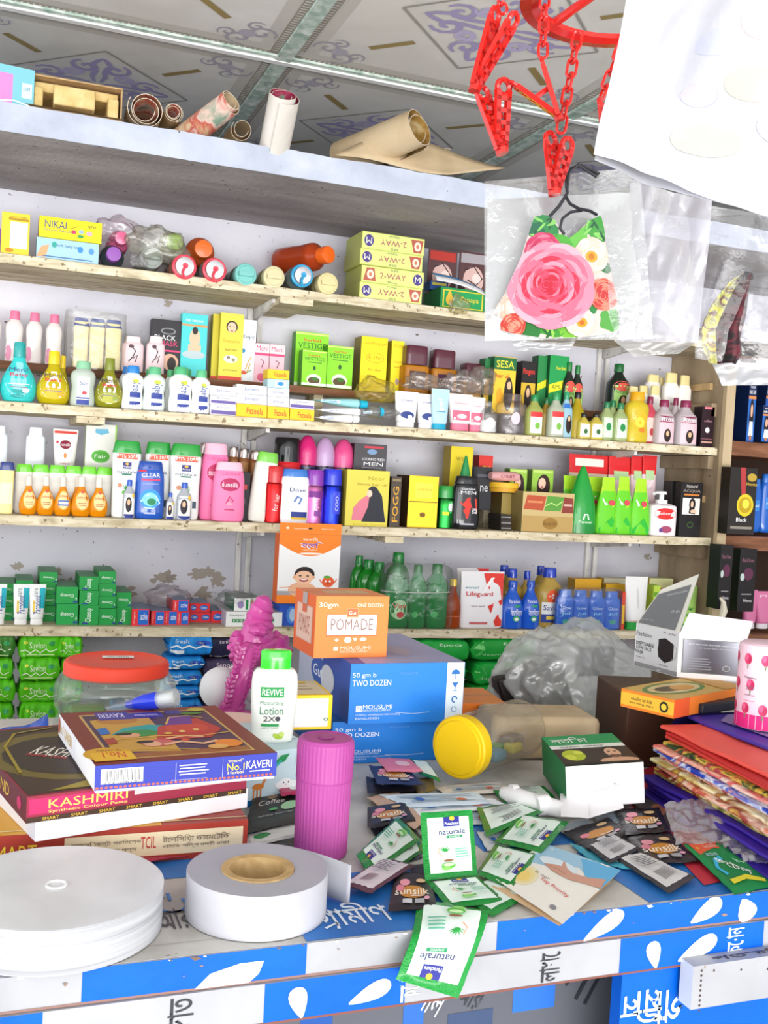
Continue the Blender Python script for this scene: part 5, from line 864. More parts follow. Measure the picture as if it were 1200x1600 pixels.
# ---------------- soft packs below
CUR[0] = 5
def PK(x0, x1, yt, yb, y, col, items, name, label, group, seed, d=.12, rz=0):
    Y = YF+y; z = ony((x0+x1)/2, yb, Y).z; xl = solx(x0, Y, z); xr = solx(x1, Y, z); h = solz(yt, (xl+xr)/2, Y)-z
    return tag(pillow(xr-xl, d, h, col, items, seed=seed, amp=.10 if h < .1 else .06).build(name, None, ((xl+xr)/2, Y+d/2, z+.0005), rz), label, 'packet', group)
jg = lambda s_: [('t', -.05, .58, .35, .28, 'd8f0c0', 'Savlon'), ('s', [(-.4, .3), (-.3, .4), (-.2, .25), (-.1, .4), (0, .28), (.12, .42), (.2, .3), (.35, .4)], .025, 'e8f4d8'), ('e', .25, .65, .16, .2, '3aa05a'), ('e', -.3, .7, .1, .12, 'd8e84a'), ('s', [(-.35, .2), (.3, .18)], .02, 'c8e8a0')]
rows_ = [(992, 1030), (1028, 1066), (1064, 1100), (1098, 1138)]
for ri, (t_, b_) in enumerate(rows_):
    for ci, (xa, xb) in enumerate(((-40, 26), (24, 100), (90, 130))):
        PK(xa+(ri % 2)*3, xb-(ri % 2)*4, t_+ci*1, b_, .0+.012*((ri+ci) % 2), '58c41a' if ci != 0 or ri > 0 else '3a7a2a', jg(ri), 'wipes_packet', 'lime green soft packet, %s row, %s' % (('top', 'second', 'third', 'lowest')[ri], ('cut off by the frame', 'left of the red-lidded jar', 'behind the red-lidded jar')[ci]), 'lime green soft packets', ri*3+ci)
bl = lambda k: [('t', -.2, .68, .3, .2, 'd8ecf8', 'fresh'), ('e', .25, .6, .35, .22, '1f4fb8'), ('t', .2, .6, .2, .12, 'e8d84a', 'Wings'), ('s', [(-.45, .38), (-.3, .48), (-.2, .36), (-.05, .48), (.1, .36), (.25, .46), (.45, .38)], .035, 'e8f4f8'), ('r', -.3, .2, .3, .15, 'e8f0f4')]
for ri, (xa, xb, t_, b_) in enumerate(((262, 334, 991, 1027), (258, 322, 1027, 1049), (256, 318, 1049, 1073), (256, 316, 1073, 1094), (254, 318, 1094, 1122))):
    PK(xa, xb, t_, b_-1, .0, '1f8ad8', bl(ri), 'wipes_packet', 'sky blue soft packet, %s of the five stacked left of the pink figure' % ('topmost', 'second', 'third', 'fourth', 'lowest')[ri], 'sky blue soft packets', 20+ri)
for ri, (xa, xb, t_, b_) in enumerate(((322, 378, 993, 1030), (316, 376, 1030, 1062), (314, 372, 1062, 1092), (312, 372, 1092, 1120))):
    PK(xa, xb, t_, b_-1, .02, ('2a2848', '4a4060', '2f2c4a', '3a3450')[ri], [('p', [(-.5, .1), (.1, .5), (.5, .3), (.5, .1)], 'b88a98'), ('t', .1, .7, .5, .22, 'e8d8e8', ('sanitary', 'Senora', 'napkin', 'belt')[ri]), ('r', 0, .08, .9, .05, 'e8e4ea')], 'napkin_packet', 'navy and pink soft packet, %s of four stacked behind the pink figure' % ('topmost', 'second', 'third', 'lowest')[ri], 'navy soft packets', 30+ri)
gr = [('t', .15, .75, .35, .16, 'c8ecc8', 'Epoca'), ('t', -.2, .3, .3, .1, 'a8dca8', 'Neem'), ('s', [(-.4, .2), (-.3, .5), (-.35, .8)], .03, '3ab04a'), ('p', [(-.45, .6), (-.3, .9), (-.28, .5)], '7ad87a')]
k = 0
for ci, (xa, xb, tops) in enumerate(((636, 738, (1000, 1036, 1068, 1098)), (732, 842, (998, 1034, 1072, 1100)))):
    for ri, t_ in enumerate(tops):
        PK(xa+4*(ri % 2), xb-6*(ri % 3), t_, (tops+(1135,))[ri+1]-1, .01*(ri % 2)+.0, '149a34' if (ri+ci) % 2 else '1aa63e', gr, 'napkin_packet', 'deep green soft packet, %s of its pile, %s pile behind the blue cartons' % (('topmost', 'second', 'third', 'lowest')[ri], ('left', 'right')[ci]), 'deep green soft packets', 40+k); k += 1
# ---------------- goods in the right-hand cabinet
YC = YF-.01
def CBX(a, b, yt, yb, y, col, items, name, label, side=None, d=.05, group=None):
    z = ony((a+b)/2, yb, YC+y).z; return BX(a, b, yt, y-.01, col, items, name, label, d=d, side=side, pz=z, group=group)
hc = [('r', 0, .86, 1, .26, '16264f'), ('t', 0, .92, .6, .05, 'e8e8f0', 'herbal'), ('t', 0, .83, .85, .07, 'f0f0f4', 'HAIR CARE'), ('r', 0, .74, 1, .05, 'd88a4a'), ('e', 0, .42, .6, .6, '231a20'), ('e', 0, .52, .32, .22, 'dcae94'), ('p', [(-.3, .1), (-.22, .34), (.22, .34), (.3, .1)], 'dfeaea'), ('e', 0, .07, .3, .1, 'c87a3a')]
CBX(1145, 1180, 597, 690, .03, '2a6ac0', hc, 'hair_care_box', 'blue hair care carton with a long-haired woman, left in the cabinet', side='122a5a', d=.08)
CBX(1178, 1218, 597, 690, .09, '2a5ab0', hc, 'hair_care_box', 'taller blue hair care carton at the back right in the cabinet', side='122a5a', d=.06)
CBX(1176, 1204, 634, 690, .02, '2a6ac0', hc, 'hair_care_box', 'small blue hair care carton in front at the frame edge', side='122a5a', d=.05)
hz = [('p', [(-.15, 1), (.05, 1), (.1, .6), (-.05, .58)], 'b03a3a'), ('e', .3, .86, .35, .12, 'b89a3a'), ('t', .3, .76, .4, .05, 'c8a83a', 'Henna'), ('e', .1, .44, .62, .34, 'd8c22a'), ('e', .1, .44, .48, .24, 'b8981a'), ('e', .12, .46, .26, .14, 'e8d84a'), ('t', 0, .22, .4, .06, 'e8e8e8', 'Black'), ('r', 0, .1, .8, .04, '8a8478')]
CBX(1124, 1181, 731, 835, -.085, '26221f', hz, 'henna_box', 'black carton with a yellow flower hanging at the cabinet edge', side='1e1a14', d=.05)
for i, (a, b, yt) in enumerate(((1163, 1187, 748), (1186, 1212, 741))):
    Yy = .06; z = ony(1180, 832, YC+Yy).z
    BT('shampoo', a, b, yt, Yy-.01, '1f62c0g', '2a70c8g', [('r', 0, .5, .6, .2, '3a86d8'), ('t', 0, .5, .5, .06, 'd8e8f4', 'Head')], 'blue shampoo bottle in the cabinet, %s one' % ('left', 'right')[i], pz=z)
for i, (a, b, yt, y) in enumerate(((1106, 1143, 852, -.10), (1136, 1180, 858, -.095))):
    CBX(a, b, yt, 952+i*4, y, '1a1718', [('t', 0, .82, .7, .06, '8a5a6a', 'Black Rose'), ('e', .05, .6, .6, .2, '5a2a44'), ('e', -.3, .55, .25, .12, 'b8c8c0'), ('t', .1, .18, .5, .05, 'd8d8d8', 'Henna'), ('r', 0, .28, .6, .02, '8a8a8a')], 'henna_box', 'black carton with a dark rose picture, %s of two below the yellow flower one' % ('left', 'right')[i], side='0f1c14', d=.06)
for i, (a, b) in enumerate(((1160, 1182), (1180, 1203))):
    z = ony(1180, 983, YC+.03).z
    TB(a, b, 922+i*2, .02, 'd878a4', 'ded6da', [('p', [(-.3, .9), (.2, .9), (-.1, .2)], 'e8c0d4')], 'pink tube standing on a whitish cap in the cabinet, %s of two' % ('left', 'right')[i], pz=z)
p = ony(1128, 950, YC-.12); root = tag(MB().tube([p+Vector(q) for q in ((-.01, 0, .035), (.004, 0, .02), (.008, 0, -.01), (.0, 0, -.035), (-.012, 0, -.04))], [.004, .008, .013, .010, .003], 'd8d0bc').build('hanging_hook'), 'small cream curved hook hanging under the two black cartons', 'hook')
# ================================================================ the counter
ZT = CAM_Z-.49; TS = 'সচপয'
A0 = onz(479, 1472, ZT); YC0 = A0.y; YC1 = YC0+1.0
cnt = thing('shop_counter', 'long shop counter covered in blue and white printed vinyl, heaped with goods', 'counter', (0, 0, 0))
XL, XRR = -1.0, 2.6
xb = [onz(129, 1513, ZT).x, A0.x, onz(775, 1437, ZT).x, onz(1007, 1406, ZT).x]
mb = MB(); mb.box(XL, XRR, YC0, YC1, ZT-.034, ZT, FWHITE, top=CTOP); 
mt = lambda x, z, e: (x, YC0+z, ZT+e)
def rect(mb, fn, x0, x1, z0, z1, m_, e=.0006): mb.add([fn(x0, z0, e), fn(x1, z0, e), fn(x1, z1, e), fn(x0, z1, e)], [(0, 1, 2, 3)], m_)
TD = .165
for (a, b) in ((XL, xb[0]), (xb[1], xb[2]-.03), (xb[3], XRR)): rect(mb, mt, a, b, .0, TD, CBLUE)
for (a, b) in ((XL, xb[0]-.05), (xb[0]+.1, xb[1]+.1), (xb[2]+.08, xb[3]+.02)): rect(mb, mt, a, b, TD+.03, 2*TD+.03, CBLUE)
# seam lines and lettering on the top
p = onz(270, 1440, ZT); q = onz(300, 1437, ZT)
def ttop(txt, px, py, w_, h_, c, rot=0):
    p = onz(px, py, ZT); art(mb, lambda x, z, e: (p.x+x, p.y+z, ZT+e), 1, 1, [('t', 0, 0, w_, h_, c, txt, rot)], e0=.0012)
ttop('আর', 272, 1437, .04, .05, '4a4a50'); ttop('গামীণ', 548, 1428, .085, .055, 'dfe9f4'); ttop('গ', 24, 1497, .03, .02, 'cfe0f0')
p = onz(513, 1437, ZT); art(mb, lambda x, z, e: (p.x+x, p.y+z, ZT+e), 1, 1, [('s', [(-.010, -.022), (.006, -.012), (.004, -.026)], .004, 'dfe9f4')], e0=.0012)
p = onz(268, 1414, ZT); art(mb, lambda x, z, e: (p.x+x, p.y+z, ZT+e), 1, 1, [('s', [(.016*math.cos(a), .022*math.sin(a)) for a in [1.9+i*.5 for i in range(11)]], .004, '3a86c8'), ('r', 0, .02, .004, .02, '3a86c8')], e0=.0012)
rect(mb, mt, xb[0], xb[1], .028, .0288, 'a39a8c', .001)
mb.build('counter_top', cnt, smooth=0)
def petal(cx, cz, L, W_, a):
    pts = []
    for i in range(24):
        t = 2*PI*i/24; x = math.cos(t)*L/2; z = math.sin(t)*W_/2*(1+.55*math.cos(t)); pts.append((cx+x*math.cos(a)-z*math.sin(a), cz+x*math.sin(a)+z*math.cos(a)))
    return ('p', pts, 'eef2f6')
# upper band
mb = MB(); Y = YC0-.002; fb = lambda x, z, e: (x, Y-e, z)
mb.box(XL, XRR, Y, YC0-.0002, ZT-.034, ZT-.0005, FWHITE)
for (a, b) in ((xb[0], xb[1]), (xb[2], XRR)): rect(mb, fb, a, b, ZT-.034, ZT-.0005, FBLUE, .0004)
rect(mb, fb, XL, XRR, ZT-.0355, ZT-.033, '8a6a62', .0006)
p = ony(358, 1540, Y); art(mb, fb, 1, 1, [('p', [(p.x-.035, ZT-.034), (p.x-.02, ZT-.02), (p.x+.01, ZT-.013), (p.x+.035, ZT-.013), (p.x+.03, ZT-.026), (p.x+.02, ZT-.034)], 'eef2f6')], e0=.0009)
for (px, py, L, W_, a) in ((942, 1458, .06, .018, .5), (1103, 1420, .05, .020, .5), (1165, 1425, .03, .026, -1.1)):
    p = ony(px, py, Y); art(mb, fb, 1, 1, [petal(p.x, max(min(p.z, ZT-.017), ZT-.02), L, min(W_, .03), a if L < .07 else .35)], e0=.0009)
rn0 = random.Random(3)
for i in range(70):
    x = -.3+1.6*rn0.random(); s_ = .0012+.004*rn0.random()**2; z_ = ZT-.0008-(.0 if i % 3 else .03*rn0.random()); c_ = ('8a7464', '6a5648', 'd8dce0')[i % 3]
    art(mb, fb, 1, 1, [('p', [(x, z_), (x+s_*1.6, z_+.0004), (x+s_*2.4, z_-s_*.5), (x+s_, z_-s_*.8)], c_)], e0=.0013)
mb.build('upper_band', cnt, smooth=0)
# lower band, a little further out
mb = MB(); Y2 = YC0-.006; fb2 = lambda x, z, e: (x, Y2-e, z); Z0 = ZT-.078; Z1 = ZT-.036
mb.box(XL, XRR, Y2, YC0+.03, Z0, Z1, FWHITE)
lb = [ony(413, 1560, Y2).x, ony(632, 1560, Y2).x, ony(968, 1500, Y2).x, ony(1192, 1470, Y2).x, ony(66, 1600, Y2).x]
for (a, b) in ((XL, lb[4]), (lb[0], lb[1]), (lb[2], lb[3])): rect(mb, fb2, a, b, Z0, Z1, FBLUE, .0004)
rect(mb, fb2, XL, XRR, Z0-.001, Z0+.0015, '7a4a40', .0006)
def tv(txt, px, py, w_, h_, c): p = ony(px, py, Y2); art(mb, fb2, 1, 1, [('t', p.x, p.z if Z0 < p.z < Z1 else (Z0+Z1)/2, h_, w_, c, txt, 90)], e0=.0009)
zc = (Z0+Z1)/2
for (txt, px, py, c) in (('ভাত', 282, 1585, '33333a'), ('লাখে', 860, 1492, '33333a'), ('ফোন', 1148, 1470, 'eef4fa'), ('ফোন', 640, 1548, 'eef4fa')):
    p = ony(px, py, Y2); art(mb, fb2, 1, 1, [('t', p.x, zc, .026, .036, c, txt, 90)], e0=.0009)
for (px, L, W_, a) in ((468, .034, .018, 1.8), (578, .05, .017, .35), (1018, .034, .018, 1.8), (1085, .06, .02, .4)):
    p = ony(px, 1540, Y2); art(mb, fb2, 1, 1, [petal(p.x, zc-.003, L, W_, a if abs(math.sin(a))*L < .036 else .5)], e0=.0012)
mb.build('lower_band', cnt, smooth=0)
# recessed front with checks
mb = MB(); Yr = YC0+.10; fr = lambda x, z, e: (x, Yr-e, z)
mb.box(XL, XRR, Yr, Yr+.012, 0.02, Z0-.001, '5c5e66q'); mb.box(XL, XRR, YC1-.03, YC1, 0.02, ZT-.04, WOODRED); mb.box(XL, XL+.02, Yr, YC1, .02, ZT-.04, WOODRED)
def fx(px, py): return ony(px, py, Yr).x
for (pa, pb, zt, zb, c) in ((470, 520, 0, .12, '1f4f9a'), (630, 662, 0, .5, '2a62b0'), (700, 770, .08, .3, '3a4a6a'), (800, 865, .0, .09, '2a6ac0'), (690, 790, .0, .05, '2a5aa8')):
    rect(mb, fr, fx(pa, 1580), fx(pb, 1580), Z0-zb, Z0-zt, c, .0006)
rect(mb, fr, fx(560, 1580), fx(610, 1580), Z0-.05, Z0-.0, 'b06a48', .0007)
for (txt, px, c, s_) in (('পাল', 672, 'e4e8ee', .03), ('আর', 735, '3a3a42', .03), ('লা', 905, '33333a', .05)):
    p = ony(px, 1585, Yr); art(mb, fr, 1, 1, [('t', p.x, Z0-.06, s_*1.2, s_, c, txt, -30)], e0=.0011)
p = ony(876, 1548, Yr); art(mb, fr, 1, 1, [('s', [(p.x+.014*math.cos(a), Z0-.02+.014*math.sin(a)) for a in [1.9+i*.5 for i in range(11)]], .003, '5a86b8')], e0=.001)
mb.build('front_panel', cnt, smooth=0)
# blue front pillar and white block below the right end
mb = MB(); a = ony(970, 1560, YC0+.0).x; b = 1.6
mb.box(a, b, YC0-.0, YC0+.02, .3, Z0-.0015, FBLUE); fp = lambda x, z, e: (x, YC0-e, z)
for (txt, px, s_) in (('ন', 984, .025), ('মী', 1012, .04), ('গা', 1045, .04)):
    p = ony(px, 1565, YC0); art(mb, fp, 1, 1, [('t', p.x, p.z-.005, s_, s_*1.0, 'cfe2f4', txt, 180)], e0=.001)
mb.build('front_pillar', cnt, smooth=0)
a = ony(1083, 1520, YC0-.03).x; z1 = ony(1100, 1503, YC0-.03).z; z0 = ony(1080, 1578, YC0-.03).z
mb = MB(); mb.box(a, a+.45, YC0-.03, YC0-.0065, z0, z1-.004, FWHITE, side='cfd2d6'); art(mb, lambda x, z, e: (x, YC0-.018+z, z1-.004+e), 1, 1, [('t', a+.1, 0, .13, .012, '4a3a3a', 'পতফিকা')], e0=.0006)
for k in range(9): art(mb, lambda x, z, e: (x, YC0-.03-e, z), 1, 1, [('e', a+.03+k*.04, z1-.012-.004*(k % 3), .003, .003, '4a3a34'), ('e', a+.012, z1-.01-k*.006, .003, .003, '4a3a34')])
mb.build('white_block', cnt, smooth=0, bevel=.002)
# ---------------------------------------------------------------- rolls of tape and elastic
def disc(mb, r, z0, z1, mt, n=64, bulge=0): mb.rings([lathe_ring(r*a, r*a, z, 2, n) for a, z in ((.99, z0), (1, z0+.001), (1, z1-.001), (.99, z1))], mt)
h = .044; c = onz(88, 1383, ZT+h); e1 = onz(258, 1378, ZT+h); R = (Vector((e1.x-c.x, e1.y-c.y))).length*.99
root = thing('elastic_roll', 'large white coiled roll of elastic at the left front of the counter', 'roll', (c.x, c.y, ZT+.001)); mb = MB()
ELA = nmat('white_elastic_side', ['94969a', 'acadb1', 'babbbf'], (3, 3, 260), .55, detail=2, bump=.2); ELT = nmat('elastic_top', ['cfd1d3', 'dcdee0', 'e6e8ea'], (7, 7, 7), .35, bump=.08)
mb.rings([lathe_ring(R, R, z, 2, 72) for z in (0, h)], ELA, cap=False)
mb.rings([lathe_ring(R*t, R*t, h-.0015*(1-t)+.0004*(i % 2), 2, 72) for i, t in enumerate([1]+[1-.035*k for k in range(1, 25)]+[.1, .085])], ELT, cap=False); mb.build('coil', root)
mb = MB(); mb.rings([lathe_ring(q, q, z, 2, 32) for q, z in ((R*.1, h-.003), (R*.1, h+.0008), (R*.085, h+.0008), (R*.08, h-.008))], 'f2f3f4'); mb.rings([lathe_ring(q, q, z, 2, 24) for q, z in ((R*.06, h-.004), (R*.05, h-.0005), (R*.02, h-.001))], 'e4e6e8'); mb.build('hub', root)
h = .047; c = onz(403, 1358, ZT+h); e1 = onz(510, 1352, ZT+h); R = Vector((e1.x-c.x, e1.y-c.y)).length
root = thing('paper_tape_roll', 'white paper roll with a cardboard core, its loose end curling toward the pink bottle', 'roll', (c.x, c.y, ZT+.001))
PAP = nmat('white_paper_roll', ['a6a6ae', 'aeaeb6', 'b6b6be'], (5, 5, 5), .5, bump=.04)
mb = MB(); mb.rings([lathe_ring(q, q, z, 2, 72) for q, z in ((R, 0), (R, h-.001), (R*.99, h), (R*.52, h-.0006), (R*.52, .001))], PAP, cap=False); mb.build('paper_coil', root)
mb = MB(); CORE = nmat('cardboard_core', ['a98b5e', 'c2a270', 'd2b584'], (40, 40, 40), .9)
mb.rings([[(x*(1+.02*noise.noise(Vector((x*90, y*90, 1)))), y*(1+.02*noise.noise(Vector((x*90, y*90, 1)))), z) for x, y, z in lathe_ring(q, q, z, 2, 40)] for q, z in ((R*.518, .001), (R*.518, h+.001), (R*.40, h+.0005), (R*.395, .002))], CORE, cap=False); mb.build('cardboard_core', root)
mb = MB(); pa = Vector((R*.75, R*.66, 0)); a0 = math.atan2(.25, 1)
def tail(u, v):
    t = u; x = R*math.cos(1.0-t*.9)*(1+.0*t)+t*t*R*.33; y = R*math.sin(1.0-t*.9)-t*t*R*.26; return (x+.002, y, .001+v*(h-.002)+(t**3)*(-.0)*1)
mb.grid(tail, 20, 2, PAP); mb.build('loose_end', root, solid=.0006)
# ---------------------------------------------------------------- pink ribbed bottle
c = onz(509, 1345, ZT); r0 = .5*(onz(557, 1345, ZT)-onz(465, 1345, ZT)).length*.93
ht = solz(1150, c.x, c.y+.0)-ZT; PINK = '#'
PK_ = mat('e96ac4'); 
root = thing('talc_bottle', 'tall magenta pink ribbed plastic bottle standing in the middle of the counter', 'bottle', (c.x, c.y+r0*.7, ZT+.001))
ht = solz(1152, c.x, c.y+r0*.7)-ZT
def ribs(rs_, n=168, dep=.02):
    o = []
    for z, r, k in rs_: o.append([((r*(1-dep*k*(j % 4 in (0, 1))))*math.cos(2*PI*j/n), (r*(1-dep*k*(j % 4 in (0, 1))))*math.sin(2*PI*j/n), z) for j in range(n)])
    return o
sp = ht*.655
mb = MB(); mb.rings(ribs([(0, r0*.93, 0), (.002, r0*.97, 0), (.004, r0*.985, 1), (sp*.5, r0*1.0, 1), (sp-.003, r0*1.03, 1), (sp-.0015, r0*1.03, 0), (sp, r0*1.0, 0)]), 'a84a90'); mb.build('body', root, smooth=25)
mb = MB(); mb.rings(ribs([(sp+.0002, r0*1.045, 0), (sp+.002, r0*1.05, 0), (sp+.004, r0*1.045, 1), (ht-.012, r0*1.06, 1), (ht-.005, r0*1.04, .3), (ht-.001, r0*.96, 0), (ht, r0*.88, 0), (ht-.0015, r0*.82, 0), (ht-.0015, r0*.1, 0)]), 'a4448c')
mb.rings([lathe_ring(r0*.3, r0*.3, ht-.001+q, 2, 30) for q in (0, .0012)], '983c82'); mb.build('cap', root, smooth=25)
# ---------------------------------------------------------------- stack of flat cartons at the left
def px_box(zb, h, FL, FR, BL):
    """corner, direction, width and depth from the front corners (at the top) and the back left corner"""
    zt = zb+h; a, b, c = onz(*FL, zt), onz(*FR, zt), onz(*BL, zt); ang = math.atan2(b.y-a.y, b.x-a.x); w_ = math.hypot(b.x-a.x, b.y-a.y)
    nrm = Vector((-math.sin(ang), math.cos(ang))); d = (Vector((c.x-a.x, c.y-a.y))).dot(nrm); return a, ang, w_, d
def cart(name, label, zb, h, FL, FR, BL, front, topit, frontit, side=None, base=None, cat='carton', leftit=None, top=None, shear=None, group=None):
    a, ang, w_, d = px_box(zb, h, FL, FR, BL); root = thing(name, label, cat, (a.x, a.y, zb), ang, group); mb = MB()
    lidb = h*.12 if base else 0
    mb.box(0, w_, 0, d, lidb, h, front, top=top, side=side); art(mb, lambda x, z, e: (x, z, h+e), w_, d, topit, nx=1); art(mb, lambda x, z, e: (x, -e, lidb+z*(h-lidb)/h), w_, h, frontit, nx=1)
    if leftit: art(mb, lambda x, z, e: (-e, d-x, lidb+z*(h-lidb)/h), d, h, leftit, nx=1)
    mb.build('lid' if base else 'carton', root, smooth=0, bevel=.0008)
    if base: MB().box(.002, w_-.002, .002, d-.002, 0.0003, h*.11, base).build('tray', root, smooth=0)
    return root, w_, d
zb = ZT+.001; H1, H2, H3, H4 = .044, .026, .030, .033
def SM(x): return ('t', x[0], x[1], x[2], x[3], 'e8c43a', 'SMART')
cart('henna_carton', 'red and yellow carton with a cream side label at the bottom of the left stack', zb, H1, (-20, 1308), (388, 1281), (-60, 1255), 'a83a2c', [('r', .3, .5, .7, 1, 'e0a83a'), ('t', .8, .5, .2, .3, 'b8602a', 'কাভেরি', 5), ('s', [(.0, .1), (1, .1)], .01, 'e8d8a0'), ('e', .7, .5, .2, .8, 'd8903a')],
     [('r', .63, .5, .70, .66, 'ecd9b4'), ('t', .09, .5, .18, .42, 'ecc83a', 'SMART'), ('t', .60, .55, .06, .34, 'c83a3a', 'TCIL'), ('t', .44, .6, .27, .16, '7a6a5a', 'মেহেদি পেস্ট পরিবেশক'), ('t', .43, .38, .25, .12, '7a6a5a', 'আমাদের সকল পণ্য'), ('t', .79, .6, .27, .22, '7a6a5a', 'টেলিসিয়া কসমেটিক'), ('t', .79, .4, .27, .14, '7a6a5a', 'বিসিক শিল্প নগরী ঢাকা')], side='8a2a20')
zb += H1+.0006
cart('white_tray', 'open plain white carton tray under the dark red carton', zb, H2, (56, 1281), (388, 1231), (-60, 1190), 'f1eff0', [], [], side='dcdadc')
zb += H2+.0006
cart('henna_carton', 'dark red and olive carton with gold lettering, second from top in the left stack', zb, H3, (42, 1246), (386, 1203), (-30, 1143), '8a1f38', [('r', .5, .5, .98, .96, '3a2418'), ('e', .35, .5, .75, .75, '6a5a1a'), ('e', .35, .5, .62, .6, '2c1a12'), ('p', [(.1, .04), (.3, .12), (.42, .06), (.55, .12), (.6, .03)], '9a861e'), ('t', .33, .52, .30, .13, 'efe8da', 'KASHMIRI', -42), ('t', .24, .5, .2, .04, 'c83a4a', 'henna cone', -42), ('s', [(.06, .3), (.1, .7), (.2, .9), (.4, .95)], .015, '9a861e'), ('e', .75, .4, .16, .24, '7a6a22')],
     [('r', .22, .6, .42, .6, 'b01f5a'), ('t', .26, .64, .34, .34, 'e8c85a', 'KASHMIRI'), ('t', .26, .34, .34, .14, 'e8c85a', 'Synthetic Colour Paste'), ('r', .7, .75, .48, .36, 'e0b8b8'), ('r', .5, .1, 1, .2, '3a2414')]+[('t', .1+.12*i, .1, .07, .12, 'd8b03a', 'SMART') for i in range(8)], side='5a1424', leftit=[('t', .6, .5, .3, .5, 'c8a83a', 'BRAND'), ('e', .9, .5, .06, .5, 'b81f5a')])
zb += H3+.0006
kt = [('r', .5, .5, 1, 1, '7c2a22'), ('r', .5, .5, .80, .86, 'c8a05a'), ('r', .5, .5, .77, .82, '4a2a4a'), ('r', .55, .12, .66, .07, '9a5a2a'), ('p', [(.14, .2), (.14, .8), (.32, .86), (.5, .84), (.5, .14)], 'c8963a'), ('e', .3, .78, .25, .16, 'b8782a'),
      ('r', .30, .88, .2, .17, '3f3596', .0), ('t', .29, .89, .15, .09, 'dcd2f0', 'KAVERI', 178), ('r', .5, .86, .2, .12, '3f3596'), ('t', .5, .86, .14, .05, 'dcd2f0', 'Instant Henna', 178), ('r', .68, .9, .1, .08, '3f3596'),
      ('p', [(.2, .5), (.3, .62), (.46, .66), (.6, .6), (.5, .5), (.34, .46)], '2f9a9a'), ('e', .36, .5, .24, .13, '3a8a3e'), ('e', .3, .47, .12, .09, 'e0a07a'), ('e', .27, .5, .1, .05, '2a1612'), ('p', [(.42, .35), (.5, .6), (.78, .74), (.86, .5), (.74, .34)], 'b82f2a'), ('e', .66, .55, .26, .2, 'c8402a'), ('p', [(.55, .62), (.62, .8), (.76, .8), (.72, .62)], '6a2f8a'), ('s', [(.56, .64), (.62, .78), (.74, .8), (.82, .74)], .012, 'e0b84a'),
      ('e', .42, .3, .2, .12, 'c85a5a'), ('e', .38, .29, .1, .1, 'e2a884'), ('e', .35, .33, .1, .05, '22120e'), ('s', [(.44, .26), (.55, .3), (.66, .24), (.76, .28)], .035, 'e4b08a'), ('s', [(.48, .36), (.6, .4), (.7, .36)], .03, 'e4b08a'), ('e', .8, .22, .16, .14, 'e8862a'), ('e', .72, .17, .12, .08, 'e0a85a'), ('p', [(.14, .62), (.2, .64), (.2, .52), (.14, .5)], '2a6ab8'), ('p', [(.14, .42), (.2, .44), (.2, .34), (.14, .32)], 'a83a2a'),
      ('s', [(.2, .4), (.45, .42), (.7, .38), (.88, .42)], .012, 'e0b84a'), ('s', [(.2, .22), (.4, .2), (.6, .14)], .01, 'e0b84a'), ('e', .84, .92, .12, .08, 'b8a83a'), ('e', .78, .84, .14, .06, '4a7a2a'), ('e', .52, .46, .05, .04, 'd8b04a'), ('e', .61, .48, .04, .04, 'f0d07a'), ('e', .7, .5, .04, .04, 'f0d07a'), ('e', .58, .32, .05, .04, 'd85a3a'),
      ('e', .1, .16, .26, .22, 'd8a01a'), ('r', .12, .12, .22, .14, 'e8b41e'), ('t', .13, .14, .12, .09, 'c82a1e', 'No.1', 176), ('t', .12, .22, .14, .04, '8a4a18', 'Quality', 176)]
kf = [('r', .5, .5, 1, 1, '2f3a9e')]+[('e', .012+.0245*i, .09, .018, .1, 'b85a4a') for i in range(40)]+[('r', .14, .54, .22, .6, 'f2f2f2')]+[('r', .05+.0062*i, .56, .0016+.0022*(i*7 % 3)/2, .46, '222228') for i in range(30)]+[('t', .14, .27, .18, .1, '2a2a30', '8 9041 00789 1082'),
      ('t', .76, .54, .1, .3, 'f0d83a', 'No.1'), ('t', .76, .8, .09, .14, 'e8d8a0', 'মেহেদি'), ('t', .76, .3, .09, .12, 'e8d8a0', 'Herbal'), ('t', .895, .58, .15, .34, 'dcd6ea', 'KAVERI'), ('r', .9, .3, .12, .05, 'c8c0e0'), ('r', .5, .18, .2, .03, '8a8ad0')]+lines(.54, .58, .22, .5, 4, 'b8b8e4', 4)+[('r', .685, .5, .002, .8, 'b8b8e4'), ('r', .425, .5, .002, .8, 'b8b8e4')]
o, w_, d = cart('henna_carton', 'flat maroon and blue carton with painted ladies, on top of the left stack', zb, H4, (149, 1197), (433, 1176), (71, 1116), '3a3fa6', kt, kf, side='e8e8ee', base='eeeef2', top='7c2a22', leftit=[('r', .75, .5, .46, .9, 'f0f0f2'), ('t', .22, .5, .36, .5, 'd8b85a', 'No.1 KAVERI'), ('e', .03, .5, .05, .8, 'b85a4a')])
ZK = zb+H4
# red sachet under the bottom carton
mb = MB(); a, b = onz(222, 1352, ZT+.004), onz(300, 1338, ZT+.004)
mb.grid(lambda u, v: a.lerp(b, u)+Vector((-.005+.0*u, .05*v, .003*math.sin(v*5+u*3))), 8, 5, 'b03a4e'); art(mb, lambda x, z, e: a.lerp(b, .85+x*.2)+Vector((0, .02+z*.02, .006+e)), 1, 1, [('r', 0, 0, 1, 1, 'e8e4e4')], nx=1); tag(mb.build('foil_sachet', None, solid=.0012), 'dark pink sachet sticking out under the bottom carton of the left stack', 'sachet')
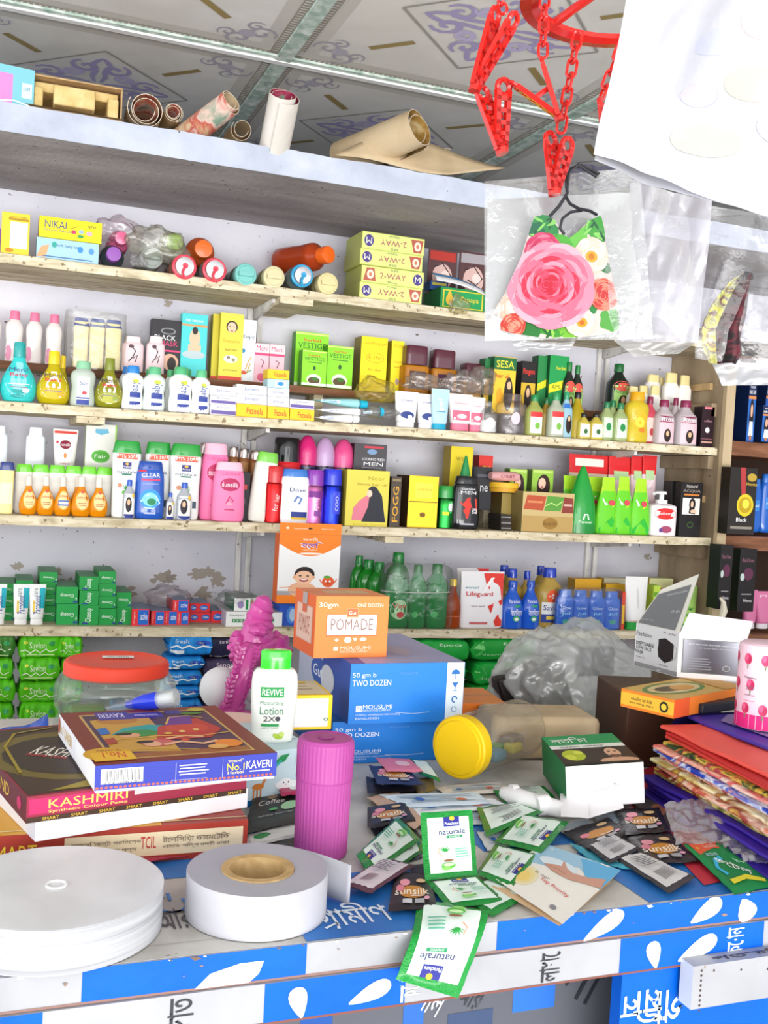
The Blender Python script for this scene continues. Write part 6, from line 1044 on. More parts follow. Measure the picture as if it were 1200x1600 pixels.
# ---------------------------------------------------------------- jar, marker tube
c = onz(178, 1160, ZT); yj = 1.86; zl = ony(180, 1022, yj).z; zl0 = ony(180, 1052, yj).z; xl, xr = solx(102, yj, zl), solx(262, yj, zl); cx = (xl+xr)/2; rl = (xr-xl)/2
hj = zl-ZT-.012
root = thing('plastic_jar', 'wide clear plastic jar with a red lid behind the left carton stack', 'jar', (cx, yj, ZT+.001)); rb = rl*1.19
pj = smooth_prof([(0, .78), (.02, .95), (.1, 1), (.25, .98), (.3, .93), (.4, .93), (.46, .985), (.62, 1), (.76, .99), (.88, .92), (.95, .84), (1, .83)])
mb = MB(); mb.rings([lathe_ring(r*rb, r*rb, z*(hj-.012), 2, 56) for z, r in pj], 'd8ecdcj', cap=False); mb.build('glass', root)
mb = MB(); LR = 'e2402a'
mb.rings([[(x*(1+.006*(j % 2)*k), y*(1+.006*(j % 2)*k), z) for j, (x, y, z) in enumerate(lathe_ring(rl*r, rl*r, z, 2, 80))] for r, z, k in ((1.0, hj-.024, 0), (1.02, hj-.022, 1), (1.02, hj-.004, 1), (1.0, hj, 0), (.93, hj+.002, 0), (.9, hj+.0005, 0), (.3, hj+.001, 0), (.01, hj+.001, 0))], 'e4442c')
art(mb, lambda x, z, e: (x, z, hj+.0026+e), rl, rl, [('r', .04, .2, .62, .26, 'e8e4dc', -.08), ('t', .04, .2, .42, .12, '2a2a2e', 'চকো 24 Pcs', -5)], nx=1); mb.build('lid', root)
mb = MB(); rr = rb*.5
for (x, y, z, s_, c_) in ((-.02, -.045, .02, .03, 'd8503a'), (.04, -.03, .015, .03, '4a7ab8'), (.03, .03, .02, .034, '6a9ac8'), (-.045, .02, .02, .03, '7aa04a')):
    MB().box(x-s_, x+s_, y-s_*.6, y+s_*.6, .003, z+s_, c_).build('content_packet', root, bevel=.004)
a, b = onz(205, 1112, ZK+.012), onz(247, 1098, ZK+.016); a, b = ony(165, 1107, 1.52), ony(276, 1089, 1.46)
root = thing('plastic_pen_tube', 'clear plastic tube with a blue collar lying behind the top carton', 'tube', a); v = b-a; root.rotation_euler = v.to_track_quat('X', 'Z').to_euler(); L = v.length
ringx = lambda t, q: [(t*L, x, y) for x, y, _ in lathe_ring(q, q, 0, 2, 20)]
mb = MB(); mb.rings([ringx(t, q) for t, q in ((0, .003), (.15, .006), (.5, .0085), (.6, .009))], 'e8ecf4j', cap=False); mb.rings([ringx(t, q) for t, q in ((.74, .0115), (.98, .0125), (1, .012))], 'e4e8e8h'); mb.build('clear_tube', root)
mb = MB(); mb.rings([ringx(t, q) for t, q in ((.3, .0045), (.45, .009), (.55, .012), (.72, .0125), (.76, .011))], '2038c8g'); mb.build('blue_collar', root)
mb = MB(); mb.rings([ringx(t, q) for t, q in ((.76, .008), (.94, .008))], 'eef0f0'); mb.build('inner_label', root)
MB().tube([Vector((.1*L, 0, -.008)), Vector((.12*L, .0, -.02))], .002, 'e8ecf4j').build('clip', root)
# blue plastic edge behind the stack
mb = MB(); a, b = onz(-20, 1150, ZT+.07), onz(75, 1118, ZT+.1); mb.grid(lambda u, v: a.lerp(b, u)+Vector((0, -.10*v, -.07*v+.004*math.sin(u*7))), 10, 6, '2a5ac0g'); tag(mb.build('blue_plastic_wrap', None, solid=.001), 'shiny blue plastic sheet behind the left carton stack', 'packaging')
# ---------------------------------------------------------------- pale baby carton, lotion, salmon tray
hB = .078
o, w_, d = cart('wipes_carton', 'pale blue baby carton with a giraffe and a smiling cloud, under the lotion bottle', ZT+.001, hB, (386, 1178), (492, 1166), (372, 1130), 'cfe6f0', [('r', .5, .3, .9, .02, '7ab0d8'), ('e', .5, .6, .2, .1, 'd8b898')],
    [('r', .5, .04, 1, .09, '2a8ad8')]+[('e', .05*i, .09, .06, .06, '2a8ad8') for i in range(20)]+[('e', .18, .36, .17, .12, 'd8843a'), ('r', .12, .23, .02, .16, 'd8843a'), ('r', .17, .23, .02, .16, 'd8843a'), ('r', .22, .23, .02, .16, 'd8843a'), ('s', [(.24, .38), (.3, .56), (.33, .58)], .035, 'd8843a'), ('e', .58, .36, .2, .2, 'f4f8fa'), ('e', .5, .34, .14, .14, 'f4f8fa'), ('e', .68, .34, .14, .14, 'f4f8fa'), ('e', .55, .38, .02, .03, '2a3a4a'), ('e', .62, .38, .02, .03, '2a3a4a'), ('e', .585, .34, .02, .015, 'd85a6a'), ('p', [(.35, .72), (.5, .9), (.62, .92), (.55, .78)], '2a9a5a'), ('s', [(.3, .62), (.4, .68), (.5, .8)], .03, '3ab8b8'), ('r', .8, .78, .16, .2, 'eef4f6'), ('t', .8, .8, .1, .06, '3a3a4a', 'My Baby')], side='b8d4e0', top='c4dce4')
c = onz(430, 1163, ZT+hB); wl = (onz(463, 1163, ZT+hB)-onz(398, 1163, ZT+hB)).length; yl = c.y+.02
hl = solz(1016, c.x, yl)-(ZT+hB)
LOT = [('r', -.08, .56, .5, .115, '2a9a4e'), ('t', -.08, .56, .44, .07, 'f0f6f0', 'REVIVE'), ('t', -.08, .49, .44, .02, 'b8c4bc', 'PERFECT SKIN'), ('t', -.08, .44, .5, .055, '4a8a62', 'Moisturizing'), ('t', -.08, .36, .5, .09, '5a8f72', 'Lotion'), ('t', -.12, .27, .26, .06, '4a4a50', '2X'), ('e', .06, .27, .11, .055, '4a4a50'), ('r', -.1, .2, .38, .03, '2a9a4e'), ('t', -.1, .165, .36, .02, '9aa49e', 'silky soft'), ('e', .1, .075, .2, .06, 'a8c83a'), ('e', .16, .1, .12, .05, 'c8dc6a'), ('e', .02, .09, .1, .04, 'b8d04a')]
PR['revive'] = ([(0,.78),(.015,.86),(.1,.9),(.4,.98),(.62,1),(.74,.95),(.79,.82),(.8,.7)], 2.6, .6, .79, (.66,.66), 2.2)
o = bottle('revive', wl*1.12, hl, 'eef0e8s', '34dc2eg', LOT, name='lotion_bottle'); tag(o, 'white moisturizing lotion bottle with a bright green cap', 'bottle'); place(o, c.x, yl, ZT+hB+.001, -.12)
mb = MB(); c = onz(352, 1135, ZT+.05); mb.rings([lathe_ring(q, q*.8, z, 2, 48) for q, z in ((.07, .001), (.088, .02), (.092, .045), (.094, .05), (.09, .05), (.084, .03), (.07, .012), (.02, .01))], 'e8c8bc'); tag(mb.build('plastic_basket', None, (c.x, c.y+.03, ZT+.0)), 'salmon pink shallow plastic dish between the cartons and the pink figure', 'dish')
# ---------------------------------------------------------------- pink plastic figure over white globes
yg = 2.0; root = None
def P(px, py, y=yg): return ony(px, py, y)
base = P(380, 1125); root = thing('plastic_figure', 'glossy magenta plastic ornament with a ribbed neck and leafy tail draped over white globes', 'ornament', (base.x, yg, ZT+.001)); of = Vector((base.x, yg, ZT+.001)); MG = 'c94a9ag'
for px, py, rp, dy in ((378, 1078, 43, .03), (345, 1075, 34, -.0), (402, 1072, 30, -.01)):
    c = P(px, py, yg+dy)-of; q = rp/1613*1.98*1.0; mb = MB(); n = 24; mb.rings([lathe_ring(q*math.cos(t), q*math.cos(t), q*math.sin(t), 2, 36) for t in [-PI/2+PI*i/18 for i in range(1, 18)]], 'e9e9ec'); mb.build('white_globe', root, tuple(c))
nk = [(401, 1000, .036), (402, 990, .035), (403, 982, .030), (404, 976, .032), (405, 968, .026), (406, 963, .028), (408, 955, .0225), (410, 950, .0245), (412, 944, .019), (414, 939, .0185), (417, 935, .012), (419, 932, .005)]
mb = MB(); mb.tube([P(x, y)-of for x, y, r in nk], [r for _, _, r in nk], MG, n=20); mb.build('ribbed_neck', root)
mb = MB()
import bmesh
def blob(c, r, seed, amp=.25, sq=(1, 1, 1)):
    vs = []; N1, N2 = 14, 22; rs = []
    for i in range(1, N1):
        t = -PI/2+PI*i/N1; ring = []
        for j in range(N2):
            a = 2*PI*j/N2; v = Vector((math.cos(t)*math.cos(a), math.cos(t)*math.sin(a), math.sin(t))); k = r*(1+amp*noise.noise(v*2.3+Vector((seed, 0, 0)))); ring.append(Vector(c)+Vector((v.x*k*sq[0], v.y*k*sq[1], v.z*k*sq[2])))
        rs.append(ring)
    mb.rings(rs, MG)
blob(P(402, 1015)-of, .042, 1, .3, (1.1, .9, .8)); blob(P(432, 1010)-of, .026, 2, .5, (1.1, .9, .9)); blob(P(375, 1008)-of, .024, 3, .5, (.9, .8, 1.1)); blob(P(440, 1020, yg-.02)-of, .014, 4, .5); blob(P(405, 985, yg-.03)-of, .019, 5, .3, (1.1, 1, .7)); blob(P(372, 1022, yg-.02)-of, .016, 6, .5); blob(P(425, 1030, yg)-of, .022, 8, .4)
mb.build('collar', root)
mb = MB(); cl = [(390, 1012), (386, 1025), (381, 1040), (377, 1055), (373, 1070), (369, 1085), (364, 1100), (360, 1112)]; cp = [P(x, y, yg-.055-.012*math.sin(PI*i/7))-of for i, (x, y) in enumerate(cl)]
mb.tube(cp, [.011, .015, .018, .018, .019, .018, .015, .02], MG, n=12, flat=.5)
for i, q in enumerate(cp[:-1]):
    for s_ in (-1, 1):
        for h2 in (0, .5):
            q2 = q.lerp(cp[i+1], h2); w2 = .024+.003*math.sin(i*2+h2*3); mb.tube([q2+Vector((s_*.006, 0, 0)), q2+Vector((s_*w2*.8, -.003, -.002)), q2+Vector((s_*w2, -.002, .007))], [.008, .0065, .001], MG, n=7)
mb.build('leafy_tail', root)
mb = MB(); mb.tube([cp[-1]+Vector((.02, 0, .01)), cp[-1]+Vector((-.03, 0, -.01)), P(325, 1115, yg-.06)-of, P(318, 1122, yg-.06)-of], [.016, .014, .007, .002], MG, n=10, flat=.6); mb.tube([cp[-1], P(385, 1118, yg-.06)-of, P(410, 1120, yg-.03)-of], [.016, .01, .006], MG, n=10); mb.build('foot', root)
# ---------------------------------------------------------------- cartons in the middle
fold = [('s', [(.5, .45), (.72, .85)], .006, 'd4d4da'), ('s', [(.5, .45), (.1, .1)], .005, 'd8d8de'), ('s', [(.5, .45), (.9, .1)], .005, 'd8d8de')]
yb1 = ony(565, 1010, 1.70)
def vcart(name, label, x0, x1, yt, yb, Y, D, rz, front, frontit, topit=(), leftit=(), top=None, side=None, zb=None, cat='carton', xback=None, xl=None, group=None):
    zb = ony((x0+x1)/2, yb, Y).z if zb is None else zb; a = solx(x0, Y, zb+.05); b = solx(x1, Y, zb+.05); w_ = (b-a)/math.cos(rz) if abs(rz) < .5 else b-a; h = solz(yt, (a+b)/2, Y)-zb
    root = thing(name, label, cat, (a, Y, zb), rz, group); mb = MB(); mb.box(0, w_, 0, D, 0, h, front, top=top, side=side)
    art(mb, lambda x, z, e: (x, -e, z), w_, h, frontit, nx=1); art(mb, lambda x, z, e: (x, z, h+e), w_, D, list(topit), nx=1); art(mb, lambda x, z, e: (-e, D-x, z), D, h, list(leftit), nx=1)
    mb.build('carton', root, smooth=0, bevel=.0015); return root, w_, h, zb
BF = [('r', .92, .5, .155, 1, 'dbe9f4'), ('t', .12, .8, .2, .10, 'f0f4fa', '50 gm b'), ('t', .185, .68, .33, .10, 'f0f4fa', 'TWO DOZEN'), ('r', .085, .25, .05, .1, 'f0f4fa'), ('t', .085, .25, .035, .06, '2a70c0', 'm'), ('t', .245, .28, .25, .07, 'e4ecf6', 'MOUSUMI'), ('t', .235, .22, .24, .035, 'd0e0f0', 'INDUSTRIES LIMITED'), ('t', .25, .145, .38, .038, 'd0e0f0', 'CUTEPALLI, SONARGAON, NARAYANGANJ'), ('t', .16, .09, .2, .038, 'd0e0f0', 'BANGLADESH'),
      ('p', [(.88, .8), (.89, .86), (.92, .885), (.95, .86), (.96, .8)], '2468b0'), ('r', .92, .76, .006, .08, '2468b0'), ('p', [(.89, .66), (.95, .66), (.925, .58), (.915, .58)], '2468b0'), ('r', .92, .55, .006, .06, '2468b0'), ('r', .92, .52, .04, .01, '2468b0'), ('s', [(.92+.022*math.cos(a*.55), .37+.05*math.sin(a*.55)) for a in range(10)], .01, '2468b0'), ('e', .92, .2, .05, .1, '7aa0c8'), ('e', .92, .2, .036, .07, 'dbe9f4'), ('s', [(.4, .18), (.55, .15), (.7, .17)], .003, 'c8d8e8'), ('t', .5, .84, .15, .05, '5a9ae0', 'mousumi')]
Yb = 1.62; zlo = ZT+.001
hlo = ony(610, 1121, Yb).z-zlo; 
x_l = 520
o, w1, h1, _ = vcart('blue_carton', 'bright blue carton at the bottom, under the two dozen carton', 519, 722, 1125, 1230, Yb, .26, .0, '1f7ad4', BF, side='1a5aa8', top='2468b8', zb=zlo)
z2 = zlo+h1+.0006
o, w2, h2, _ = vcart('blue_carton', 'upper blue carton with open pale flap, carrying the orange pomade box', 546, 724, 1036, 1120, Yb-.02, .30, .0, '1f7ad4', BF, topit=[('r', .5, .5, 1, 1, '9a9cc4'), ('p', [(0, 1), (.25, 1), (.12, 0), (0, 0)], '2f4fa0'), ('p', [(.35, .5), (.5, .7), (.75, .4), (.6, .2)], 'a8a0b8')],
   leftit=[('r', .5, .5, 1, 1, '2a52a4'), ('r', .25, .5, .5, 1, 'a8b4c4'), ('e', .42, .55, .3, .5, '2a5aa4'), ('e', .6, .5, .26, .5, 'c4ccd4'), ('t', .42, .55, .2, .2, 'd8e0ec', 'Gut')], side='2a52a4', zb=z2)
z3 = z2+h2+.0006
PF = [('t', .17, .85, .26, .1, 'fbe8da', '30gm'), ('t', .74, .855, .36, .06, 'fbe8da', 'ONE DOZEN'), ('r', .5, .53, .7, .36, 'c8643a'), ('r', .5, .535, .68, .33, 'f6f0ee'), ('t', .5, .54, .58, .19, '8a6a62', 'POMADE'), ('r', .5, .73, .17, .15, 'f09a6a'), ('r', .5, .73, .14, .12, 'd8643c'), ('t', .5, .73, .1, .06, 'f8e0d0', 'Gut'), ('e', .3, .29, .05, .05, 'f8e4d6'), ('e', .45, .29, .1, .1, 'f8e4d6'), ('p', [(.52, .32), (.58, .32), (.56, .27), (.54, .27)], 'f8e4d6'), ('e', .66, .3, .1, .05, 'f8e4d6'), ('r', .29, .15, .06, .06, 'f8e4d6'), ('t', .56, .16, .42, .055, 'f8d8c4', 'MOUSUMI'), ('t', .54, .1, .38, .03, 'f8d8c4', 'INDUSTRIES LIMITED')]
o, w3, h3, _ = vcart('pomade_carton', 'orange pomade carton on top of the blue cartons', 492, 607, 932, 1018, Yb+.03, .115, .03, 'f2813c', PF, topit=[('r', .55, .5, .6, .3, 'd8bd98'), ('r', .55, .5, .02, .3, 'b8a488'), ('r', .5, .5, 1, .02, 'd8703a')], leftit=[('r', .5, .5, .75, .6, 'c89a8a'), ('r', .5, .5, .7, .56, 'd8b4a4'), ('t', .5, .48, .5, .3, 'a86a58', 'POMADE'), ('r', .5, .85, .22, .3, 'a89a98'), ('r', .5, .74, .2, .14, 'c85a3a')], side='d8602c', top='e88a58', zb=z3)
for k in (-1, 1):
    a = ony(515, 1010, Yb)
o = MB(); a = ony(723, 1100, Yb+.12); OF = [('r', .5, .55, .9, .02, 'd85a1e')]+lines(.55, .5, .8, .5, 6, 'c85a2a', 9)
vcart('orange_carton', 'orange carton peeping out to the right behind the blue cartons', 712, 787, 1098, 1140, Yb+.10, .14, -.12, 'f4822c', OF, topit=[('r', .5, .5, 1, .04, 'c8906a')], top='e08a4a', zb=ZT+.001, side='d86a1e')
vcart('yellow_edged_carton', 'white carton end with yellow edges behind the lotion bottle', 446, 519, 1086, 1133, Yb-.07, .11, -.05, 'efc81e', [('r', .47, .5, .88, .82, 'f0eef2'), ('e', .87, .3, .1, .1, '3a6a4a'), ('e', .87, .3, .06, .06, 'd8e8dc')]+[('s', [(.45, .4), (.47, .75)], .008, 'd0d0d8'), ('s', [(.45, .4), (.3, .2)], .006, 'd4d4dc')], topit=[('r', .5, .5, .86, .9, 'cfc8a8'), ('r', .4, .6, .5, .04, '8a8462'), ('r', .4, .4, .6, .04, '8a8462'), ('r', .5, .85, .4, .1, 'e0c02a')], top='e8c41e', side='c8a81a', zb=ZT+hB+.002)
# ================================================================ right side of the counter
def floral(name, cols, sc=14): return nmat(name, cols, (sc, sc, sc*2), .45, detail=2, bump=.08, pos=[.34+.32*i/(len(cols)-1) for i in range(len(cols))], dist=1.2)
F1 = onz(1003, 1243, ZT); F2 = onz(1200, 1368, ZT); du = Vector((F2.x-F1.x, F2.y-F1.y, 0)).normalized(); dv = Vector((-du.y, du.x, 0))
PUR = ['2f1a90', '3a22a4']
def bag_layer(label, z, t, off, rot, m_, L=.46, D=.30, wav=1., top=None, seed=0, rise=0):
    u = Vector((du.x*math.cos(rot)-du.y*math.sin(rot), du.x*math.sin(rot)+du.y*math.cos(rot), 0)); v = Vector((-u.y, u.x, 0)); o = Vector((F1.x, F1.y, z))+du*off[0]+dv*off[1]
    sec = [(0, .5), (t*.15, .85), (t*.6, 1), (D*.5, 1), (D, 1), (D, 0), (D*.5, 0), (t*.6, 0), (t*.15, .15)]; rs = []
    for i in range(17):
        x = L*i/16; wv = .0025*wav*noise.noise(Vector((x*14, seed, 1))); yo = .006*noise.noise(Vector((x*7, seed*2.2, 4)))
        rs.append([u*x+v*(yy+yo*(1 if yy < D*.9 else 0))+Vector((0, 0, zz*t+wv+rise*(i/16))) for yy, zz in sec])
    mb = MB(); mb.rings(rs, m_); return tag(mb.build('folded_bag', None, o, smooth=50), label, 'bag', 'folded printed shopping bags in a pile at the right'), u, v, o
mats = [mat('3a2298')]*5+[floral('gold_floral', ['8a1f1a', 'b8923a', 'e0c878', '5a6a2a', 'c84a3a']), floral('dark_red_floral', ['6a1416', 'a8302a', 'd8a84a', 'e8d8b0', '8a2a1e'], 18), floral('pink_floral', ['c85a4a', 'e89a7a', 'f0d0b8', 'a83a3a', 'd8b050']), floral('gold_floral2', ['a8802a', 'e8d088', 'f4e8c0', '9a5a2a', 'c8a84a']),
        floral('cream_red_floral', ['e8d8c8', 'c8404a', 'f0e4d8', 'a83040', 'e8a890']), floral('blue_white_print', ['1f3aa8', '2a4ac0', 'e8ecf4', '3a5ac8', 'e8a890']), floral('rose_floral', ['e08a7a', 'f0b8a0', 'd85a5a', 'f4e0d0', 'c86a5a']), floral('dark_green_floral', ['1f3a24', '2a4a2a', 'd8b84a', 'b83a4a', '24502e'], 20), mat('d8453a'), mat('c02a2a'), mat('e8584c')]
names = ['purple']*5+['gold and dark red', 'dark red and cream', 'pink and orange floral', 'golden', 'cream and red', 'blue and white', 'rose pink floral', 'dark green floral', 'coral', 'deep red', 'bright coral red']
z = ZT+.003
for i, m_ in enumerate(mats):
    t = .0058 if i < 5 else .0066
    off = (.004*((i*7) % 5)-.008+(.0 if i < 5 else .012), .004*((i*3) % 4)-.004+(.0 if i < 5 else .008)+(.014 if i > 11 else 0))
    bag_layer('%s folded bag, %s in the pile of folded bags' % (names[i], 'lowest layer' if i == 0 else 'topmost red layer' if i == 15 else (ORD+['eleventh', 'twelfth', 'thirteenth', 'fourteenth', 'fifteenth'])[i]+' from below'), z, t, off, .012*((i*5) % 7-3), m_, seed=i, L=.46-.01*(i % 3)); z += t+.0007
ZS = z
# purple bag folded over the top
o, u, v, oo = bag_layer('large purple bag with pastel flowers spread over the top of the pile', ZS, .006, (-.03, .09), .06, mat('4a36a0'), L=.5, D=.24, seed=33)
mb = MB(); it = [('p', [(.02, .98), (.98, .98), (.98, .3), (.1, .12), (.02, .3)], '8a7ab8'), ('e', .3, .5, .24, .4, 'c8a8b8'), ('e', .26, .5, .1, .2, 'e0c0c8'), ('e', .34, .6, .12, .2, 'd8b0c0'), ('p', [(.36, .3), (.5, .5), (.62, .45), (.55, .25), (.45, .2)], 'b8c4a0'), ('p', [(.12, .4), (.2, .5), (.26, .35), (.16, .25)], 'a8b890'), ('p', [(.55, .3), (.6, .5), (.66, .38), (.72, .55), (.78, .4), (.86, .6), (.9, .3), (.7, .2)], 'd0d4c4')]
art(mb, lambda x, z_, e: u*x+v*z_+Vector((0, 0, .0085+e)), .5, .24, it, nx=4); q = mb.build('flower_print', o); 
mb = MB(); mb.grid(lambda a, b: u*(-.012-.035*math.sin(a*PI))+v*(b*.24)+Vector((0, 0, .006-a*.075)), 8, 6, '241a5a'); mb.build('folded_flap', o, solid=.001)
# red floral bag lying flat on the counter
def quadbag(c, name, label, m_, dz=.004, items=(), cat='bag', amp=.002, solid=.001, group=None):
    P4 = [onz(x, y, ZT+dz) for x, y in c]; fn = lambda uu, vv, e=0: (P4[0].lerp(P4[1], uu)).lerp(P4[3].lerp(P4[2], uu), 1-vv)+Vector((0, 0, e+amp*noise.noise(Vector((uu*3, vv*3, dz*99)))))
    mb = MB(); mb.grid(lambda a, b: fn(a, b), 14, 12, m_); art(mb, lambda x, z_, e: fn(x+.5, z_, e), 1, 1, items, nx=6); return tag(mb.build(name, None, solid=0), label, cat, group)
quadbag([(950, 1222), (1040, 1190), (1290, 1345), (1100, 1383)], 'floral_bag', 'red bag with purple petals and green leaves lying flat under the bag pile', 'c23040', .0022, [('e', -.28, .62, .3, .26, '7a5a84'), ('e', -.2, .5, .22, .24, '8a6a94'), ('e', -.34, .5, .16, .2, '6a4a74'), ('e', -.27, .62, .1, .08, '9a80a4'), ('e', .15, .46, .22, .2, '6a9a3a'), ('e', .23, .42, .16, .16, '7aaa4a'), ('e', .3, .25, .2, .16, 'e8d8c8'), ('e', .0, .3, .2, .18, '8a3a5a')], amp=.001)
# orange yellow carton and the opened mask carton
zo = ZS+.0095
o, w_, d = cart('noodle_carton', 'orange and yellow carton with a green oval, lying under the opened mask carton', zo, .030, (1054, 1094), (1166, 1072), (985, 1073), 'e8802a', [('r', .5, .5, 1, 1, 'd8b05a'), ('e', .38, .55, .7, .7, '6a8a3a'), ('e', .38, .55, .6, .56, 'e0c890'), ('e', .3, .55, .3, .3, '6a5a3a'), ('e', .45, .5, .26, .3, 'e0a03a'), ('p', [(.8, 1), (1, 1), (1, 0), (.7, 0)], 'd8a04a')], [('r', .1, .5, .2, 1, 'd85a2a')], top='d8b05a', side='e8802a',
   leftit=[('r', .5, .5, 1, .7, 'e8b43a'), ('t', .4, .6, .4, .2, '5a3a2a', 'noodles for kids'), ('t', .4, .35, .45, .14, '5a3a2a', 'serving tips'), ('e', .82, .5, .16, .6, '2a2a22'), ('e', .82, .5, .1, .35, 'e8c43a')])
zt = zo+.030+.0008
mb = MB(); a = onz(1062, 1104, ZS+.01); 
# black tray next to it
b = onz(1165, 1092, ZS+.01); mb.box(0, (b-a).length, 0, .05, 0, .016, '22242e'); tag(mb.build('black_case', None, (a.x+.004, a.y-.055, ZS+.0095), math.atan2(b.y-a.y, b.x-a.x), bevel=.003), 'flat dark blue-black case in front of the orange and yellow carton', 'case')
C0 = onz(1057, 1058, zt); C1 = onz(988, 1046, zt); C2 = onz(1163, 1066, zt)
# keep a right-angled box: front A towards C1, face B towards C2
ub = (C2-C0); ub.z = 0; LB_ = ub.length; ub.normalize(); va = Vector((-ub.y, ub.x, 0)); LA = .105; ua = (C1-C0); ua.z = 0; ua = (ua.normalized()*.6+va*.4).normalized(); LA = min((C1-C0).length*1.3, .18); LB_ = min(LB_, .16)
hm = solz(988, C0.x, C0.y)-zt
root = thing('mask_carton', 'opened grey and white carton of black face masks with its flaps up', 'carton', C0)
def panel(mb, o_, ux, uz, w_, h_, mt_, items=(), nrm=None, bev=0):
    nrm = ux.cross(uz).normalized() if nrm is None else nrm
    mp = lambda x, z_, e: o_+ux*x+uz*z_+nrm*e
    q = [mp(0, 0, 0), mp(w_, 0, 0), mp(w_, h_, 0), mp(0, h_, 0)]; qb = [mp(0, 0, -.0012), mp(w_, 0, -.0012), mp(w_, h_, -.0012), mp(0, h_, -.0012)]
    mb.add(q+qb, [(0, 1, 2, 3), (7, 6, 5, 4), (0, 4, 5, 1), (1, 5, 6, 2), (2, 6, 7, 3), (3, 7, 4, 0)], mt_); art(mb, mp, w_, h_, items, nx=1)
Zu = Vector((0, 0, 1)); O0 = Vector((0, 0, 0))
MP = [('r', .5, .06, 1, .1, '8a8c8c'), ('e', .72, .52, .36, .52, '211a1c'), ('p', [(.55, .75), (.7, .8), (.9, .7), (.9, .35), (.72, .24), (.56, .35)], '241c1e'), ('s', [(.88, .7), (.97, .6), (.95, .4), (.87, .36)], .012, '9a9a9a'), ('t', .2, .78, .36, .1, '6a6c6c', 'Fashion'), ('t', .24, .56, .42, .08, '2a2a2c', 'DISPOSABLE'), ('t', .22, .46, .36, .08, '2a2a2c', 'LOW FACE'), ('t', .12, .36, .2, .08, '2a2a2c', 'MASK'), ('r', .7, .18, .2, .02, '8a8a8a'), ('t', .16, .24, .22, .04, '7a7a7a', 'single use'), ('t', .8, .92, .3, .05, '8a6a7a', '3-ply'), ('t', .6, .05, .1, .03, 'd8d8d8', '50')]
mb = MB(); panel(mb, O0+ua*LA, -ua, Zu, LA, hm, 'c9cacb', MP); panel(mb, O0, ub, Zu, LB_, hm*.95, 'eeeef0', [('r', .5, .52, .88, .80, '85868a'), ('r', .5, .52, .84, .76, '6e6f76m'), ('t', .5, .8, .7, .05, 'd8d8dc', 'Black disposable face mask surgical style'), ('t', .55, .72, .5, .04, 'c8c8cc', 'non woven fabric three layers'), ('e', .72, .28, .12, .14, 'a8a8ac'), ('e', .72, .28, .09, .1, '6a6a6e')]+lines(.35, .35, .4, .3, 5, '8e9096', 3))
panel(mb, O0+ub*LB_, ua, Zu, LA, hm, 'e4e4e6'); panel(mb, O0+ua*LA+ub*LB_, -ub, Zu, LB_, hm, 'd8d8da'); mb.add([O0+Zu*.001, O0+ub*LB_+Zu*.001, O0+ub*LB_+ua*LA+Zu*.001, O0+ua*LA+Zu*.001], [(0, 1, 2, 3)], 'c8c8ca'); mb.build('carton', root, smooth=0)
pt = lambda px, py, y: ony(px, py, y)-C0
A1 = O0+ua*LA+Zu*hm; A0_ = O0+Zu*hm; T1 = pt(1033, 921, C0.y+.11); T0 = pt(1092, 897, C0.y+.06)
def qpanel(name, p0, p1, p2, p3, mt_, items=(), back=None):
    mb = MB(); n = (p1-p0).cross(p3-p0).normalized(); fn = lambda a, b, e=0: p0.lerp(p1, a).lerp(p3.lerp(p2, a), b)+n*e; mb.grid(lambda a, b: fn(a, b), 6, 6, mt_); mb.grid(lambda a, b: fn(1-a, b, -.001), 6, 6, back or mt_); art(mb, lambda x, z_, e: fn(x, z_, e), 1, 1, items, e0=.001, nx=6, nz=6); mb.build(name, root, smooth=0)
qpanel('lid_flap', A1, A0_, T0, T1, 'd2d0c6', [('r', .47, .42, .86, .82, '6f7173'), ('t', .6, .72, .5, .06, 'b8baba', 'antibacterial protection'), ('t', .75, .34, .2, .04, 'c8c8c8', 'CE  EN'), ('t', .2, .12, .3, .04, 'b8baba', 'use once only')])
B0 = O0+Zu*hm*.95; B1 = O0+ub*LB_+Zu*hm*.95; U0_ = pt(1077, 957, C0.y+.03); U1 = pt(1177, 971, C2.y+.03)
qpanel('white_flap', B0, B1, U1, U0_, 'f0eaec')
o = MB().box(0, .17, 0, .2, 0, zo-ZT-.003, '4a2c1e').build('brown_carton', None, (onz(985, 1112, ZT+.1).x, onz(985, 1112, ZT+.1).y+.01, ZT+.001), -.3, bevel=.003); tag(o, 'dark brown carton under the left end of the orange and yellow carton', 'carton')
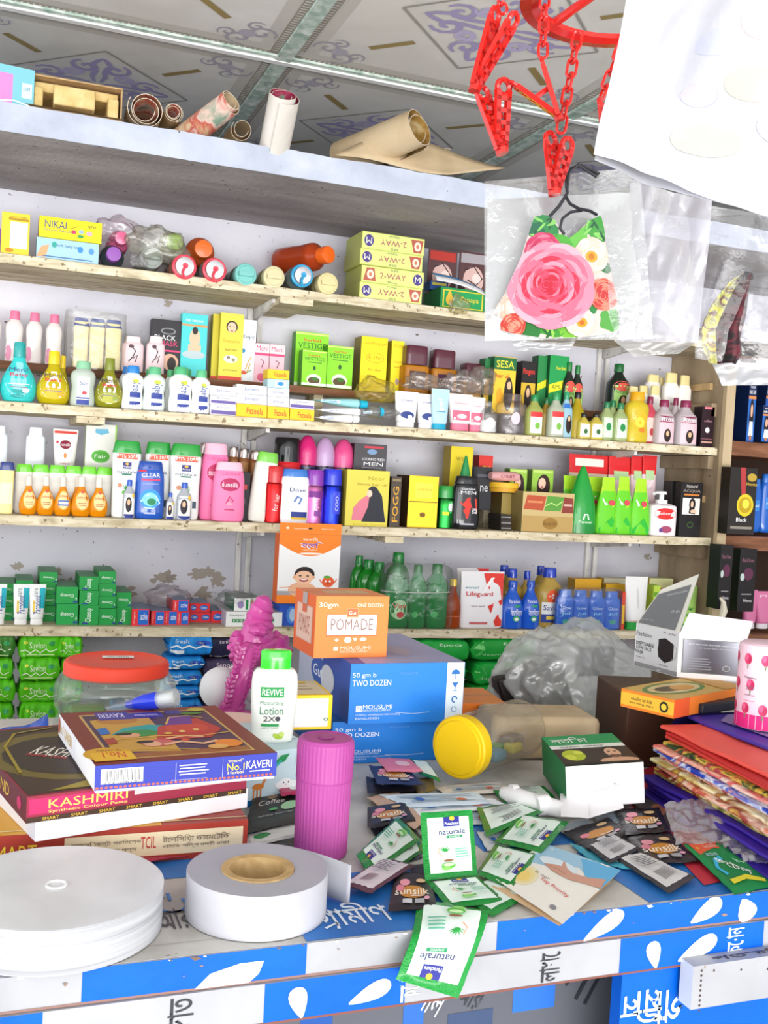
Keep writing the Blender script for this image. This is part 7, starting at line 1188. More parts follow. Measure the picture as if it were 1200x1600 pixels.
# ---------------- pink cup with roses
zc_ = ZS+.010; c = onz(1203, 1140, zc_); rc = (onz(1203, 1140, zc_)-onz(1160, 1136, zc_)).length; hc_ = solz(1008, c.x, c.y)-zc_
root = thing('tissue_cup', 'pale pink round container with red roses and a magenta foot, cut off by the frame', 'container', (c.x, c.y+.02, zc_+.001), -.35)
mb = MB(); mb.rings([lathe_ring(rc*k, rc*k, z_, 2, 48) for z_, k in ((0, .97), (.002, 1), (hc_-.012, 1), (hc_-.003, .97), (hc_, .85), (hc_, .2))], 'f2cfdc'); sf = lambda x, z_, e: ((rc+e)*math.sin(x/rc), -(rc+e)*math.cos(x/rc), z_)
it = [('r', 0, .09, 4.4, .17, 'e0287a')]
for k in range(9):
    for j, zz_ in enumerate((.24, .52, .82)):
        cx = -1.9+.42*k+(.1 if j % 2 else 0)
        if j == 1 and k % 3 == 1: continue
        it += [('e', cx, zz_, .20, .13, 'd83a6a'), ('e', cx-.04, zz_+.02, .1, .08, 'e8608a'), ('e', cx+.05, zz_-.01, .08, .09, 'b82a54'), ('p', [(cx-.02, zz_-.06), (cx+.02, zz_-.06), (cx+.01, zz_-.12), (cx-.01, zz_-.12)], '7a8a6a')]
it += [('t', -.55, .6, .3, .035, '6a4a5a', 'Hygiene'), ('t', -.55, .48, .2, .05, '8a6a7a', 'XD'), ('t', -.55, .4, .26, .02, '8a6a7a', 'tissue'), ('t', -.55, .33, .26, .015, 'c83a6a', 'premium')]
art(mb, sf, rc*1.6, hc_, it, nx=30); mb.build('body', root)
# ---------------- big hazy plastic bag with black packet inside
yb_ = 1.86; c = ony(890, 1060, yb_); wv_ = (solx(992, yb_, c.z)-solx(785, yb_, c.z))/2; hb_ = (solz(978, c.x, yb_)-solz(1138, c.x, yb_))/2
import bmesh
bm = bmesh.new(); bmesh.ops.create_icosphere(bm, subdivisions=6, radius=1)
for v_ in bm.verts:
    q = v_.co.copy(); n = .22*noise.noise(q*1.3+Vector((4, 1, 2)))+.09*(1-abs(noise.noise(Vector((q.x*3+q.z*3, q.y*3, q.z*1.2-q.x)))*2.4))+.05*(1-abs(noise.noise(q*5)*2.5)); q *= 1+n
    x = q.x*wv_*1.0+q.z*wv_*.12; z_ = q.z*hb_*1.05*(1.0-.18*q.x) ; v_.co = (x*(1-.22*max(0, q.z)), q.y*.12, max(z_, -(c.z-ZT)+.004))
me = bpy.data.meshes.new('plastic_bag'); bm.to_mesh(me); bm.free(); me.materials.append(mat('f0f4f2b')); me.polygons.foreach_set('use_smooth', [True]*len(me.polygons)); o = bpy.data.objects.new('plastic_bag', me); COL.objects.link(o); o.location = c; tag(o, 'large puffed hazy plastic bag standing on the counter in front of the deep green packets', 'plastic bag')
mb = MB(); a = ony(848, 1088, yb_-.05); mb.box(-.085, .06, 0, .05, -.05, .06, '1c1618'); art(mb, lambda x, z_, e: (x-.005, -e, z_), .12, .1, [('t', .0, .1, .7, .08, 'c8c4c0', 'HAIR COLOUR', 55), ('t', .15, .0, .6, .06, 'a8a4a0', 'natural black', 55), ('e', -.35, -.3, .14, .16, 'b8b03a')], nx=1)
o = mb.build('black_packet', None, (a.x, a.y, a.z+.005), -.1, bevel=.006); o.rotation_euler.y = -.35; tag(o, 'black packet with small pale lettering inside the hazy plastic bag', 'packet')
o = MB().box(-.04, .05, 0, .03, -.03, .03, '4a4648').build('black_packet', None, ony(935, 1035, yb_-.02), .2, bevel=.006); tag(o, 'dark grey packet in the upper right of the hazy plastic bag', 'packet')
# brown paper packet behind the jar
a = onz(760, 1150, ZT+.045)
# ---------------- jar with yellow lid lying on its side
rj = .050; yj = onz(715, 1232, ZT+.006).y+.03; c = ony(715, 1187, yj); al = math.radians(25+33); ax = Vector((math.sin(al), math.cos(al), 0)); 
root = thing('plastic_jar', 'clear plastic jar with a big yellow lid lying on its side', 'jar', (c.x, c.y, ZT+.010+rj*1.04)); root.rotation_euler.z = PI/2-al
rx_ = lambda x, q, n=56: [(x, a_, b_) for a_, b_, _ in lathe_ring(q, q, 0, 2, n)]
mb = MB(); mb.rings([rx_(x, q*(1 if 1 else 1), 90) for x, q in ((-.004, rj*.05), (-.004, rj*.84), (-.0015, rj*.87), (-.0015, rj*.95), (.001, rj), (.018, rj*1.01), (.021, rj*1.0), (.021, rj*.9))], 'dcb610'); mb.build('lid', root)
mb = MB(); pj = [(.021, .86), (.03, .86), (.034, .9), (.045, .97), (.06, 1.0), (.1, 1.0), (.104, .985), (.11, 1.0), (.19, 1.0), (.2, .96), (.205, .85)]
mb.rings([rx_(x, rj*q) for x, q in smooth_prof(pj, 2)], 'e6e4dcj', cap=False); mb.build('jar_wall', root)
for i, (x, y, zz_, c_, s_) in enumerate(((.10, -.01, -.03, '5a8aa0', .018), (.13, .01, -.028, '6a9a4a', .016), (.155, -.012, -.026, 'c8b84a', .016), (.08, .012, -.034, 'b8a88a', .013), (.17, .0, -.02, '8a7a6a', .02))):
    MB().box(x-s_, x+s_, y-s_*.7, y+s_*.7, zz_-s_*.4, zz_+s_*.6, c_).build('content_packet', root, bevel=.004)
mb = MB(); a = onz(742, 1168, ZT+.08); mb.box(0, .20, 0, .12, 0, .075, KRAFT); o = mb.build('kraft_packet', None, (ony(770, 1160, yj+.12).x, yj+.12, ZT+.002), -.18, bevel=.012); tag(o, 'brownish paper packet lying behind the jar with the yellow lid', 'packet')
# ---------------- green carton with a man's face, white end towards the camera
MF = [('r', .5, .83, 1, .34, '1f9a58'), ('r', .5, .6, 1, .12, 'f0f0ea'), ('t', .32, .83, .5, .2, 'f4f4ee', 'লতিফা'), ('t', .42, .6, .6, .07, '2a5a3a', 'হারবাল পাউডার'), ('r', .5, .27, 1, .54, '3a2c26'), ('e', .22, .32, .3, .34, 'b8c82a'), ('e', .16, .26, .14, .16, 'd8e04a'), ('e', .3, .4, .12, .12, 'e0e85a'), ('e', .74, .1, .5, .18, 'dcaa8a'), ('r', .74, .2, .12, .12, 'd8a484'), ('e', .74, .41, .23, .26, '1c1310'), ('e', .74, .34, .2, .3, 'e0b090'), ('e', .74, .23, .16, .1, '6a4a3a'), ('e', .70, .37, .04, .03, '2a1c18'), ('e', .78, .37, .04, .03, '2a1c18'), ('e', .74, .25, .07, .02, 'b86a5a'), ('r', .5, .03, 1, .06, '1c1818')]
WE = [('s', [(.5, .45), (.78, .72), (1, 1)], .006, 'cfcdd4'), ('s', [(.5, .45), (.2, .3), (0, .1)], .006, 'd4d2d8'), ('e', .62, .52, .03, .06, 'a8a4a8'), ('s', [(.35, .36), (.7, .5)], .008, 'b0aeb4')]
a = onz(890, 1198, ZT+.07); b = onz(852, 1152, ZT+.07); an = math.atan2(b.y-a.y, b.x-a.x)-PI/2; qx = a+Vector((math.cos(an), math.sin(an), 0))*.118
pxy = lambda P: (600+FPX*(P-CP).dot(RT)/(P-CP).dot(FW), 800-FPX*(P-CP).dot(UP)/(P-CP).dot(FW))
o, w_, d = cart('herbal_carton', 'green carton with a bearded man, its plain white end facing the counter front', ZT+.008, .062, (890, 1198), pxy(qx), (852, 1152), 'f3f2f6', MF, WE, top='2a8a50', side='1f7a44')
o.rotation_euler.y = -.10
# ---------------- white bandage-like tube and papers
pts = [onz(786, 1238, ZT+.018), onz(800, 1242, ZT+.019), onz(822, 1250, ZT+.018), onz(850, 1258, ZT+.016), onz(878, 1265, ZT+.014)]
mb = MB(); mb.tube(pts, [.009, .0135, .0135, .0135, .012], 'dcdcdc', n=16); mb.tube([pts[1]+Vector((-.002, 0, .001)), pts[1]+Vector((.008, -.001, .001))], .0148, 'e4e4e4', n=16); mb.tube([pts[3]+Vector((-.014, 0, .0)), pts[3]+Vector((.006, -.001, .001))], .0152, 'e6e6e6', n=16); tag(mb.build('bandage_roll'), 'pale grey bent paper tube lying below the yellow-lidded jar', 'tube')
quadbag([(875, 1240), (918, 1240), (920, 1278), (876, 1276)], 'paper_slip', 'small square white paper slip in front of the green carton', 'f2f2f4', .022, cat='paper', amp=.0006)
quadbag([(900, 1236), (968, 1240), (975, 1262), (915, 1280)], 'paper_slip', 'torn rounded white paper beside the square slip', 'f4f4f6', .02, cat='paper', amp=.002)
# ---------------- sachets
def sach(rows, col, inner, items, label, group=None, name='sachet', strip=None, th=.0022, margin=(.10, .12), seed=0, cat='sachet', back=None):
    """rows: pairs of left and right points from top to bottom; a thin sealed sachet with crimped edges"""
    n = len(rows)-1
    def base(u_, v_):
        t = (1-v_)*n; i = min(int(t), n-1); f = t-i
        if n > 1: 
            R = [rows[max(i-1, 0)], rows[i], rows[i+1], rows[min(i+2, n)]]
            cr = lambda p0, p1, p2, p3: .5*((2*p1)+(p2-p0)*f+(2*p0-5*p1+4*p2-p3)*f*f+(3*p1-p0-3*p2+p3)*f**3)
            l, r_ = cr(*[q[0] for q in R]), cr(*[q[1] for q in R])
        else: l, r_ = rows[0][0].lerp(rows[1][0], f), rows[0][1].lerp(rows[1][1], f)
        return l.lerp(r_, u_)
    def nrm(u_, v_):
        a_ = base(min(u_+.05, 1), v_)-base(max(u_-.05, 0), v_); b_ = base(u_, min(v_+.05, 1))-base(u_, max(v_-.05, 0)); return a_.cross(b_).normalized()
    def fn(u_, v_, e=0, s_=1):
        mu = min(1, min(u_, 1-u_)/.12); mv = min(1, min(v_, 1-v_)/.14); bul = th*(mu*mv)**.5
        cr = .0005*math.sin(v_*90) if mu < .6 else (.0005*math.sin(u_*90) if mv < .6 else 0)
        return base(u_, v_)+nrm(u_, v_)*(s_*bul+cr*1+e+.0012*noise.noise(Vector((u_*4, v_*5, seed*3.7))))
    mb = MB(); mb.grid(lambda a_, b_: fn(a_, b_, .0002), 16, 20, col); mb.grid(lambda a_, b_: fn(1-a_, b_, -.0002, -.5), 10, 12, back or col)
    its = [('r', 0, .5, 1-2*margin[0], 1-2*margin[1], inner)] if inner else []
    art(mb, lambda x, z_, e: fn(min(max(x+.5, 0), 1), min(max(z_, 0), 1), e), 1, 1, its+list(items), e0=.0007, nx=16, nz=20, cap=.0045)
    o = mb.build(name, strip); 
    if not strip: tag(o, label, cat, group)
    return o
def Z(px, py, dz): return onz(px, py, ZT+dz)
def Q(c, dz):   # four picture corners TL, TR, BR, BL resting at heights dz
    dz = dz if isinstance(dz, (list, tuple)) else [dz]*4
    p = [Z(x, y, h) for (x, y), h in zip(c, dz)]; return [(p[0], p[1]), (p[3], p[2])]
ALO = [('p', [(.25, .88), (.4, .88), (.4, .72), (.38, .8)], 'f0f6f0'), ('r', .06, .82, .3, .12, '2c2f86'), ('e', .07, .86, .1, .06, 'f0b83a'), ('t', .06, .795, .26, .035, 'eef0fa', 'Parachute'), ('t', .06, .70, .5, .06, '3a3a6a', 'naturale'), ('r', .1, .64, .3, .03, '2a8a5a'), ('t', .1, .64, .2, .018, 'e8f4ec', 'SHAMPOO')]+aloe(-.1, .44, .38, .5, '2f9a45')+[('s', [(-.2, .52), (-.24, .44), (-.17, .38)], .02, 'e0a08a'), ('e', -.06, .22, .26, .1, '5ab84a'), ('e', -.06, .235, .2, .05, 'c8ecb0'), ('e', -.06, .3, .2, .03, '8a5a3a'), ('e', -.1, .17, .2, .06, '8ad06a')]+lines(.2, .4, .26, .16, 4, '6ab89a', 5)
BAR = lambda c='3a3a40': [('r', -.2+.018*i, .3, .004+.006*(i*5 % 3)/2, .22, c) for i in range(22)]+lines(0, .65, .6, .3, 7, '6a6a70', 8)
GR_, GI = '0f8a34k', 'e4f4ea'
def rt(items, k=1):   # turned half round
    return [((i_[0], -i_[1], 1-i_[2])+tuple(i_[3:])+((180,) if i_[0] == 't' and len(i_) < 8 else ())) if i_[0] in 'ret' else (i_[0], [(-a_, 1-b_) for a_, b_ in i_[1]])+tuple(i_[2:]) for i_ in items]
strip = thing('sachet_strip', 'strip of green and white aloe shampoo sachets hanging over the counter edge', 'sachet strip')
yh = YC0
sach([(Z(657, 1270, .072), Z(738, 1265, .072)), (Z(660, 1330, .034), Z(742, 1322, .034)), (Z(664, 1376, .008), Z(746, 1368, .008))], GR_, GI, ALO, '', strip=strip, seed=1)
sach(Q([(664, 1377), (746, 1369), (792, 1410), (702, 1419)], [.008, .008, .005, .005]), GR_, GI, ALO, '', strip=strip, seed=2)
e0_ = lambda px: Vector((ony(px, 1445, YC0).x, YC0-.008, ZT+.004))
sach([(Z(652, 1404, .006), Z(764, 1424, .005)), (Vector((ony(642, 1445, YC0-.006).x, YC0-.010, ZT-.002)), Vector((ony(750, 1470, YC0-.008).x, YC0-.013, ZT-.008))), (ony(618, 1530, YC0-.032), ony(716, 1560, YC0-.036))], GR_, GI, rt(ALO), '', strip=strip, seed=3)
GSL = 'loose green and white shampoo sachets'
for i, (c, dz, it, lab) in enumerate((
    ([(745, 1262), (810, 1254), (850, 1268), (760, 1308)], .012, BAR(), 'green-edged sachet showing its printed back, right of the standing aloe sachet'),
    ([(890, 1284), (846, 1333), (772, 1316), (812, 1272)], [.014, .010, .008, .012], ALO, 'aloe sachet lying between the standing one and the white paper tube'),
    ([(846, 1336), (800, 1388), (742, 1366), (774, 1319)], .008, ALO, 'aloe sachet half under the open leaflet card'),
    ([(578, 1368), (556, 1336), (622, 1276), (658, 1312)], [.006, .012, .016, .010], ALO, 'aloe sachet lying right of the pink bottle, logo toward the bottle'),
    ([(600, 1372), (590, 1352), (655, 1302), (662, 1330)], .004, [], 'green sachet peeping out under the one right of the pink bottle'),
    ([(700, 1392), (770, 1370), (830, 1398), (770, 1432)], .003, [], 'green-edged sachet lying under the hanging strip'),
    ([(640, 1186), (668, 1190), (690, 1222), (656, 1210)], .02, [], 'green sachet tip left of the yellow lid'),
    ([(862, 1215), (880, 1205), (905, 1255), (880, 1262)], .006, [], 'green sachet squeezed under the green carton'),
    ([(770, 1235), (850, 1228), (868, 1246), (790, 1258)], .006, BAR(), 'green-edged sachet flat below the yellow-lidded jar'))):
    sach(Q(c, dz), GR_, GI, it, lab, GSL, seed=10+i)
SUN = [('e', .0, .42, .62, .34, 'c8862a'), ('t', -.02, .43, .78, .17, 'f4ecdc', 'sunsilk'), ('e', -.2, .66, .26, .18, 'e89aa8'), ('e', -.3, .5, .2, .16, 'd8808f'), ('e', .2, .72, .24, .12, 'd8b88a'), ('r', .1, .3, .3, .03, 'f0e0c8'), ('r', -.12, .16, .2, .1, 'c8c8cc'), ('r', .14, .16, .2, .1, 'a8a8ac'), ('e', .3, .22, .12, .09, 'e0a0b8')]
BK1, BK2 = '26242ak', '1c1a20k'
SSL = 'dark hair conditioner sachets'
for i, (c, dz, col, inn, it, lab) in enumerate((
    ([(618, 1362), (672, 1368), (684, 1420), (606, 1424)], .006, '2a2226', None, SUN, 'black sachet with golden oval lying left of the hanging strip'),
    ([(600, 1340), (648, 1352), (580, 1396), (534, 1382)], .010, '5a3a48', 'd8d0d4', BAR('7a4a5a'), 'plum-edged sachet with barcode lying at the foot of the pink bottle'),
    ([(978, 1306), (1047, 1300), (1092, 1346), (1012, 1352)], .006, BK1, None, SUN, 'black sachet with golden oval nearest the green menthol sachet'),
    ([(960, 1264), (1030, 1262), (1047, 1299), (978, 1305)], .008, BK1, None, SUN, 'black sachet with golden oval below the white carton end'),
    ([(955, 1338), (1000, 1332), (1088, 1370), (1046, 1396)], .007, '3c3a3e', 'd6d6d6', BAR(), 'dark sachet with silver printed back at the right front'),
    ([(915, 1322), (960, 1304), (1002, 1326), (952, 1350)], .010, '35343a', 'c8c8ca', BAR(), 'dark sachet with pale printed back above the silver one'),
    ([(880, 1300), (950, 1278), (985, 1300), (920, 1330)], .007, '2a282c', None, SUN[:1]+SUN[3:], 'dark sachet with a golden spot beside the leaflet card'),
    ([(396, 1246), (472, 1232), (476, 1282), (378, 1304)], .012, '22201f', None, [('t', -.1, .7, .5, .14, 'd8d0c8', 'Coffee'), ('e', .25, .5, .34, .24, 'a8d8a8'), ('e', -.1, .85, .2, .14, '8a6a4a'), ('t', .0, .3, .6, .06, 'c8c8c8', 'white beauty'), ('e', -.05, .45, .16, .07, '5ab86a')], 'black coffee sachet left of the pink bottle'),
    ([(378, 1306), (470, 1284), (474, 1304), (385, 1326)], .006, 'd8dcd8', 'eef2ee', [('e', -.2, .5, .3, .4, '2a9a4a')], 'pale silver sachet under the black coffee sachet'),
    ([(366, 1320), (470, 1300), (472, 1326), (440, 1340)], .003, '1e1c24', None, [], 'black sachet lowest left of the pink bottle'),
    ([(430, 1222), (470, 1218), (470, 1240), (440, 1244)], .02, 'b82a5a', None, [('e', .2, .4, .5, .4, 'e8e8ea')], 'dark pink sachet tip above the black coffee sachet'),
    ([(586, 1184), (640, 1186), (662, 1206), (606, 1206)], .030, 'd87a94', None, [('e', .1, .5, .4, .4, 'e8c0c8')], 'pink sachet leaning against the lower blue carton'),
    ([(576, 1196), (636, 1200), (662, 1226), (590, 1226)], .024, '24305a', None, SUN, 'navy sachet with golden oval between the pink bottle and yellow lid'),
    ([(572, 1214), (640, 1218), (655, 1236), (574, 1240)], .012, '201c22', None, [('t', .0, .5, .4, .2, 'c8c4c0', 'IV')], 'black sachet under the navy one'),
    ([(640, 1222), (676, 1212), (680, 1234), (655, 1242)], .012, '6a5a2a', None, [], 'olive gold sachet end left of the yellow lid'),
    ([(574, 1262), (632, 1252), (650, 1282), (574, 1294)], .012, '2a2a30', None, SUN, 'black sachet with golden oval close to the pink bottle'),
    ([(572, 1246), (622, 1236), (664, 1284), (648, 1296)], .009, 'c8a890', None, [('e', .1, .5, .3, .2, 'a83a6a')], 'tan and pink sachet above the bottle-side aloe sachet'),
    ([(640, 1352), (700, 1345), (700, 1385), (650, 1392)], .004, '26222a', None, [], 'black sachet corner under the standing aloe sachet'),
    ([(578, 1294), (640, 1286), (662, 1310), (610, 1336)], .003, '2c2a34', None, BAR('8a8a90'), 'dark sachet half hidden left of the standing aloe sachet'),
    ([(600, 1300), (650, 1296), (660, 1340), (622, 1350)], .002, '4a4a5a', 'c4c4cc', BAR(), 'grey-backed sachet peeping out beside the standing aloe sachet'),
    ([(590, 1226), (650, 1222), (672, 1240), (600, 1246)], .006, '5a3a2e', None, [('e', .1, .5, .4, .4, 'd8a87a')], 'brown sachet between the navy one and the pale long packets'),
    ([(980, 1250), (1036, 1246), (1052, 1286), (1040, 1296)], .004, '4a4448', None, [('e', .1, .5, .5, .4, 'a86a4a')], 'brownish sachet edge beside the grey crumpled film'))):
    sach(Q(c, dz), col, inn, it, lab, SSL if 'black sachet with golden' in lab else None, seed=40+i, margin=(.09, .08))
LBL = lines(0, .5, .8, .6, 5, 'a8c0d4', 2)+[('e', .2, .3, .12, .2, 'c86a5a'), ('e', -.25, .4, .1, .2, '3a6ab8')]
for i, (c, dz, col, lab) in enumerate((
    ([(592, 1242), (745, 1238), (768, 1256), (640, 1262)], .012, 'cfe0ee', 'pale blue long packet, upper one behind the standing aloe sachet'),
    ([(610, 1254), (770, 1248), (800, 1262), (650, 1276)], .008, 'e8eef4', 'white long packet with blue print behind the standing aloe sachet'),
    ([(740, 1262), (860, 1244), (884, 1262), (790, 1284)], .004, 'dfe8ea', 'white packet lying below the jar with the yellow lid'),
    ([(640, 1272), (790, 1262), (800, 1284), (660, 1296)], .003, 'd4dce4', 'grey-white packet lowest behind the aloe sachets'),
    ([(745, 1300), (800, 1292), (830, 1316), (762, 1330)], .003, 'd8dcdc', 'white packet between two aloe sachets'),
    ([(680, 1230), (780, 1222), (800, 1236), (700, 1246)], .004, 'dcd4cc', 'cream packet right under the yellow lid'),
    ([(890, 1318), (960, 1330), (1000, 1360), (930, 1352)], .004, '3f9ab0', 'teal and white packet under the leaflet card'),
    ([(860, 1290), (910, 1276), (960, 1300), (905, 1318)], .003, 'c9c6c4', 'grey packet left of the dark sachets'),
    ([(920, 1270), (985, 1258), (1010, 1290), (950, 1300)], .003, 'a8a6a8', 'plain grey packet under the black sachets'))):
    sach(Q(c, dz), col, None, LBL if i != 6 else [('r', .2, .5, .5, .5, 'd8ecec')], lab, None, name='packet', cat='packet', seed=70+i)
# open card with hand, tan envelope under it
quadbag([(842, 1345), (955, 1378), (874, 1447), (768, 1385)], 'envelope', 'tan paper edge under the leaflet card', 'd8b890', .006, cat='paper', amp=.0)
hand = [('p', [(-.5, .5), (-.5, 1), (.5, 1), (.5, .6), (.1, .8), (-.2, .6)], '9cc8e0'), ('p', [(.0, 1), (.5, 1), (.5, .62), (.25, .7)], '5ab0e0'), ('e', -.3, .3, .34, .36, 'f0e4b8'), ('e', -.3, .29, .26, .28, 'f0dc98'), ('e', -.3, .28, .17, .19, 'f2d478'), ('e', -.1, .7, .5, .2, 'dcebf2')]
hp = [('p', [(.5, .62), (.46, .78), (.3, .70), (.12, .66), (.02, .70), (-.1, .82), (-.06, .70), (-.14, .68), (-.24, .62), (-.1, .56), (.04, .54), (.16, .54), (.3, .58)], 'cf9a84'), ('s', [(-.2, .62), (-.06, .62), (.06, .6)], .008, 'a86a58')]
quadbag([(848, 1317), (970, 1360), (879, 1444), (774, 1373)], 'leaflet_card', 'pale card with an open hand and sky, lying at the counter edge', 'f2efe6', .0092, hand+hp+[('t', .1, .34, .42, .06, 'd8605a', 'Top Priority', -6), ('t', -.12, .42, .22, .03, '6a6a6a', 'is our', -6), ('e', .28, .1, .08, .06, '8a8a90')], cat='card', amp=.0012)
# green menthol sachet
sach(Q([(1068, 1320), (1123, 1315), (1212, 1384), (1148, 1398)], [.010, .012, .006, .006]), '12884a', None, [('p', [(-.4, .98), (.45, .98), (.42, .80), (.1, .84), (-.2, .78), (-.4, .72)], 'e8603a'), ('t', .1, .9, .4, .09, 'f4d8c8', 'ফ্রেশ', 180), ('e', -.3, .86, .1, .06, 'f0a83a'), ('s', [(-.25, .3), (-.32, .45), (-.2, .58), (.0, .62)], .08, '3ab8e0'), ('t', .06, .44, .6, .14, 'f4f8f4', 'ডেটল', -35), ('t', .3, .5, .2, .05, 'c8f0d8', 'কুল', -35), ('p', [(-.35, .2), (.1, .24), (.4, .12), (.35, .06), (.0, .16), (-.35, .12)], 'e8e03a'), ('t', -.15, .7, .3, .08, 'a8d8e0', 'active')], 'bright green sachet with orange top at the right front of the counter', seed=90, margin=(.05, .05))
# crumpled greyish film pieces
def film_sheet(c, label, dz, seed, m_='e2dedeh', amp=.02):
    P4 = [Z(x, y, h) for (x, y), h in zip(c, dz)]
    mb = MB(); mb.grid(lambda a, b: P4[0].lerp(P4[1], a).lerp(P4[3].lerp(P4[2], a), b)+Vector((0, -.3, .6))*amp*(abs(noise.noise(Vector((a*3+seed, b*3, 0))))+.35*noise.noise(Vector((a*9, b*9+seed, 2))))+Vector((0, 0, .004)), 36, 36, m_); return tag(mb.build('plastic_film', None, smooth=60), label, 'plastic film')
film_sheet([(1036, 1262), (1108, 1250), (1165, 1325), (1055, 1325)], 'crumpled milky plastic film between the black sachets and the purple bags', (.03, .035, .01, .006), 3)
film_sheet([(1120, 1318), (1215, 1300), (1230, 1360), (1160, 1350)], 'crumpled grey film above the bright green sachet at the frame edge', (.015, .02, .01, .008), 8)
# ================================================================ things hanging at the top right
RED = 'cc241eg'
dh = 1.08
def D(px, py, d=dh): return ond(px, py, d)
hang = thing('clip_hanger', 'bright red plastic clip hanger with a hoop, chains and pegs at the top right', 'clip hanger', D(960, 0)); H0 = D(960, 0)
cc = D(975, 2, dh)-H0; RH = .098
mb = MB(); rs = []
for i in range(48):
    a = 2*PI*i/48; rad = Vector((math.cos(a), math.sin(a), 0)); c_ = cc+rad*RH
    rs.append([c_+rad*.010+Vector((0, 0, .004)), c_+rad*.010-Vector((0, 0, .004)), c_-rad*.002-Vector((0, 0, .005)), c_-rad*.010-Vector((0, 0, .001)), c_-rad*.010+Vector((0, 0, .004))])
rs.append(rs[0]); mb.rings(rs, RED, cap=False); mb.build('hoop', hang, smooth=30)
mb = MB()
for a in (0, PI/2, PI, 3*PI/2): mb.tube([cc+Vector((math.cos(a+.4), math.sin(a+.4), 0))*RH, cc+Vector((0, 0, .03))], .005, RED, n=8)
mb.tube([cc+Vector((0, 0, .02)), cc+Vector((0, 0, .14))], .005, RED); mb.build('spokes', hang)
def link(mb, p, t, n_, L, W_, r):   # oval chain link
    pts = []
    for i in range(20):
        a = 2*PI*i/20; x = math.cos(a); y = math.sin(a); pts.append(p+t*(L/2-W_/2)*(1 if x > 0 else -1)*(1 if abs(x) > .05 else 0)+t*x*W_/2+n_*y*W_/2)
    mb.tube(pts, r, RED, n=6, closed=True)
def chain(pa, pb, n, W_=.0095):
    t = (pb-pa); L = t.length/n*1.32; t.normalize(); s_ = t.cross(FW).normalized(); mb = MB()
    for i in range(n):
        p = pa.lerp(pb, (i+.5)/n); link(mb, p, t, s_ if i % 2 == 0 else t.cross(s_)*.9+s_*.35, L, W_, .0017)
    mb.build('chain', hang)
chain(D(903, 52)-H0, D(876, 205)-H0, 7)
chain(D(851, -8)-H0, D(848, 88)-H0, 5)
chain(D(778, -20)-H0, D(786, 20)-H0, 3)
chain(D(972, 70)-H0, D(938, 158)-H0, 4)
def arm(mb, a, b, w0, w1, side, th=.005):
    """one slotted arm of a peg from its open end a to the jaw b"""
    t = (b-a).normalized(); s_ = side; n_ = t.cross(s_).normalized(); L = (b-a).length
    for sg in (-1, 1):
        for (f0, f1) in ((.12, 1.0),):
            q = [a+t*L*f0+s_*sg*w0, a+t*L*f1+s_*sg*w1, a+t*L*f1+s_*sg*(w1*.35), a+t*L*f0+s_*sg*(w0*.42)]
            mb.add([p+n_*th/2 for p in q]+[p-n_*th/2 for p in q], [(0, 1, 2, 3), (7, 6, 5, 4), (0, 4, 5, 1), (1, 5, 6, 2), (2, 6, 7, 3), (3, 7, 4, 0)], RED)
    for f in (.24, .42, .6, .76, .9, .985):
        w_ = w0+(w1-w0)*f; c_ = a+t*L*f; mb.box(0, 0, 0, 0, 0, 0, RED) if False else None
        q = [c_+s_*w_*x+t*.0022*y for x, y in ((-1, -1), (1, -1), (1, 1), (-1, 1))]
        mb.add([p+n_*th/2 for p in q]+[p-n_*th/2 for p in q], [(0, 1, 2, 3), (7, 6, 5, 4), (0, 4, 5, 1), (1, 5, 6, 2), (2, 6, 7, 3), (3, 7, 4, 0)], RED)
    pts = [a+t*L*.08+(s_*math.cos(k*PI/8)+t*math.sin(k*PI/8))*w0*.78 for k in range(16)]; mb.tube(pts, w0*.3, RED, n=6, closed=True)
def peg(tops, jaw, spring, twist=.0, W_=.0098):
    root = empty('peg'); root.parent = hang
    for i, tp in enumerate(tops):
        ax = (jaw-tp).normalized(); s_ = (Vector((math.cos(twist), math.sin(twist), 0))); s_ = (s_-ax*s_.dot(ax)).normalized()
        mb = MB(); arm(mb, tp, jaw+FW*(.002 if i else -.002), W_, W_*.8, s_); mb.build('peg_arm', root, smooth=30)
    mb = MB(); mb.tube([jaw, jaw+(jaw-tops[0]).normalized()*.006], W_*.8, RED, n=8, flat=.8); mb.build('peg_jaw', root); mb = MB(); s2 = tops[0].lerp(jaw, spring); s3 = tops[-1].lerp(jaw, spring); mb.tube([s2, s3+FW*.0001+Vector((0, 0, .0001))], .003, RED, n=8); mb.build('peg_spring', root)
D_ = lambda px, py, d=dh: D(px, py, d)-H0
peg([D_(860, 212), D_(888, 222)], D_(866, 296), .6, .3)                 # the peg holding the mask bag
peg([D_(776, 15, 1.06), D_(806, 24, 1.05)], D_(743, 134, 1.06), .6, .6)
peg([D_(751, 138, 1.07), D_(787, 128, 1.06)], D_(783, 232, 1.07), .5, .2)
peg([D_(846, 92, 1.07), D_(797, 128, 1.06)], D_(872, 180, 1.07), .5, .9, .007)
peg([D_(938, 162, 1.02), D_(946, 172, 1.0)], D_(945, 232, 1.02), .5, .9)
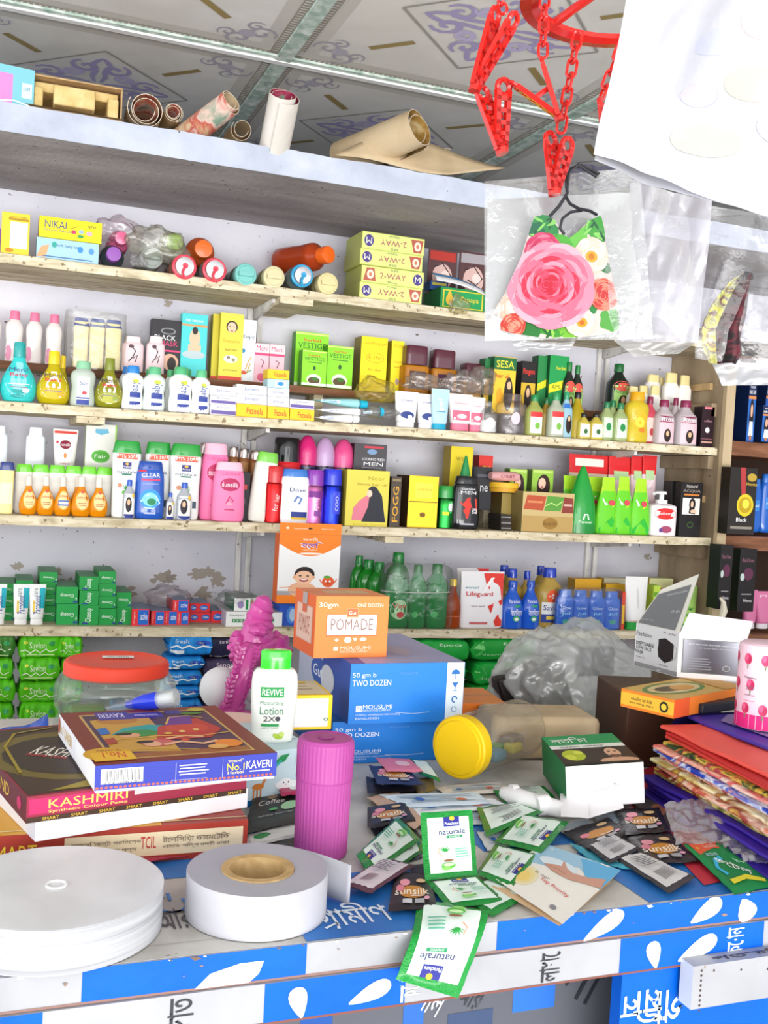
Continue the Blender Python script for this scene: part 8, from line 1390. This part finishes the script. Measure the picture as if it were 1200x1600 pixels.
# ---------------- masks in bags
def sheet(c, d, label, m_, name='plastic_bag', amp=.006, seed=0, cat='plastic bag', items=(), back=.004, n=30, root=None, sub=None, thick=True):
    """a hanging bag: two slightly billowing walls through four picture corners at the given distances"""
    P4 = [D(x, y, dd) for (x, y), dd in zip(c, d)]; o0 = P4[0]
    nrm = (P4[1]-P4[0]).cross(P4[3]-P4[0]).normalized(); nrm = nrm if nrm.dot(FW) < 0 else -nrm
    def fn(a, b, e=0, s_=1):
        ed = (min(a, 1-a)*4 if min(a, 1-a) < .25 else 1)*(min(b, 1-b)*4 if min(b, 1-b) < .25 else 1)
        return P4[0].lerp(P4[1], a).lerp(P4[3].lerp(P4[2], a), b)-o0+nrm*(s_*back*ed+amp*noise.noise(Vector((a*2.3+seed, b*1.6, s_)))+amp*.35*noise.noise(Vector((a*7+b*3, b*2, seed)))+e)
    mb = MB(); mb.grid(lambda a, b: fn(a, b), n, n, m_)
    if thick: mb.grid(lambda a, b: fn(1-a, b, 0, -1), n, n, m_)
    art(mb, lambda x, z_, e: fn(x+.5, 1-z_, e), 1, 1, items, nx=14)
    if sub: return mb.build(name, root, tuple(o0-root.location)), fn, o0
    o = mb.build(name, None, o0); tag(o, label, cat); return o, fn, o0
dm = 1.13
o, fn, o0 = sheet([(757, 283), (1000, 262), (1020, 530), (757, 533)], [dm, dm, dm, dm], 'clear bag with a white card holding the floral mask, clipped by the red peg', 'f2f4f4f', seed=1, amp=.004)
bagA = o
MBk = sheet([(762, 312), (1000, 300), (1006, 526), (757, 532)], [dm+.005, dm+.02, dm+.02, dm+.005], '', 'b0afb2', name='white_card', amp=.002, seed=2, root=bagA, sub=True, back=.0006)
# the mask: a curved die-cut shape with printed flowers
out = [(834, 340), (850, 336), (866, 345), (880, 368), (890, 372), (903, 362), (920, 345), (940, 335), (946, 350), (948, 372), (956, 410), (970, 470), (973, 512), (950, 520), (905, 528), (850, 530), (800, 520), (766, 508), (764, 498), (790, 455), (815, 400), (826, 365)]
mk = thing('fabric_mask', 'floral face mask with a big pink rose, hanging in the clear bag', 'mask', D(870, 430, dm-.012)); m0 = D(870, 430, dm-.012)
PX = 1/1613*(dm-.012)
def mm(x, y, e=0):   # picture offsets on the mask's own surface
    u_ = (x-870); v_ = (y-430); bow = .018*((u_/105)**2)-.004*((v_/95)**2)
    return RT*(u_*PX)-UP*(v_*PX)+FW*(bow-e)
mb = MB()
def inside(x, y):
    c_ = False; j = len(out)-1
    for i in range(len(out)):
        if ((out[i][1] > y) != (out[j][1] > y)) and x < (out[j][0]-out[i][0])*(y-out[i][1])/(out[j][1]-out[i][1])+out[i][0]: c_ = not c_
        j = i
    return c_
G_ = 30
def outline_row(t):   # left and right edge of the shape at height t, as a smooth die-cut
    y = 338+190*t; xs = []
    for i in range(len(out)):
        a, b = out[i], out[(i+1) % len(out)]
        if (a[1]-y)*(b[1]-y) <= 0 and a[1] != b[1]: xs.append(a[0]+(b[0]-a[0])*(y-a[1])/(b[1]-a[1]))
    return xs, y
vs = [mm(x, y) for x, y in out]
import mathutils
from mathutils.geometry import delaunay_2d_cdt
def clip_poly(pts):  # fine triangulation of the outline so it can curve
    P = [Vector(p) for p in pts]; n = len(P); den = []
    for i in range(n):
        for k in range(4): den.append(P[i].lerp(P[(i+1) % n], k/4))
    m_ = len(den); extra = [Vector((x, y)) for x in range(760, 980, 9) for y in range(338, 530, 9) if inside(x, y) and min((Vector((x, y))-q).length for q in den) > 4]
    v_, e_, f_, *_r = delaunay_2d_cdt(den+extra, [(i, (i+1) % m_) for i in range(m_)], [], 1, .01); return v_, f_
v_, f_ = clip_poly(out); mb.add([mm(a.x, a.y, .0006) for a in v_], [list(q) for q in f_], 'c0aea8'); mb.add([mm(a.x, a.y, -.0010) for a in v_], [list(q)[::-1] for q in f_], 'f0ecec'); mb.build('mask_body', mk)
mb = MB(); LV = [0]
def blobm(cx, cy, rx, ry, c, a=0, wav=0, k=5, clip=True):
    c = ''.join('%02x' % int(int(c[q:q+2], 16)*.83) for q in (0, 2, 4))
    LV[0] += 1; e = .0008+LV[0]*.000006; n = 22; pts = []
    for i in range(n):
        t = 2*PI*i/n; q = 1+wav*math.cos(k*t); x = rx*q*math.cos(t); y = ry*q*math.sin(t); X = cx+x*math.cos(a)-y*math.sin(a); Y_ = cy+x*math.sin(a)+y*math.cos(a)
        if clip and not inside(X, Y_):
            lo, hi = 0, 1
            for _ in range(7):
                mdl = (lo+hi)/2
                if inside(cx+(X-cx)*mdl, cy+(Y_-cy)*mdl): lo = mdl
                else: hi = mdl
            X, Y_ = cx+(X-cx)*lo, cy+(Y_-cy)*lo
        pts.append((X, Y_))
    mb.add([mm(cx, cy, e)]+[mm((x+cx)/2, (y+cy)/2, e) for x, y in pts]+[mm(x, y, e) for x, y in pts], [(0, 1+i, 1+(i+1) % n) for i in range(n)]+[(1+i, 1+n+i, 1+n+(i+1) % n, 1+(i+1) % n) for i in range(n)], c)
rn = random.Random(5)
for cx, cy, rx, ry, c in ((850, 360, 26, 20, '2f8a4a'), (880, 385, 20, 24, '4fae3a'), (930, 352, 20, 16, '3fa03a'), (905, 370, 18, 14, '6ac04a'), (836, 360, 12, 14, '1f6a4a'), (945, 365, 10, 14, '4a9a4a'), (860, 505, 34, 22, '3f9a30'), (885, 512, 26, 16, '7ac03a'), (920, 472, 26, 16, '2f8a44'), (958, 498, 18, 20, '5aa84a'), (830, 515, 24, 14, '2a7a34'), (948, 415, 14, 8, '3a7a4a')): blobm(cx, cy, rx, ry, c, rn.random()*2, .12)
for i in range(14): blobm(848+rn.random()*45, 495+rn.random()*28, 12, 2.2, '9ad85a' if i % 2 else '1f6a2a', rn.random()*3)
for i in range(16): blobm(835+rn.random()*30 if i % 2 else 915+rn.random()*30, 342+rn.random()*26, 9, 2, '8ad06a' if i % 3 else '1f5a3a', rn.random()*3)
def rose(cx, cy, R, outer, mid, inner, sp=0):
    for j, (q, n, c) in enumerate(((1.0, 9, outer), (.84, 8, mid), (.66, 7, outer), (.5, 6, mid), (.36, 5, inner), (.22, 4, mid))):
        for i in range(n):
            a = 2*PI*i/n+j*.7+sp; blobm(cx+math.cos(a)*R*q*.62, cy+math.sin(a)*R*q*.62, R*.44*q**.5, R*.30*q**.5+1, c if i % 2 else mid if c != mid else inner, a+PI/2)
            blobm(cx+math.cos(a)*R*q*.56, cy+math.sin(a)*R*q*.56, R*.36*q**.5, R*.22*q**.5+1, mid if c == outer else inner, a+PI/2)
    blobm(cx, cy, R*.12, R*.1, inner)
rose(848, 392, 30, 'd84a74', 'c8305e', 'e87a94', 1); rose(925, 398, 30, 'f2dcd2', 'ead0bc', 'f8ece4', 2); blobm(925, 400, 10, 9, 'e8a83a'); blobm(925, 400, 5, 5, 'c87a1a')
rose(945, 458, 27, 'e8604a', 'f0907a', 'c83a3a', 0); rose(798, 478, 22, 'f0d0c0', 'e8c0a8', 'f8e4d8', 1); rose(802, 508, 20, 'e0604a', 'd04034', 'f09a80', 2); rose(905, 503, 26, 'f4e4d8', 'ecd4c0', 'faf0e8', 1); blobm(908, 505, 9, 8, 'e8a02a'); blobm(908, 505, 4, 4, 'c86a1a')
rose(862, 448, 74, 'eab4c4', 'e890a8', 'e0708c', .3); rose(860, 447, 56, 'ee9cb0', 'e8708c', 'd8304e', .9); rose(856, 446, 30, 'ee8098', 'e04a68', 'c8203a', 1.3)
mb.build('flower_print', mk, smooth=0)
mb = MB(); BL = '24262c'
def cord(pts, r=.0018): mb.tube([RT*((x-870)*PX)-UP*((y-430)*PX)-FW*z_ for x, y, z_ in pts], r, BL, n=7)
cord([(856, 341, .0), (872, 325, .006), (884, 306, .009), (882, 285, .009), (890, 268, .009), (905, 262, .008), (922, 268, .006), (935, 274, .004)]); cord([(881, 308, .007), (888, 322, .009), (902, 330, .009), (920, 332, .006), (932, 337, .003)]); cord([(884, 300, .008), (886, 275, .012), (900, 263, .012), (915, 272, .01), (930, 280, .008)])
cord([(908, 331, .005), (890, 334, .006), (877, 344, .006), (874, 358, .004), (881, 367, .002)], .0016); mb.build('ear_cord', mk)
# translucent bags behind, at the right
o, _, _ = sheet([(985, 285), (1112, 312), (1090, 536), (965, 532)], [1.15, 1.15, 1.15, 1.15], 'milky empty plastic bag hanging right of the floral mask', 'dcdbe2h', seed=5, amp=.012, back=.006)
o, _, _ = sheet([(1085, 318), (1290, 350), (1260, 590), (1085, 560)], [1.16, 1.16, 1.16, 1.16], 'clear bag at the right edge holding a dark and yellow mask', 'e6e6eav', seed=8, amp=.012, back=.01)
mk2 = thing('fabric_mask', 'dark maroon and yellow-green folded mask inside the right-hand clear bag', 'mask', D(1135, 500, 1.155)); b0 = D(1135, 500, 1.155); mb = MB(); px2 = 1.17/1613
L2 = [(1164, 426), (1142, 440), (1118, 470), (1100, 505), (1100, 540), (1110, 564)]; R2 = [(1172, 432), (1170, 460), (1166, 495), (1158, 520), (1160, 550), (1150, 568)]
dk = floral('dark_mask_print', ['12080c', '2a0e14', '5a1c26', '1a0a10'], 22); yl = floral('yellow_mask_print', ['8a9a3a', 'd8d04a', 'a8a87a', '6a3a4a', 'e0c83a'], 30)
f2 = lambda a, b: (lambda p, q: (RT*((p[0]+(q[0]-p[0])*a-1135)*px2)-UP*((p[1]+(q[1]-p[1])*a-500)*px2)+FW*(.01*math.sin(a*PI*2)+.004)))(*[tuple(S_[min(int(b*5), 4)][k]+(S_[min(int(b*5), 4)+1][k]-S_[min(int(b*5), 4)][k])*(b*5-min(int(b*5), 4)) for k in (0, 1)) for S_ in (L2, R2)])
mb.grid(lambda a, b: f2(a*.4, b), 8, 16, yl); mb.grid(lambda a, b: f2(.4+a*.6, b), 8, 16, dk); mb.build('mask_fabric', mk2, solid=.0015)
mb = MB(); mb.tube([RT*((x-1135)*px2)-UP*((y-500)*px2) for x, y in ((1160, 436), (1166, 428), (1172, 430), (1173, 438))], .003, '1e1a1c'); mb.build('ear_cord', mk2)
sheet([(958, 530), (1100, 527), (1060, 553), (990, 557)], [1.2, 1.2, 1.2, 1.2], 'loose pale film edge hanging below the milky bag', 'e4e4e2h', seed=12, amp=.006, back=.002)
sheet([(800, 533), (900, 532), (890, 547), (806, 548)], [1.15, 1.15, 1.15, 1.15], 'thin film edge hanging below the floral mask bag', 'e8eaeaf', seed=14, amp=.003, back=.001)
sheet([(1110, 560), (1280, 560), (1260, 600), (1128, 603)], [1.19, 1.19, 1.19, 1.19], 'frosted film edge hanging below the right-hand bag', 'dcdee2h', seed=15, amp=.006, back=.002)
# the big white bag close to the camera
pr = [('e', -.05, .62, .2, .12, 'b4b6c8'), ('e', .15, .7, .22, .16, 'dcb8b2'), ('e', -.1, .4, .16, .1, 'b8b2cc'), ('e', .12, .45, .24, .14, 'dccaa8'), ('e', .25, .3, .2, .1, 'b4bccc'), ('e', -.05, .22, .3, .12, 'dccfb0'), ('e', .3, .55, .16, .12, 'dcb4ae')]
o, fnw, ow = sheet([(985, -40), (1330, -60), (1300, 372), (929, 250)], [.78, .74, .74, .78], 'big overexposed white plastic bag hanging nearest the camera at the top right', 'b9b9c1', seed=21, amp=.020, back=.014, items=pr)
